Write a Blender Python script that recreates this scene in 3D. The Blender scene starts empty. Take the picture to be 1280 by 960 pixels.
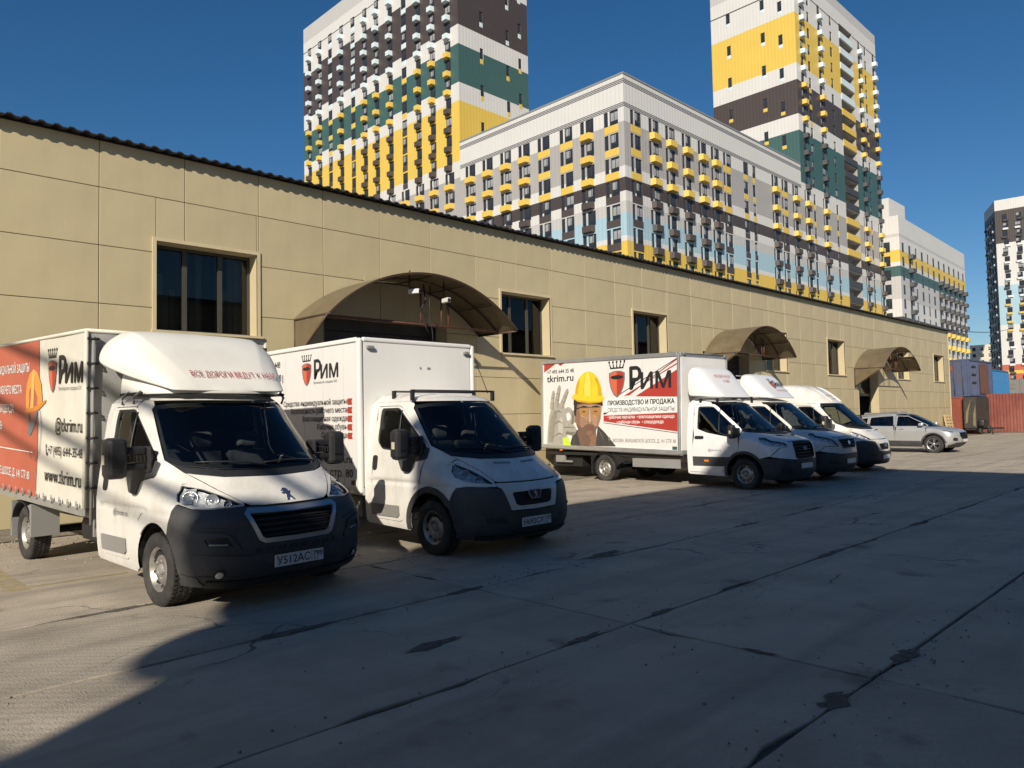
import bpy, bmesh, math, random
from mathutils import Vector, Matrix
from mathutils.geometry import delaunay_2d_cdt
rad = math.radians
random.seed(7)
SC = bpy.context.scene
COL = SC.collection

# ------------------------------------------------------------------ camera
# world: X runs along the warehouse wall, Y towards it, Z up; camera stands at the origin, eye height 1.7 m
CAM_H, CAM_F, YAW, PITCH, ROLL = 1.7, 927.46, rad(45.365), rad(2.644), rad(-1.162)
fw = Vector((math.cos(YAW) * math.cos(PITCH), math.sin(YAW) * math.cos(PITCH), math.sin(PITCH)))
rt = Vector((math.sin(YAW), -math.cos(YAW), 0))
up = rt.cross(fw)
r2 = math.cos(ROLL) * rt + math.sin(ROLL) * up
u2 = -math.sin(ROLL) * rt + math.cos(ROLL) * up
cam = bpy.data.objects.new('camera', bpy.data.cameras.new('camera'))
COL.objects.link(cam)
cam.matrix_world = Matrix(((r2.x, u2.x, -fw.x, 0), (r2.y, u2.y, -fw.y, 0), (r2.z, u2.z, -fw.z, CAM_H), (0, 0, 0, 1)))
cam.data.sensor_width = 36
cam.data.lens = CAM_F / 1280 * 36
cam.data.clip_start, cam.data.clip_end = 0.1, 6000
SC.camera = cam

# ------------------------------------------------------------------ sky and sun
SUN = Vector((1.55, 0.97, -1.0)).normalized()          # travel direction of the light
SUN_EL = math.asin(-SUN.z)
world = bpy.data.worlds.new('World')
SC.world = world
world.use_nodes = True
wn = world.node_tree
bg = wn.nodes['Background']
sky = wn.nodes.new('ShaderNodeTexSky')
sky.sky_type = 'NISHITA'
sky.sun_disc = False
sky.sun_elevation = SUN_EL
sky.sun_rotation = math.atan2(-SUN.x, -SUN.y)          # compass angle from +Y towards +X
sky.altitude, sky.air_density, sky.dust_density, sky.ozone_density = 200, 1.0, 0.25, 4.0
hsv = wn.nodes.new('ShaderNodeHueSaturation')          # deep, polarised-looking spring blue
hsv.inputs['Saturation'].default_value = 1.24
wn.links.new(sky.outputs[0], hsv.inputs['Color'])
wn.links.new(hsv.outputs[0], bg.inputs[0])
bg.inputs[1].default_value = 0.064
sun = bpy.data.objects.new('sun', bpy.data.lights.new('sun', 'SUN'))
COL.objects.link(sun)
sun.data.energy, sun.data.angle, sun.data.color = 4.45, rad(0.53), (1.0, 0.91, 0.76)
sun.rotation_euler = (-SUN).to_track_quat('Z', 'Y').to_euler()
sun.location = (-30, -20, 40)
SC.view_settings.view_transform = 'Standard'
SC.view_settings.look = 'None'
SC.view_settings.gamma = 1.0
SC.view_settings.exposure = 0.3
SC.view_settings.use_curve_mapping = False
SC.cycles.max_bounces = 6
SC.cycles.transparent_max_bounces = 12

# ------------------------------------------------------------------ materials
MATS = {}


def mat(name, col=(.5, .5, .5), rough=.6, metal=0.0, var=0.0, vscale=3.0, bump=0.0, bscale=40.0, dirt=None, dirt_amt=0.0,
        dirt_scale=1.5, spec=.5, coat=0.0, streak=False, rvar=0.0, objvar=0.0):
    """procedural paint / plastic / concrete: base colour with noise variation, patchy dirt and a fine bump"""
    if name in MATS:
        return MATS[name]
    m = bpy.data.materials.new(name)
    m.use_nodes = True
    nt = m.node_tree
    b = nt.nodes['Principled BSDF']
    b.inputs['Base Color'].default_value = (*col, 1)
    b.inputs['Roughness'].default_value = rough
    b.inputs['Metallic'].default_value = metal
    b.inputs['Specular IOR Level'].default_value = spec
    if coat:
        b.inputs['Coat Weight'].default_value = coat
        b.inputs['Coat Roughness'].default_value = .06
    tc = nt.nodes.new('ShaderNodeTexCoord')
    last = None

    def noise(scale, detail=5, stretch=None, rough_=.6):
        n = nt.nodes.new('ShaderNodeTexNoise')
        n.inputs['Scale'].default_value = scale
        n.inputs['Detail'].default_value = detail
        n.inputs['Roughness'].default_value = rough_
        if stretch:
            mp = nt.nodes.new('ShaderNodeMapping')
            mp.inputs['Scale'].default_value = stretch
            nt.links.new(tc.outputs['Object'], mp.inputs[0])
            nt.links.new(mp.outputs[0], n.inputs['Vector'])
        else:
            nt.links.new(tc.outputs['Object'], n.inputs['Vector'])
        return n

    def mix(a, bcol, fac_socket, is_socket):
        x = nt.nodes.new('ShaderNodeMix')
        x.data_type = 'RGBA'
        nt.links.new(fac_socket, x.inputs['Factor'])
        if is_socket:
            nt.links.new(a, x.inputs['A'])
        else:
            x.inputs['A'].default_value = (*a, 1)
        x.inputs['B'].default_value = (*bcol, 1)
        return x.outputs['Result']

    def ramp(sock, lo, hi, amt):
        r = nt.nodes.new('ShaderNodeMapRange')
        r.inputs['From Min'].default_value = lo
        r.inputs['From Max'].default_value = hi
        r.inputs['To Max'].default_value = amt
        nt.links.new(sock, r.inputs['Value'])
        return r.outputs[0]
    if var:
        n = noise(vscale, 6)
        last = mix(tuple(c * (1 - var) for c in col), tuple(min(1, c * (1 + var)) for c in col), ramp(n.outputs[0], .3, .7, 1), False)
    if dirt is not None:
        n2 = noise(dirt_scale, 8, (1, 1, .25) if streak else None, .7)
        f = ramp(n2.outputs[0], .45, .75, dirt_amt)
        last = mix(last if last is not None else col, dirt, f, last is not None)
    if objvar:      # each piece a little lighter or darker than its neighbours
        oi = nt.nodes.new('ShaderNodeObjectInfo')
        mr = nt.nodes.new('ShaderNodeMapRange')
        mr.inputs['To Min'].default_value, mr.inputs['To Max'].default_value = 1 - objvar, 1 + objvar
        nt.links.new(oi.outputs['Random'], mr.inputs['Value'])
        hv_ = nt.nodes.new('ShaderNodeHueSaturation')
        nt.links.new(mr.outputs[0], hv_.inputs['Value'])
        if last is not None:
            nt.links.new(last, hv_.inputs['Color'])
        else:
            hv_.inputs['Color'].default_value = (*col, 1)
        last = hv_.outputs[0]
    if last is not None:
        nt.links.new(last, b.inputs['Base Color'])
    if rvar:
        n4 = noise(vscale * 2, 6)
        r = nt.nodes.new('ShaderNodeMapRange')
        r.inputs['From Min'].default_value, r.inputs['From Max'].default_value = .3, .7
        r.inputs['To Min'].default_value, r.inputs['To Max'].default_value = max(0, rough - rvar), min(1, rough + rvar)
        nt.links.new(n4.outputs[0], r.inputs['Value'])
        nt.links.new(r.outputs[0], b.inputs['Roughness'])
    if bump:
        n3 = noise(bscale, 4)
        bp = nt.nodes.new('ShaderNodeBump')
        bp.inputs['Strength'].default_value = bump
        bp.inputs['Distance'].default_value = .02
        nt.links.new(n3.outputs[0], bp.inputs['Height'])
        nt.links.new(bp.outputs[0], b.inputs['Normal'])
    MATS[name] = m
    return m


def glass(name, tint=(.35, .4, .42), refl=.08):
    """thin pane: tinted see-through with a fresnel mirror on top"""
    if name in MATS:
        return MATS[name]
    m = bpy.data.materials.new(name)
    m.use_nodes = True
    nt = m.node_tree
    nt.nodes.remove(nt.nodes['Principled BSDF'])
    out = nt.nodes['Material Output']
    tr = nt.nodes.new('ShaderNodeBsdfTransparent')
    tr.inputs[0].default_value = (*tint, 1)
    gl = nt.nodes.new('ShaderNodeBsdfGlossy')
    gl.inputs['Roughness'].default_value = .015
    fr = nt.nodes.new('ShaderNodeFresnel')
    fr.inputs['IOR'].default_value = 1.5
    mp = nt.nodes.new('ShaderNodeMapRange')
    mp.inputs['To Min'].default_value = refl * .3
    mp.inputs['To Max'].default_value = 1
    nt.links.new(fr.outputs[0], mp.inputs['Value'])
    mx = nt.nodes.new('ShaderNodeMixShader')
    nt.links.new(mp.outputs[0], mx.inputs[0])
    nt.links.new(tr.outputs[0], mx.inputs[1])
    nt.links.new(gl.outputs[0], mx.inputs[2])
    nt.links.new(mx.outputs[0], out.inputs[0])
    MATS[name] = m
    return m


def wave_bump(m, scale, strength, direction='X', rot=0.0, dist=.02, profile='SIN'):
    """adds a ribbed relief to a material"""
    nt = m.node_tree
    b = nt.nodes['Principled BSDF']
    tc = nt.nodes.new('ShaderNodeTexCoord')
    w = nt.nodes.new('ShaderNodeTexWave')
    w.wave_profile = profile
    w.bands_direction = direction
    w.inputs['Scale'].default_value = scale
    mp = nt.nodes.new('ShaderNodeMapping')
    mp.inputs['Scale'].default_value = (1, 1, 0)
    nt.links.new(tc.outputs['Object'], mp.inputs[0])
    nt.links.new(mp.outputs[0], w.inputs['Vector'])
    bp = nt.nodes.new('ShaderNodeBump')
    bp.inputs['Strength'].default_value = strength
    bp.inputs['Distance'].default_value = dist
    nt.links.new(w.outputs['Fac'], bp.inputs['Height'])
    old = [l for l in nt.links if l.to_socket == b.inputs['Normal']]
    if old:
        nt.links.new(old[0].from_socket, bp.inputs['Normal'])
    nt.links.new(bp.outputs[0], b.inputs['Normal'])
    return m


WHITE = mat('white_paint', (.74, .72, .68), .3, var=.04, vscale=2, dirt=(.36, .31, .23), dirt_amt=.55, dirt_scale=1.6, coat=.6, streak=True, rvar=.1)
WHITE2 = mat('white_paint_clean', (.78, .78, .78), .3, var=.02, vscale=2, dirt=(.45, .43, .40), dirt_amt=.2, dirt_scale=1.1, coat=.5, streak=True)
CREAMW = mat('fairing_gelcoat', (.78, .76, .70), .35, var=.03, vscale=1.5, dirt=(.5, .46, .38), dirt_amt=.25, dirt_scale=1.7, coat=.3)
BLKP = mat('charcoal_plastic', (.042, .043, .047), .55, var=.15, vscale=6, dirt=(.14, .13, .12), dirt_amt=.35, dirt_scale=2.5, bump=.08, bscale=300)
BLK = mat('black_plastic', (.018, .018, .02), .5, var=.1, vscale=8)
RUBBER = mat('tyre_rubber', (.03, .029, .028), .85, var=.2, vscale=9, dirt=(.13, .12, .10), dirt_amt=.5, dirt_scale=4, bump=.3, bscale=90)
DARK = mat('underbody_dark', (.012, .012, .012), .9, var=.2, vscale=5)
TRIMIN = mat('cabin_trim', (.055, .056, .06), .7, var=.15, vscale=5)
SEAT = mat('seat_fabric', (.05, .052, .06), .9, var=.2, vscale=20, bump=.2, bscale=200)
STEEL = mat('wheel_steel', (.42, .40, .37), .42, .7, var=.15, vscale=9, dirt=(.16, .12, .08), dirt_amt=.7, dirt_scale=6)
ALLOY = mat('wheel_alloy', (.55, .55, .56), .3, .9, var=.1, vscale=9)
ALU = mat('aluminium', (.55, .56, .57), .4, .7, var=.08, vscale=4, dirt=(.3, .28, .25), dirt_amt=.4)
CHROME = mat('bright_trim', (.62, .63, .65), .16, 1.0)
SATIN = mat('satin_silver', (.45, .46, .48), .33, .8, var=.05)
FRAMEP = mat('chassis_paint', (.42, .39, .33), .6, var=.15, dirt=(.2, .16, .11), dirt_amt=.6, dirt_scale=4)
GREYP = mat('grey_sheet', (.25, .25, .25), .55, var=.1, dirt=(.2, .17, .13), dirt_amt=.5)
LENS = glass('lamp_lens', (.95, .96, .97), .1)
REFL = mat('lamp_reflector', (.72, .74, .77), .22, .75, var=.25, vscale=14)
WSCR = glass('windscreen_glass', (.70, .75, .74), .0)
SIDEG = glass('side_window_glass', (.48, .52, .50), .02)
TINTG = glass('tinted_glass', (.10, .11, .12), .16)
PLATEW = mat('plate_white', (.68, .68, .67), .4, var=.03)
INK = mat('print_black', (.02, .02, .022), .5)
INKG = mat('print_grey', (.16, .16, .17), .5)
INKR = mat('print_red', (.42, .045, .035), .5, var=.06)
INKW = mat('print_white', (.82, .82, .80), .5)
ORNG = mat('amber_lens', (.75, .22, .02), .3)
REDL = mat('red_lens', (.35, .02, .015), .3)
BLUECHR = mat('emblem_metal', (.16, .20, .32), .3, .8)

# ------------------------------------------------------------------ mesh helpers


def link(o, parent=None):
    COL.objects.link(o)
    if parent is not None:
        o.parent = parent
    return o


def tag(o, label=None, cat=None, group=None, kind=None):
    if label:
        o['label'] = label
    if cat:
        o['category'] = cat
    if group:
        o['group'] = group
    if kind:
        o['kind'] = kind
    return o


def empty(name, loc=(0, 0, 0), rz=0.0, parent=None, label=None, cat=None, group=None):
    o = bpy.data.objects.new(name, None)
    o.empty_display_size = .2
    link(o, parent)
    o.location = loc
    o.rotation_euler = (0, 0, rz)
    return tag(o, label, cat, group)


def copy_tree(o, parent=None):
    c = o.copy()
    COL.objects.link(c)
    c.parent = parent
    for ch in o.children:
        copy_tree(ch, c)
    return c


class MB:
    """collects faces, then links them as one mesh object"""

    def __init__(self):
        self.v, self.f, self.m, self.s = [], [], [], []

    def add(self, verts, faces, mi=0, smooth=False):
        n = len(self.v)
        self.v += [tuple(p) for p in verts]
        self.f += [tuple(i + n for i in f) for f in faces]
        self.m += [mi] * len(faces)
        self.s += [smooth] * len(faces)

    def quad(self, a, b, c, d, mi=0):
        self.add([a, b, c, d], [(0, 1, 2, 3)], mi)

    def box(self, x0, x1, y0, y1, z0, z1, mi=0, ch=0.0):
        if ch <= 0:
            v = [(x, y, z) for x in (x0, x1) for y in (y0, y1) for z in (z0, z1)]
            self.add(v, [(0, 1, 3, 2), (4, 6, 7, 5), (0, 4, 5, 1), (2, 3, 7, 6), (0, 2, 6, 4), (1, 5, 7, 3)], mi)
            return
        c = min(ch, (x1 - x0) / 2.01, (y1 - y0) / 2.01, (z1 - z0) / 2.01)
        bm = bmesh.new()
        bmesh.ops.create_cube(bm, size=1)
        for w in bm.verts:
            w.co = ((x0 + x1) / 2 + w.co.x * (x1 - x0), (y0 + y1) / 2 + w.co.y * (y1 - y0), (z0 + z1) / 2 + w.co.z * (z1 - z0))
        bmesh.ops.bevel(bm, geom=bm.edges[:], offset=c, segments=2, affect='EDGES', profile=.5)
        bm.verts.index_update()
        self.add([w.co[:] for w in bm.verts], [[w.index for w in f.verts] for f in bm.faces], mi, False)
        bm.free()

    def obox(self, p, ax, ay, az, mi=0):
        """box from a corner and three edge vectors"""
        p, ax, ay, az = Vector(p), Vector(ax), Vector(ay), Vector(az)
        v = [p + ax * i + ay * j + az * k for i in (0, 1) for j in (0, 1) for k in (0, 1)]
        f = [(0, 1, 3, 2), (4, 6, 7, 5), (0, 4, 5, 1), (2, 3, 7, 6), (0, 2, 6, 4), (1, 5, 7, 3)]
        if ax.cross(ay).dot(az) < 0:
            f = [tuple(reversed(q)) for q in f]
        self.add(v, f, mi)

    def tube(self, pts, r, n=8, mi=0, smooth=True, closed=False):
        pts = [Vector(p) for p in pts]
        rs = r if isinstance(r, (list, tuple)) else [r] * len(pts)
        V, F = [], []
        N = len(pts)
        for i, p in enumerate(pts):
            if closed:
                t = pts[(i + 1) % N] - pts[i - 1]
            else:
                t = (pts[min(i + 1, N - 1)] - pts[max(i - 1, 0)])
            t.normalize()
            a = Vector((0, 0, 1)) if abs(t.z) < .9 else Vector((1, 0, 0))
            u = t.cross(a).normalized()
            w = t.cross(u)
            for k in range(n):
                an = 2 * math.pi * k / n
                V.append(p + (u * math.cos(an) + w * math.sin(an)) * rs[i])
        for i in range(N if closed else N - 1):
            j = (i + 1) % N
            for k in range(n):
                F.append((i * n + k, i * n + (k + 1) % n, j * n + (k + 1) % n, j * n + k))
        if not closed:
            F.append(tuple(reversed(range(n))))
            F.append(tuple((N - 1) * n + k for k in range(n)))
        self.add(V, F, mi, smooth)

    def prism(self, poly, y0, y1, axis='y', mi=0):
        """poly of 2D points extruded along an axis ('y': poly is x,z ; 'x': poly is y,z ; 'z': poly is x,y)"""
        def P(a, b, t):
            return {'y': (a, t, b), 'x': (t, a, b), 'z': (a, b, t)}[axis]
        n = len(poly)
        V = [P(a, b, y0) for a, b in poly] + [P(a, b, y1) for a, b in poly]
        F = [tuple(range(n)), tuple(reversed(range(n, 2 * n)))] + [(i + n, (i + 1) % n + n, (i + 1) % n, i) for i in range(n)]
        self.add(V, F, mi)

    def lathe(self, prof, n=32, axis='y', mi=0, smooth=True, centre=(0, 0, 0)):
        """prof: list of (radius, offset along the axis)"""
        V, F = [], []
        cx, cy, cz = centre
        for r, h in prof:
            for k in range(n):
                a = 2 * math.pi * k / n
                c, s = r * math.cos(a), r * math.sin(a)
                V.append({'y': (cx + c, cy + h, cz + s), 'x': (cx + h, cy + c, cz + s), 'z': (cx + c, cy + s, cz + h)}[axis])
        for i in range(len(prof) - 1):
            for k in range(n):
                F.append((i * n + k, (i + 1) * n + k, (i + 1) * n + (k + 1) % n, i * n + (k + 1) % n))
        self.add(V, F, mi, smooth)

    def mesh(self, name, mats, fix=True):
        me = bpy.data.meshes.new(name)
        me.from_pydata(self.v, [], self.f)
        if not isinstance(mats, (list, tuple)):
            mats = [mats]
        for x in mats:
            me.materials.append(x)
        me.polygons.foreach_set('material_index', self.m)
        me.polygons.foreach_set('use_smooth', self.s)
        if fix:
            bm = bmesh.new()
            bm.from_mesh(me)
            bmesh.ops.recalc_face_normals(bm, faces=bm.faces[:])
            bm.to_mesh(me)
            bm.free()
        me.update()
        return me

    def build(self, name, mats, parent=None, loc=None, fix=True):
        o = bpy.data.objects.new(name, self.mesh(name, mats, fix))
        link(o, parent)
        if loc is not None:
            o.location = loc
        return o


def inst(name, me, parent=None, loc=(0, 0, 0), rz=0.0, scale=None):
    o = bpy.data.objects.new(name, me)
    link(o, parent)
    o.location = loc
    o.rotation_euler = (0, 0, rz)
    if scale:
        o.scale = scale
    return o


def part(name, mats, parent, *boxes, ch=0.0):
    m = MB()
    for b in boxes:
        m.box(*b, ch=ch)
    return m.build(name, mats, parent)


_txt = {}


def text_verts(body, size=1.0, bold=0.0, sx=1.0, align='LEFT', shear=0.0):
    """lettering as flat triangles in its own x,y plane"""
    key = (body, bold, align, shear)
    if key not in _txt:
        cu = bpy.data.curves.new('lettering', 'FONT')
        cu.body = body
        cu.size = 1.0
        cu.offset = bold
        cu.align_x = align
        cu.shear = shear
        cu.resolution_u = 3
        o = bpy.data.objects.new('lettering', cu)
        COL.objects.link(o)
        bpy.context.view_layer.update()
        me = bpy.data.meshes.new_from_object(o.evaluated_get(bpy.context.evaluated_depsgraph_get()))
        _txt[key] = ([tuple(v.co[:2]) for v in me.vertices], [tuple(p.vertices) for p in me.polygons])
        bpy.data.objects.remove(o)
        bpy.data.curves.remove(cu)
        bpy.data.meshes.remove(me)
    V, F = _txt[key]
    return [(x * size * sx, y * size) for x, y in V], F


def text_width(body, size=1.0, bold=0.0, sx=1.0):
    V, F = text_verts(body, size, bold, sx)
    return max(v[0] for v in V) - min(v[0] for v in V)


def text(name, body, size, fn, material, parent, bold=0.0, sx=1.0, align='LEFT', width=None, shear=0.0):
    """fn maps the lettering's (x, y) to a point of the surface it is printed on"""
    if width:
        sx = width / max(1e-6, text_width(body, size, 0.0, 1.0))
    V, F = text_verts(body, size, 0.0, sx, align, shear)
    m = MB()
    m.add([fn(x, y) for x, y in V], F)
    if bold:
        b = bold * size
        e_ = .01
        for k, (dx, dy) in enumerate(((b, 0), (-b, 0), (0, b * .7), (0, -b * .7))):
            P = []
            for x, y in V:
                p0 = Vector(fn(x + dx, y + dy))
                n = (Vector(fn(x + dx + e_, y + dy)) - p0).cross(Vector(fn(x + dx, y + dy + e_)) - p0)
                P.append(p0 + n.normalized() * .0004 * (k + 1))
            m.add(P, F)
    return m.build(name, material, parent, fix=False)


def polys(name, plist, fn, material, parent):
    """flat printed shapes"""
    m = MB()
    for pl in plist:
        m.add([fn(x, y) for x, y in pl], [tuple(range(len(pl)))])
    return m.build(name, material, parent, fix=False)


def arc(cx, cz, r, a0, a1, n=12, rz=None):
    rz = rz or r
    return [(cx + r * math.cos(rad(a0 + (a1 - a0) * i / n)), cz + rz * math.sin(rad(a0 + (a1 - a0) * i / n))) for i in range(n + 1)]


def inside(p, poly):
    x, y = p
    c = False
    j = len(poly) - 1
    for i in range(len(poly)):
        xi, yi = poly[i]
        xj, yj = poly[j]
        if (yi > y) != (yj > y) and x < (xj - xi) * (y - yi) / (yj - yi) + xi:
            c = not c
        j = i
    return c


def lerp_table(tab):
    """smooth (monotone cubic) interpolation through (x, value) pairs"""
    xs = [t[0] for t in tab]
    ys = [t[1] for t in tab]
    n = len(xs)
    d = [(ys[i + 1] - ys[i]) / (xs[i + 1] - xs[i]) for i in range(n - 1)]
    m = [d[0]] + [0 if d[i - 1] * d[i] <= 0 else 2 * d[i - 1] * d[i] / (d[i - 1] + d[i]) for i in range(1, n - 1)] + [d[-1]]

    def f(x):
        if x <= xs[0]:
            return ys[0] + (x - xs[0]) * d[0] * 0
        if x >= xs[-1]:
            return ys[-1]
        for i in range(n - 1):
            if x <= xs[i + 1]:
                h = xs[i + 1] - xs[i]
                t = (x - xs[i]) / h
                return ((2 * t ** 3 - 3 * t ** 2 + 1) * ys[i] + (t ** 3 - 2 * t ** 2 + t) * h * m[i]
                        + (-2 * t ** 3 + 3 * t ** 2) * ys[i + 1] + (t ** 3 - t ** 2) * h * m[i + 1])
    return f


class Skin:
    """body surface whose horizontal section at height z is a half superellipse nose (front F, half width W,
    nose depth L, exponent n) running back into straight sides; points are addressed by (a, z) with
    a = 0 at the centre of the front, |a| = pi/2 where the straight side begins"""

    def __init__(self, F, W, L, n):
        self.F, self.W, self.L, self.n = [lerp_table(t) if isinstance(t, list) else (lambda z, t=t: t) for t in (F, W, L, n)]

    def pt(self, a, z):
        F, W, L, n = self.F(z), self.W(z), self.L(z), self.n(z)
        s = -1 if a < 0 else 1
        a = abs(a)
        if a >= math.pi / 2:
            return Vector((F - L - (a - math.pi / 2), s * W, z))
        return Vector((F - L + L * max(0, math.cos(a)) ** (2 / n), s * W * math.sin(a) ** (2 / n), z))

    def af(self, y, z):
        W, n = self.W(z), self.n(z)
        t = min(1, abs(y) / W)
        return math.copysign(math.asin(t ** (n / 2)), y)

    def as_(self, x, z, s=1):
        F, L, n = self.F(z), self.L(z), self.n(z)
        q = (x - F + L) / L
        if q <= 0:
            return s * (math.pi / 2 + (F - L - x))
        return s * math.acos(min(1, q) ** (n / 2))

    def conv(self, pts, s=1, step=.06):
        """pts: ('f', y, z) or ('s', x, z) vertices of a closed outline -> densified (a, z) outline"""
        out = []
        N = len(pts)

        def c(p):
            return self.af(p[1] * s, p[2]) if p[0] == 'f' else self.as_(p[1], p[2], s * (p[3] if len(p) > 3 else 1))
        for i in range(N):
            p, q = pts[i], pts[(i + 1) % N]
            k = max(1, int(math.hypot(p[1] - q[1], p[2] - q[2]) / step + .5)) if p[0] == q[0] else 8
            for j in range(k):
                t = j / k
                if p[0] == q[0] and p[3:] == q[3:]:
                    out.append((c((p[0], p[1] + (q[1] - p[1]) * t, p[2] + (q[2] - p[2]) * t) + tuple(p[3:])), p[2] + (q[2] - p[2]) * t))
                else:
                    a0, a1 = c(p), c(q)
                    out.append((a0 + (a1 - a0) * t, p[2] + (q[2] - p[2]) * t))
        return out

    def nrm(self, a, z):
        e = .01
        u = self.pt(a + e, z) - self.pt(a - e, z)
        v = self.pt(a, z + e) - self.pt(a, z - e)
        n = u.cross(v)
        if n.length < 1e-12:
            return Vector((1, 0, 0))
        n.normalize()
        # outward: away from the cab's middle line
        c = self.pt(a, z)
        ref = Vector((c.x + 1.0, c.y * 1.2, .3))
        return n if n.dot(ref) > 0 or abs(a) > 1.5 and n.y * c.y > 0 else -n


def patch_fn(name, poly, pt, nrm, mats, parent, res=(.055, .045), off=0.0, thick=.012, holes=()):
    """panel cut to an outline and laid on a surface; has thickness; mats[0] outside, mats[1] inside"""
    if not isinstance(mats, (list, tuple)):
        mats = [mats, mats]
    pts = list(poly)
    edges = [(i, (i + 1) % len(poly)) for i in range(len(poly))]
    for h in holes:
        b = len(pts)
        pts += list(h)
        edges += [(b + i, b + (i + 1) % len(h)) for i in range(len(h))]
    amin, amax = min(p[0] for p in poly), max(p[0] for p in poly)
    zmin, zmax = min(p[1] for p in poly), max(p[1] for p in poly)
    na, nz = int((amax - amin) / res[0]), int((zmax - zmin) / res[1])
    bnd = pts[:]
    for i in range(1, na + 1):
        for j in range(1, nz + 1):
            q = (amin + (amax - amin) * i / (na + 1), zmin + (zmax - zmin) * j / (nz + 1))
            if inside(q, poly) and not any(inside(q, h) for h in holes):
                if all((q[0] - r[0]) ** 2 / res[0] ** 2 + (q[1] - r[1]) ** 2 / res[1] ** 2 > .12 for r in bnd):
                    pts.append(q)
    vo, eo, fo = delaunay_2d_cdt([Vector(p) for p in pts], edges, [], 0, 1e-5)[:3]
    tris = []
    for f in fo:
        cx = sum(vo[i][0] for i in f) / len(f)
        cz = sum(vo[i][1] for i in f) / len(f)
        if inside((cx, cz), poly) and not any(inside((cx, cz), h) for h in holes):
            tris.append(tuple(f))
    P = [pt(v[0], v[1]) for v in vo]
    N = [nrm(v[0], v[1]) for v in vo]
    m = MB()
    n = len(P)
    o_ = [p + k * off for p, k in zip(P, N)]
    # orient
    t3 = []
    for t in tris:
        a, b, c = (o_[i] for i in t[:3])
        t3.append(t if (b - a).cross(c - a).dot(N[t[0]]) > 0 else tuple(reversed(t)))
    m.add(o_, t3, 0, True)
    if thick > 0:
        m.add([p - k * thick for p, k in zip(o_, N)], [tuple(reversed(t)) for t in t3], 1, True)
        cnt = {}
        for t in t3:
            for i in range(len(t)):
                e = (t[i], t[(i + 1) % len(t)])
                cnt[e] = 1
        for (i, j) in cnt:
            if (j, i) not in cnt:
                m.f.append((j, i, i + n, j + n))
                m.m.append(0)
                m.s.append(False)
    ob = m.build(name, mats, parent, fix=False)
    ob.data.normals_split_custom_set_from_vertices([tuple(k) for k in N] + ([tuple(-k) for k in N] if thick > 0 else []))
    return ob


def patch(sk, name, poly, mats, parent, **k):
    return patch_fn(name, poly, sk.pt, sk.nrm, mats, parent, **k)


def inset(poly, d):
    """shrinks a closed outline by d"""
    n = len(poly)
    area = sum(poly[i][0] * poly[(i + 1) % n][1] - poly[(i + 1) % n][0] * poly[i][1] for i in range(n))
    sg = 1 if area > 0 else -1
    out = []
    for i in range(n):
        p0, p1, p2 = poly[i - 1], poly[i], poly[(i + 1) % n]
        e1 = Vector((p1[0] - p0[0], p1[1] - p0[1]))
        e2 = Vector((p2[0] - p1[0], p2[1] - p1[1]))
        if e1.length < 1e-9 or e2.length < 1e-9:
            out.append(p1)
            continue
        e1.normalize()
        e2.normalize()
        b = Vector((-e1.y - e2.y, e1.x + e2.x))
        if b.length < 1e-6:
            b = Vector((-e1.y, e1.x))
        b.normalize()
        k = max(.5, b.dot(Vector((-e1.y, e1.x))))
        out.append((p1[0] + sg * b.x * d / k, p1[1] + sg * b.y * d / k))
    return out


def rounded(pts, r, n=4):
    """rounds the corners of a closed 2D outline"""
    out = []
    N = len(pts)
    for i in range(N):
        p0, p1, p2 = Vector(pts[i - 1]), Vector(pts[i]), Vector(pts[(i + 1) % N])
        rr = min(r, (p0 - p1).length * .45, (p2 - p1).length * .45)
        a = p1 + (p0 - p1).normalized() * rr
        b = p1 + (p2 - p1).normalized() * rr
        for k in range(n + 1):
            t = k / n
            out.append(tuple(a * (1 - t) ** 2 + p1 * 2 * t * (1 - t) + b * t * t))
    return out


def S_(pts):
    return [('s', x, z) for x, z in pts]


def F_(pts):
    return [('f', y, z) for y, z in pts]

# ================================================================== ground and slabs
CONC = mat('slab_concrete', (.43, .372, .295), .86, var=.2, vscale=1.1, dirt=(.24, .205, .165), objvar=.09, dirt_amt=.55, dirt_scale=.9, bump=.5, bscale=60, rvar=.08)
DIRT = mat('joint_dirt', (.075, .066, .055), .95, var=.35, vscale=4, bump=.6, bscale=30)
GROUNDM = mat('yard_asphalt', (.24, .215, .18), .92, var=.3, vscale=.6, dirt=(.27, .24, .2), dirt_amt=.5, dirt_scale=.25, bump=.5, bscale=25)


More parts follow.
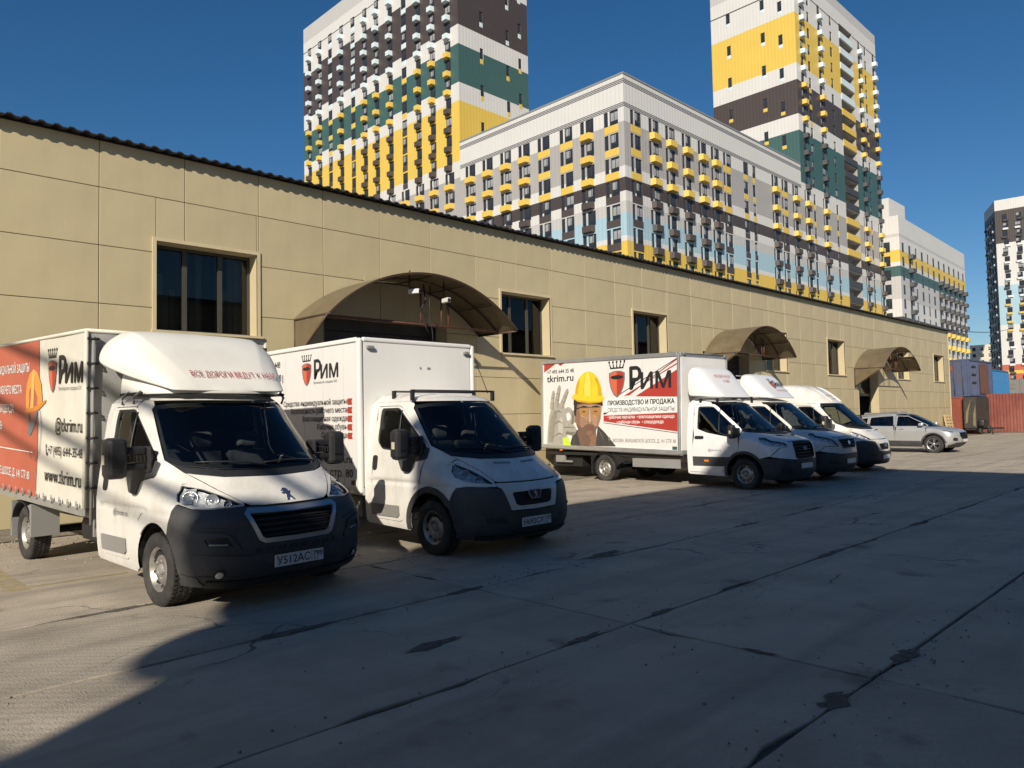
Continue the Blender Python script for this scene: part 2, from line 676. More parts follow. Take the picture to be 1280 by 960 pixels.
def slab_relief(m):
    """pressed ribs, gravel speckle and oil spots of old road slabs"""
    nt = m.node_tree
    b = nt.nodes['Principled BSDF']
    geo = nt.nodes.new('ShaderNodeNewGeometry')
    w1 = nt.nodes.new('ShaderNodeTexWave')
    w1.bands_direction = 'DIAGONAL'
    w1.inputs['Scale'].default_value = 5.5
    w1.inputs['Distortion'].default_value = 1.2
    w1.inputs['Detail'].default_value = 2
    nt.links.new(geo.outputs['Position'], w1.inputs['Vector'])
    v = nt.nodes.new('ShaderNodeTexVoronoi')
    v.inputs['Scale'].default_value = 45
    nt.links.new(geo.outputs['Position'], v.inputs['Vector'])
    big = nt.nodes.new('ShaderNodeTexNoise')
    big.inputs['Scale'].default_value = .55
    big.inputs['Detail'].default_value = 9
    big.inputs['Roughness'].default_value = .65
    nt.links.new(geo.outputs['Position'], big.inputs['Vector'])
    # relief
    mul = nt.nodes.new('ShaderNodeMath')
    mul.operation = 'MULTIPLY'
    nt.links.new(w1.outputs['Fac'], mul.inputs[0])
    nt.links.new(big.outputs[0], mul.inputs[1])
    add = nt.nodes.new('ShaderNodeMath')
    add.operation = 'MULTIPLY_ADD'
    nt.links.new(v.outputs['Distance'], add.inputs[0])
    add.inputs[1].default_value = .35
    nt.links.new(mul.outputs[0], add.inputs[2])
    bp = nt.nodes.new('ShaderNodeBump')
    bp.inputs['Strength'].default_value = .22
    bp.inputs['Distance'].default_value = .012
    nt.links.new(add.outputs[0], bp.inputs['Height'])
    old = [l for l in nt.links if l.to_socket == b.inputs['Normal']]
    if old:
        nt.links.new(old[0].from_socket, bp.inputs['Normal'])
    nt.links.new(bp.outputs[0], b.inputs['Normal'])
    # colour: spots of oil and pale dust
    old = [l for l in nt.links if l.to_socket == b.inputs['Base Color']][0].from_socket
    mr = nt.nodes.new('ShaderNodeMapRange')
    mr.inputs['From Min'].default_value, mr.inputs['From Max'].default_value = .62, .74
    mr.inputs['To Max'].default_value = .6
    n2 = nt.nodes.new('ShaderNodeTexNoise')
    n2.inputs['Scale'].default_value = 1.7
    n2.inputs['Detail'].default_value = 6
    nt.links.new(geo.outputs['Position'], n2.inputs['Vector'])
    nt.links.new(n2.outputs[0], mr.inputs['Value'])
    mx = nt.nodes.new('ShaderNodeMix')
    mx.data_type = 'RGBA'
    nt.links.new(mr.outputs[0], mx.inputs['Factor'])
    nt.links.new(old, mx.inputs['A'])
    mx.inputs['B'].default_value = (.07, .062, .055, 1)
    mr2 = nt.nodes.new('ShaderNodeMapRange')
    mr2.inputs['From Min'].default_value, mr2.inputs['From Max'].default_value = .5, .72
    mr2.inputs['To Max'].default_value = .45
    nt.links.new(big.outputs[0], mr2.inputs['Value'])
    mx2 = nt.nodes.new('ShaderNodeMix')
    mx2.data_type = 'RGBA'
    nt.links.new(mr2.outputs[0], mx2.inputs['Factor'])
    nt.links.new(mx.outputs['Result'], mx2.inputs['A'])
    mx2.inputs['B'].default_value = (.37, .33, .275, 1)
    # hairline cracks
    wob = nt.nodes.new('ShaderNodeTexNoise')
    wob.inputs['Scale'].default_value = 1.3
    wob.inputs['Detail'].default_value = 6
    nt.links.new(geo.outputs['Position'], wob.inputs['Vector'])
    va = nt.nodes.new('ShaderNodeVectorMath')
    va.operation = 'MULTIPLY_ADD'
    nt.links.new(wob.outputs['Color'], va.inputs[0])
    va.inputs[1].default_value = (1.1, 1.1, 0)
    nt.links.new(geo.outputs['Position'], va.inputs[2])
    vc = nt.nodes.new('ShaderNodeTexVoronoi')
    vc.feature = 'DISTANCE_TO_EDGE'
    vc.inputs['Scale'].default_value = .42
    nt.links.new(va.outputs[0], vc.inputs['Vector'])
    cm = nt.nodes.new('ShaderNodeMapRange')
    cm.inputs['From Min'].default_value, cm.inputs['From Max'].default_value = .0015, .006
    cm.inputs['To Min'].default_value, cm.inputs['To Max'].default_value = 1, 0
    nt.links.new(vc.outputs['Distance'], cm.inputs['Value'])
    gate = nt.nodes.new('ShaderNodeMapRange')
    gate.inputs['From Min'].default_value, gate.inputs['From Max'].default_value = .5, .58
    nt.links.new(big.outputs[0], gate.inputs['Value'])
    cmul = nt.nodes.new('ShaderNodeMath')
    cmul.operation = 'MULTIPLY'
    nt.links.new(cm.outputs[0], cmul.inputs[0])
    nt.links.new(gate.outputs[0], cmul.inputs[1])
    mx3 = nt.nodes.new('ShaderNodeMix')
    mx3.data_type = 'RGBA'
    nt.links.new(cmul.outputs[0], mx3.inputs['Factor'])
    nt.links.new(mx2.outputs['Result'], mx3.inputs['A'])
    mx3.inputs['B'].default_value = (.10, .09, .076, 1)
    # long scuffs left by tyres running along the yard
    sm_ = nt.nodes.new('ShaderNodeMapping')
    sm_.inputs['Scale'].default_value = (.12, 1.6, 1)
    nt.links.new(geo.outputs['Position'], sm_.inputs[0])
    sn = nt.nodes.new('ShaderNodeTexNoise')
    sn.inputs['Scale'].default_value = 1.5
    sn.inputs['Detail'].default_value = 7
    nt.links.new(sm_.outputs[0], sn.inputs['Vector'])
    sr = nt.nodes.new('ShaderNodeMapRange')
    sr.inputs['From Min'].default_value, sr.inputs['From Max'].default_value = .5, .72
    sr.inputs['To Max'].default_value = .55
    nt.links.new(sn.outputs[0], sr.inputs['Value'])
    mx4 = nt.nodes.new('ShaderNodeMix')
    mx4.data_type = 'RGBA'
    nt.links.new(sr.outputs[0], mx4.inputs['Factor'])
    nt.links.new(mx3.outputs['Result'], mx4.inputs['A'])
    mx4.inputs['B'].default_value = (.20, .178, .15, 1)
    nt.links.new(mx4.outputs['Result'], b.inputs['Base Color'])


slab_relief(CONC)
m = MB()
m.box(-400, 3000, -600, 3000, -1.0, -.028)
ground = tag(m.build('ground', GROUNDM), kind='structure')

pave = tag(empty('pavement'), kind='structure')
# crushed fill in the joints between the slabs
fill = part('joint_fill', DIRT, pave, (-19.5, 64.6, -5.9, 15.0, -.1, -.022))
SX, SY = 6.0, 1.9
slab_meshes = []
for v in range(8):
    rnd = random.Random(100 + v)
    w, d = SX - .012, SY - .012
    ring = []
    for (p, q, n) in (((0, 0), (w, 0), 26), ((w, 0), (w, d), 9), ((w, d), (0, d), 26), ((0, d), (0, 0), 9)):
        nx, ny = -(q[1] - p[1]), q[0] - p[0]
        L = math.hypot(nx, ny)
        chip = {rnd.randrange(1, n): rnd.uniform(.02, .065) for _ in range(rnd.randrange(1, 4) if n > 10 else rnd.randrange(0, 2))}
        for i in range(n):
            t = i / n
            k = chip.get(i, 0) or (chip.get(i - 1, 0) * .6) or rnd.uniform(0, .008)
            if i == 0:
                k = rnd.uniform(.0, .012)
            ring.append((p[0] + (q[0] - p[0]) * t + nx / L * k, p[1] + (q[1] - p[1]) * t + ny / L * k))
    mb = MB()
    n = len(ring)
    ins = inset(ring, .006)
    mb.add([(x, y, -.1) for x, y in ring] + [(x, y, -.006) for x, y in ring] + [(x, y, 0) for x, y in ins],
           [(i, (i + 1) % n, (i + 1) % n + n, i + n) for i in range(n)] + [(i + n, (i + 1) % n + n, (i + 1) % n + 2 * n, i + 2 * n) for i in range(n)]
           + [tuple(range(2 * n, 3 * n))])
    slab_meshes.append(mb.mesh('concrete_slab', CONC))
YJ = [-5.76, -3.86, -1.96, -.06, 1.84, 3.74, 5.66, 7.54, 9.5, 11.4, 13.3]
for j, y in enumerate(YJ[:-1]):
    for i in range(-3, 10):
        x = 5.0 + SX * i
        dy = YJ[j + 1] - y
        o = inst('concrete_slab', random.choice(slab_meshes), pave, (x, y, random.uniform(-.004, .003)), 0, (1, dy / SY, 1))
        o.rotation_euler = (random.uniform(-.0015, .0015), random.uniform(-.0006, .0006), 0)
# crumbled spots along the joints and small stones lying about
CRUMB = mat('crumbled_concrete', (.11, .096, .078), .95, var=.5, vscale=14, bump=1.0, bscale=45)
for (x, y, lx, ly) in ((4.42, 3.75, .20, .045), (5.45, 3.74, .18, .04), (5.58, 1.84, .20, .06), (4.45, 1.85, .15, .07), (8.9, 3.74, .3, .045), (12.2, 3.74, .4, .05), (4.86, 5.66, .22, .05), (3.0, 5.64, .35, .06),
                       (10.6, 5.65, .4, .05), (13.0, 5.66, .4, .06), (2.2, 7.53, .5, .05), (5.0, 2.6, .03, .14), (4.98, 6.4, .035, .2), (7.2, 5.8, .35, .09), (3.55, 4.5, .22, .06)):
    mm = MB()
    n = 22
    ring = [(x + lx * (1 + .45 * random.uniform(-1, 1)) * math.cos(i * 6.283 / n), y + ly * (1 + .45 * random.uniform(-1, 1)) * math.sin(i * 6.283 / n)) for i in range(n)]
    mm.add([(a_, b_, .0045) for a_, b_ in ring] + [(x, y, .0065)], [(i, (i + 1) % n, n) for i in range(n)])
    mm.build('crumbled_patch', CRUMB, pave)
m = MB()
for k in range(1500):
    x = random.triangular(0, 22, 4)
    y = random.choice(YJ[3:9]) + random.gauss(0, .12) if random.random() < .7 else random.uniform(.5, 12)
    r = random.uniform(.004, .013)
    a = random.random() * 6
    m.add([(x + r * math.cos(a + i * 1.57), y + r * math.sin(a + i * 1.57), .0) for i in range(4)] + [(x + r * .2, y, r * 1.1)], [(i, (i + 1) % 4, 4) for i in range(4)])
tag(m.build('grit', mat('grit_stone', (.20, .18, .155), .9, var=.4, vscale=30)), 'grit and crumbs lying along the slab joints', 'grit', kind='stuff')
# broken concrete and soil between the last slabs and the wall
m = MB()
N = 120
for i in range(N):
    for j in range(3):
        pass
xs = [-13 + 78 * i / N for i in range(N + 1)]
V = [(x, y, .004 + .012 * random.random() * (0 < j < 3)) for x in xs for j, y in enumerate((13.31, 13.8, 14.4, 14.88))]
m.add(V, [(i * 4 + j, (i + 1) * 4 + j, (i + 1) * 4 + j + 1, i * 4 + j + 1) for i in range(N) for j in range(3)])
tag(m.build('verge', mat('verge_soil', (.20, .175, .14), .95, var=.3, vscale=3, dirt=(.3, .27, .22), dirt_amt=.6, dirt_scale=6, bump=.8, bscale=30)), kind='structure')
# gravel scattered on the verge behind the tent truck
m = MB()
for k in range(900):
    x, y = random.uniform(.5, 8), random.triangular(10.2, 14.8, 14.2)
    r = random.uniform(.006, .024)
    a = random.random() * 6
    m.add([(x + r * math.cos(a + i * 1.57), y + r * math.sin(a + i * 1.57), .004) for i in range(4)] + [(x + r * .2, y, .004 + r * .9)],
          [(i, (i + 1) % 4, 4) for i in range(4)])
tag(m.build('gravel', mat('gravel_stone', (.30, .27, .23), .9, var=.3, vscale=20)), 'loose grey gravel on the ground behind the tarpaulin truck', 'gravel', kind='stuff')
# worn yellow parking lines
YEL = mat('worn_yellow_paint', (.34, .28, .16), .85, var=.2, vscale=8, dirt=(.27, .235, .19), dirt_amt=1.0, dirt_scale=3)
for nm, q in (('parking_line', ((1.72, 9.2), (1.92, 9.2), (1.92, 13.2), (1.72, 13.2))), ('parking_line', ((1.0, 9.28), (1.715, 9.28), (1.715, 9.40), (1.0, 9.40))),
              ('parking_line', ((1.925, 9.28), (2.9, 9.29), (2.9, 9.38), (1.925, 9.39)))):
    m = MB()
    m.add([(x, y, .0065) for x, y in q], [(0, 1, 2, 3)])
    tag(m.build(nm, YEL), kind='structure')

# ================================================================== warehouse
PANEL = mat('cream_panel', (.485, .41, .25), .5, objvar=.035, var=.05, vscale=.9, dirt=(.36, .29, .18), dirt_amt=.35, dirt_scale=1.2, streak=True, bump=.04, bscale=5)
TRIM = mat('cream_trim', (.56, .47, .30), .5, var=.04, vscale=2, dirt=(.35, .29, .18), dirt_amt=.3, dirt_scale=3, streak=True)
SEAM = mat('panel_seam', (.10, .08, .05), .8)
ROOFM = mat('dark_roof_sheet', (.045, .046, .05), .45, .3, var=.2, vscale=2)
WFRAME = mat('brown_window_frame', (.06, .055, .045), .45, var=.1)
PANE = glass('warehouse_pane', (.62, .63, .61), .0)
ROOM = mat('dim_room', (.26, .25, .23), .9, var=.3, vscale=1.2)
D0 = 14.9
X0, X1 = -2.06, 56.36
ZR = [0.0, .74, 1.82, 2.84, 3.96, 5.04, 6.12, 7.0]
wh = empty('warehouse', (0, 0, 0), label='long low cream warehouse clad in flat metal panels behind the parked trucks', cat='warehouse')
WIN = [(5.12, 7.16), (14.34, 16.36), (20.53, 22.55), (30.0, 32.03), (36.46, 38.55), (46.25, 48.33), (53.02, 55.15)]
WZ = (3.54, 5.27)
DOORS = [(8.76, 12.35, 4.15), (24.9, 28.5, 4.1), (40.22, 43.05, 3.86)]
openings = [(a, b, WZ[0], WZ[1]) for a, b in WIN] + [(a, b, 0, z) for a, b, z in DOORS]
# backing wall with the openings left free (box shell, the panels hang on it)
us = sorted({-40.0, X0, X1 - .03} | {o[0] for o in openings} | {o[1] for o in openings})
zs = sorted({0.0, 7.0} | {o[2] for o in openings} | {o[3] for o in openings})


def hit(u, z):
    return any(a < u < b and c < z < d for a, b, c, d in openings)


m = MB()
yb = D0 + .045
for i in range(len(us) - 1):
    for j in range(len(zs) - 1):
        if not hit((us[i] + us[i + 1]) / 2, (zs[j] + zs[j + 1]) / 2):
            m.quad((us[i], yb, zs[j]), (us[i + 1], yb, zs[j]), (us[i + 1], yb, zs[j + 1]), (us[i], yb, zs[j + 1]))
m.quad((X1 - .03, yb, 0), (X1 - .03, 33, 0), (X1 - .03, 33, 7.0), (X1 - .03, yb, 7.0))
m.quad((-40, 33, 0), (-40, yb, 0), (-40, yb, 7.0), (-40, 33, 7.0))
m.quad((X1, 33, 0), (-40, 33, 0), (-40, 33, 9.6), (X1, 33, 9.6))
m.build('wall', SEAM, wh, fix=False)
_pm = {}


def panel_mesh(w, h):
    k = (round(w, 3), round(h, 3))
    if k not in _pm:
        mb = MB()
        g = .006
        mb.box(g, w - g, -.0, .03, g, h - g, ch=.006)
        _pm[k] = mb.mesh('wall_panel', PANEL)
    return _pm[k]


npan = 0
PW = 1.545
ks = [4.12 + PW * k for k in range(-4, 34)] + [X1]
for i in range(len(ks) - 1):
    for j in range(len(ZR) - 1):
        a, b, c, d = ks[i], ks[i + 1], ZR[j], ZR[j + 1]
        # cut by the openings
        cuts = [o for o in openings if o[0] < b and o[1] > a and o[2] < d and o[3] > c]
        rects = [(a, b, c, d)]
        for o in cuts:
            nr = []
            for (p, q, r, s) in rects:
                if o[0] < q and o[1] > p and o[2] < s and o[3] > r:
                    if o[0] > p:
                        nr.append((p, o[0], r, s))
                    if o[1] < q:
                        nr.append((o[1], q, r, s))
                    pp, qq = max(p, o[0]), min(q, o[1])
                    if o[2] > r:
                        nr.append((pp, qq, r, o[2]))
                    if o[3] < s:
                        nr.append((pp, qq, o[3], s))
                else:
                    nr.append((p, q, r, s))
            rects = nr
        for (p, q, r, s) in rects:
            if q - p < .014 or s - r < .014:
                continue
            o = inst('wall_panel', panel_mesh(q - p, s - r), wh, (p, D0 + random.uniform(0, .004), r))
            o.rotation_euler = (random.uniform(-.002, .002), 0, random.uniform(-.002, .002))
            npan += 1
# corner trim at the far end
part('corner_trim', TRIM, wh, (X1 - .02, X1 + .035, D0 - .03, D0 + .12, 0, 7.0))


def warehouse_window(a, b, dep=.40):
    w = b - a
    z0, z1 = WZ
    e = empty('window', (a, D0, z0), parent=wh)
    t = .07
    h = z1 - z0
    m = MB()      # surround proud of the panels + reveals
    for (x0, x1_, za, zb) in ((-t, w + t, h, h + t), (-t, 0, 0, h), (w, w + t, 0, h)):
        m.box(x0, x1_, -.028, .012, za, zb)
    m.quad((0, -.02, 0), (0, dep, 0), (0, dep, h), (0, -.02, h))
    m.quad((w, -.02, 0), (w, -.02, h), (w, dep, h), (w, dep, 0))
    m.quad((0, -.02, h), (0, dep, h), (w, dep, h), (w, -.02, h))
    m.build('window_surround', TRIM, e, fix=False)
    part('window_sill', TRIM, e, (-t - .02, w + t + .05, -.06, dep, -.05, -.002))
    f = MB()
    fy0, fy1 = dep - .07, dep
    iw = w
    f.box(0, .06, fy0, fy1, 0, h)
    f.box(iw - .06, iw, fy0, fy1, 0, h)
    f.box(.06, iw - .06, fy0, fy1, h - .06, h)
    f.box(.06, iw - .06, fy0, fy1, 0, .06)
    for q in (.325, .68):
        f.box(iw * q - .045, iw * q + .045, fy0 - .004, fy1, .06, h - .06)
    f.build('frame', WFRAME, e)
    for q0, q1 in ((.03, .30), (.35, .655), (.705, .97)):
        part('pane', PANE, e, (iw * q0, iw * q1, fy0 + .03, fy0 + .036, .05, h - .05))
    # room behind with added blinds
    m = MB()
    m.box(-.3, w + .3, dep + .02, dep + 1.6, -.3, h + .3)
    m.f = [tuple(reversed(x)) for k_, x in enumerate(m.f) if k_ != 2]       # open towards the window
    m.m, m.s = m.m[1:], m.s[1:]
    m.build('room', ROOM, e, fix=False)
    for k in range(15):           # pale slats added to lighten the panes, some turned or missing
        x = w * (.02 + .064 * k)
        if random.random() < .86:
            bl = MB()
            bl.obox((x, dep + .12, .0), (w * .06, .035 * random.uniform(-1, 1), 0), (0, .004, 0), (0, 0, h * (1 if random.random() < .7 else random.uniform(.35, .9))))
            bl.build('added_slat', ADDED_BLIND, e)


ADDED_BLIND = mat('added_blind', (.34, .33, .29), .8, objvar=.35)  # pale tone of the slats added behind the panes to lighten them
for a, b in WIN:
    warehouse_window(a, b)

# doors
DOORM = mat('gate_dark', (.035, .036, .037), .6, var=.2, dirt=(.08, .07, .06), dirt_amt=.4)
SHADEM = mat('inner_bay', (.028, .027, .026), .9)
for n, (a, b, z) in enumerate(DOORS):
    e = empty('doorway', (a, D0, 0), parent=wh)
    w = b - a
    m = MB()
    dep = .5
    m.quad((0, -.01, 0), (0, dep, 0), (0, dep, z), (0, -.01, z))
    m.quad((w, -.01, 0), (w, -.01, z), (w, dep, z), (w, dep, 0))
    m.quad((0, -.01, z), (0, dep, z), (w, dep, z), (w, -.01, z))
    m.build('door_reveal', TRIM, e, fix=False)
    if n < 2:
        gm = MB()
        for k in range(14):
            gm.box(0, w, dep - .05, dep, z * k / 14 + .01, z * (k + 1) / 14 - .008)
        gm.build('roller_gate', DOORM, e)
    else:
        m = MB()
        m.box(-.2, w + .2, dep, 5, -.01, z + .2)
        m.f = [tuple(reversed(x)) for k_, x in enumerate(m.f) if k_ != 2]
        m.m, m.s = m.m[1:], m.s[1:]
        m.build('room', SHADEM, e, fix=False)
        f = MB()
        f.box(0, .09, dep - .08, dep, 0, z)
        f.box(w - .09, w, dep - .08, dep, 0, z)
        f.box(.09, w - .09, dep - .08, dep, 2.52, 2.66)
        f.box(.09, w - .09, dep - .08, dep, z - .09, z)
        f.box(w * .32, w * .36, dep - .08, dep, 2.66, z - .09)
        f.build('frame', WFRAME, e)
        part('pane', PANE, e, (.09, w * .32, dep - .05, dep - .045, 2.66, z - .09))
        part('pane', PANE, e, (w * .36, w - .09, dep - .05, dep - .045, 2.66, z - .09))
        # goods shelves just inside
        sh = MB()
        for k in range(4):
            sh.box(.5, 2.2, 1.2, 1.7, .1 + .5 * k, .14 + .5 * k)
        for x in (.5, 1.35, 2.16):
            sh.box(x, x + .04, 1.2, 1.24, 0, 2.2)
        sh.build('shelving', ALU, e)

# corrugated eaves roof
m = MB()
pitch, nper, npp = .235, int((X1 + .3 + 4.4) / .235), 8
V = []
xa = -4.2
for i in range(nper * npp + 1):
    x = xa + pitch * i / npp
    ph = (i % npp) / npp
    h = .035 * (1 if .1 < ph < .45 else 0 if ph > .6 or ph < .02 else .5)
    for y, z in ((D0 - .22, 7.015), (D0 + 18.4, 9.62)):
        V.append((x, y, z + h))
    for y, z in ((D0 + 18.4, 9.60), (D0 - .22, 6.995)):
        V.append((x, y, z + h))
F = []
for i in range(nper * npp):
    for k in range(4):
        F.append((i * 4 + k, (i + 1) * 4 + k, (i + 1) * 4 + (k + 1) % 4, i * 4 + (k + 1) % 4))
m.add(V, F)
m.build('roof_sheet', ROOFM, wh)
m = MB()
m.box(-40, -4.2, D0 - .3, D0 + 18.4, 7.0, 7.05)
m.box(-40, X1 - .03, D0 + .047, D0 + .1, 6.95, 7.06)
m.build('roof_edge', ROOFM, wh)
# ridge caps lying along the eave and small vents on the roof
m = MB()
for k in range(9):
    x = 6 + 5.6 * k
    m.tube([(x, D0 + 1.5, 7.2), (x, D0 + 1.5, 7.32)], .03, 6)
m.build('roof_peg', ROOFM, wh)
part('notice', PLATEW, wh, (17.5, 17.75, D0 - .012, D0 - .001, 2.05, 2.35))
part('hatch', PANEL, wh, (9.85, 10.18, D0 - .012, D0 - .001, 4.98, 5.16))

# ================================================================== canopies
POLY = mat('smoked_polycarbonate', (.16, .125, .075), .35, var=.2, vscale=2.0, dirt=(.3, .26, .18), dirt_amt=.45, dirt_scale=1.5)
CANF = mat('canopy_brown_steel', (.075, .045, .03), .55, .2, var=.2, vscale=6)
CANR = mat('red_oxide_steel', (.13, .055, .04), .65, var=.2, vscale=6)


def poly_glass():
    m = bpy.data.materials.new('smoked_sheet')
    m.use_nodes = True
    nt = m.node_tree
    b = nt.nodes['Principled BSDF']
    out = nt.nodes['Material Output']
    b.inputs['Base Color'].default_value = (.17, .13, .075, 1)
    b.inputs['Roughness'].default_value = .3
    tc = nt.nodes.new('ShaderNodeTexCoord')
    n = nt.nodes.new('ShaderNodeTexNoise')
    n.inputs['Scale'].default_value = 2.2
    n.inputs['Detail'].default_value = 7
    nt.links.new(tc.outputs['Object'], n.inputs['Vector'])
    cr = nt.nodes.new('ShaderNodeMix')
    cr.data_type = 'RGBA'
    cr.inputs['A'].default_value = (.10, .072, .04, 1)
    cr.inputs['B'].default_value = (.25, .20, .125, 1)
    nt.links.new(n.outputs[0], cr.inputs['Factor'])
    nt.links.new(cr.outputs['Result'], b.inputs['Base Color'])
    t = nt.nodes.new('ShaderNodeBsdfTranslucent')
    t.inputs[0].default_value = (.35, .24, .12, 1)
    mx = nt.nodes.new('ShaderNodeMixShader')
    mx.inputs[0].default_value = .16
    nt.links.new(b.outputs[0], mx.inputs[1])
    nt.links.new(t.outputs[0], mx.inputs[2])
    nt.links.new(mx.outputs[0], out.inputs[0])
    return m


PSHEET = poly_glass()


def canopy(xc, half, zb, rise, dep, label, torn=False, left_tail=0.0):
    e = empty('entrance_canopy', (xc, D0 - .03, zb), label=label, cat='canopy', group='arched canopies over the warehouse doors')
    R = (half * half + rise * rise) / (2 * rise)
    th = math.degrees(math.asin(min(1, half / R)))

    def P(t, off=0.0):     # t -1..1
        a = rad(90 - t * th)
        return ((R + off) * math.cos(a), (R + off) * math.sin(a) - (R - rise))
    NS = 6
    edges = [-1 + 2 * k / NS for k in range(NS + 1)]
    for k in range(NS):
        for (ya, yb_) in ((0, dep / 2), (dep / 2, dep)):
            if torn and k in (2, 4) and ya > 0:
                # a piece is broken out of this sheet
                segs = [(edges[k], edges[k] + .10), (edges[k + 1] - .07, edges[k + 1])]
            else:
                segs = [(edges[k], edges[k + 1])]
            m = MB()
            for (t0, t1) in segs:
                n = 6
                pts = [P(t0 + (t1 - t0) * i / n) for i in range(n + 1)]
                pin = [P(t0 + (t1 - t0) * i / n, -.008) for i in range(n + 1)]
                for i in range(n):
                    (xa_, za), (xb, zb_) = pts[i], pts[i + 1]
                    (xc_, zc), (xd, zd) = pin[i], pin[i + 1]
                    m.add([(xa_, -ya - .004, za), (xb, -ya - .004, zb_), (xb, -yb_ + .004, zb_), (xa_, -yb_ + .004, za),
                           (xc_, -ya - .004, zc), (xd, -ya - .004, zd), (xd, -yb_ + .004, zd), (xc_, -yb_ + .004, zc)],
                          [(0, 1, 2, 3), (7, 6, 5, 4), (0, 4, 5, 1), (1, 5, 6, 2), (2, 6, 7, 3), (3, 7, 4, 0)], 0, False)
            m.build('roof_sheet', PSHEET, e)
    for y in (0.03, dep / 2, dep - .03):
        m = MB()
        m.tube([(P(-1 + 2 * i / 24, -.035)[0], -y, P(-1 + 2 * i / 24, -.035)[1]) for i in range(25)], .022, 6)
        m.build('arch_rib', CANF, e)
    for t in edges:
        m = MB()
        x, z = P(t, -.05)
        m.tube([(x, -.02, z), (x, -dep + .02, z)], .016, 6)
        m.build('purlin', CANF, e)
    m = MB()
    m.tube([(-half + .1, -dep * .55, .02), (half - .1, -dep * .55, .02)], .03, 6)
    m.build('tie_bar', CANR, e)
    for s in (.05, .28, .36):
        m = MB()
        x = s * half
        zt = math.sqrt(R * R - x * x) - (R - rise) - .05
        m.tube([(x, -dep * .55, .03), (x, -dep * .55, max(.1, zt * .75))], .026, 6)
        m.build('hanger', CANR, e)
    for s in (-1, 1):
        m = MB()
        x = s * (half - .02)
        m.tube([(x, -.02, -.02), (x, -dep + .03, -.02)], .022, 6)
        if s < 0:
            m.tube([(x, -dep + .1, -.03), (x, -.02, -.95)], .02, 6)
            m.tube([(x, -.03, -1.0), (x, -.03, 0)], .02, 6)
        m.build('bracket', CANF, e)
        g = MB()
        g.add([(x, -.03, -.9), (x, -.03, -.04), (x, -dep + .18, -.04)], [(0, 1, 2)])
        g.add([(x + .006, -.03, -.9), (x + .006, -.03, -.04), (x + .006, -dep + .18, -.04)], [(2, 1, 0)])
        if s < 0:
            g.build('side_sheet', PSHEET, e)
    return e


C1 = canopy(10.72, 2.74, 3.96, 1.13, 1.5, 'widest smoked arched canopy over the dark gate behind the second box truck')
C2 = canopy(27.3, 2.35, 3.98, 1.1, 1.5, 'smoked arched canopy above the long poster truck, beside a lit window reveal')
C3 = canopy(42.45, 2.85, 3.92, 1.15, 1.5, 'broken arched canopy over the open doorway above the silver car', torn=True)
CAMW = mat('camera_white', (.72, .72, .70), .4)


def cctv(x, y, z, a, label):
    e = empty('security_camera', (x, y, z), a, label=label, cat='camera')
    m = MB()
    m.box(-.06, .22, -.055, .055, -.05, .06, ch=.02)
    m.build('housing', CAMW, e)
    m = MB()
    m.lathe([(.0, .224), (.045, .224), (.05, .21)], 14, 'x')
    m.build('lens', BLK, e)
    m = MB()
    m.tube([(0, 0, .05), (-.05, 0, .14), (-.02, 0, .5)], .016, 6)
    m.build('mount', BLK, e)


cctv(10.35, 13.75, 4.67, rad(-62), 'long white security camera hanging under the widest canopy')
cctv(11.35, 13.75, 4.55, rad(-100), 'short white security camera right of the hanging cable under the canopy')
m = MB()
m.tube([(10.75, 13.8, 4.9), (10.8, 13.78, 4.5), (10.6, 13.76, 4.25), (10.8, 13.75, 4.15), (10.75, 13.74, 3.9), (10.83, 13.74, 3.75)], .02, 6)
m.tube([(10.95, 13.8, 4.9), (10.9, 13.76, 4.3), (10.98, 13.76, 3.7), (10.97, 13.76, 3.2)], .012, 6)
tag(m.build('hanging_cable', BLK), 'black tangled cable hanging below the widest canopy', 'cable')

# ================================================================== apartment blocks
K = .88                                     # the measured block coordinates are for 3.3 m storeys; the true ones are 2.9 m


def clad(name, col):
    m = mat('clad_' + name, col, .5, var=.03, vscale=.25)
    return wave_bump(m, 1.0, .25, 'DIAGONAL', dist=.05)


CL = {k: clad(k, c) for k, c in dict(white=(.60, .59, .57), grey=(.36, .345, .335), lgrey=(.47, .46, .45), yellow=(.66, .46, .085), brown=(.062, .048, .045),
                                      green=(.045, .105, .10), blue=(.34, .49, .57), dark=(.05, .05, .055), red=(.45, .12, .07), pale=(.62, .56, .46)).items()}
CLN = list(CL)
CLM = [CL[k] for k in CLN]
AFRAME = mat('flat_window_frame', (.045, .045, .05), .45)
APANE = mat('flat_window_glass', (.03, .036, .045), .08, spec=.4, var=.5, vscale=.35)
APANEL = mat('flat_window_curtain', (.30, .31, .32), .25, spec=.7, var=.4, vscale=.4)
BASK = {k: mat('basket_' + k, CL_c, .5, var=.04) for k, CL_c in dict(yellow=(.66, .46, .09), brown=(.07, .055, .05), blue=(.58, .67, .71), dark=(.05, .05, .052), white=(.68, .68, .68)).items()}
_wm = {}


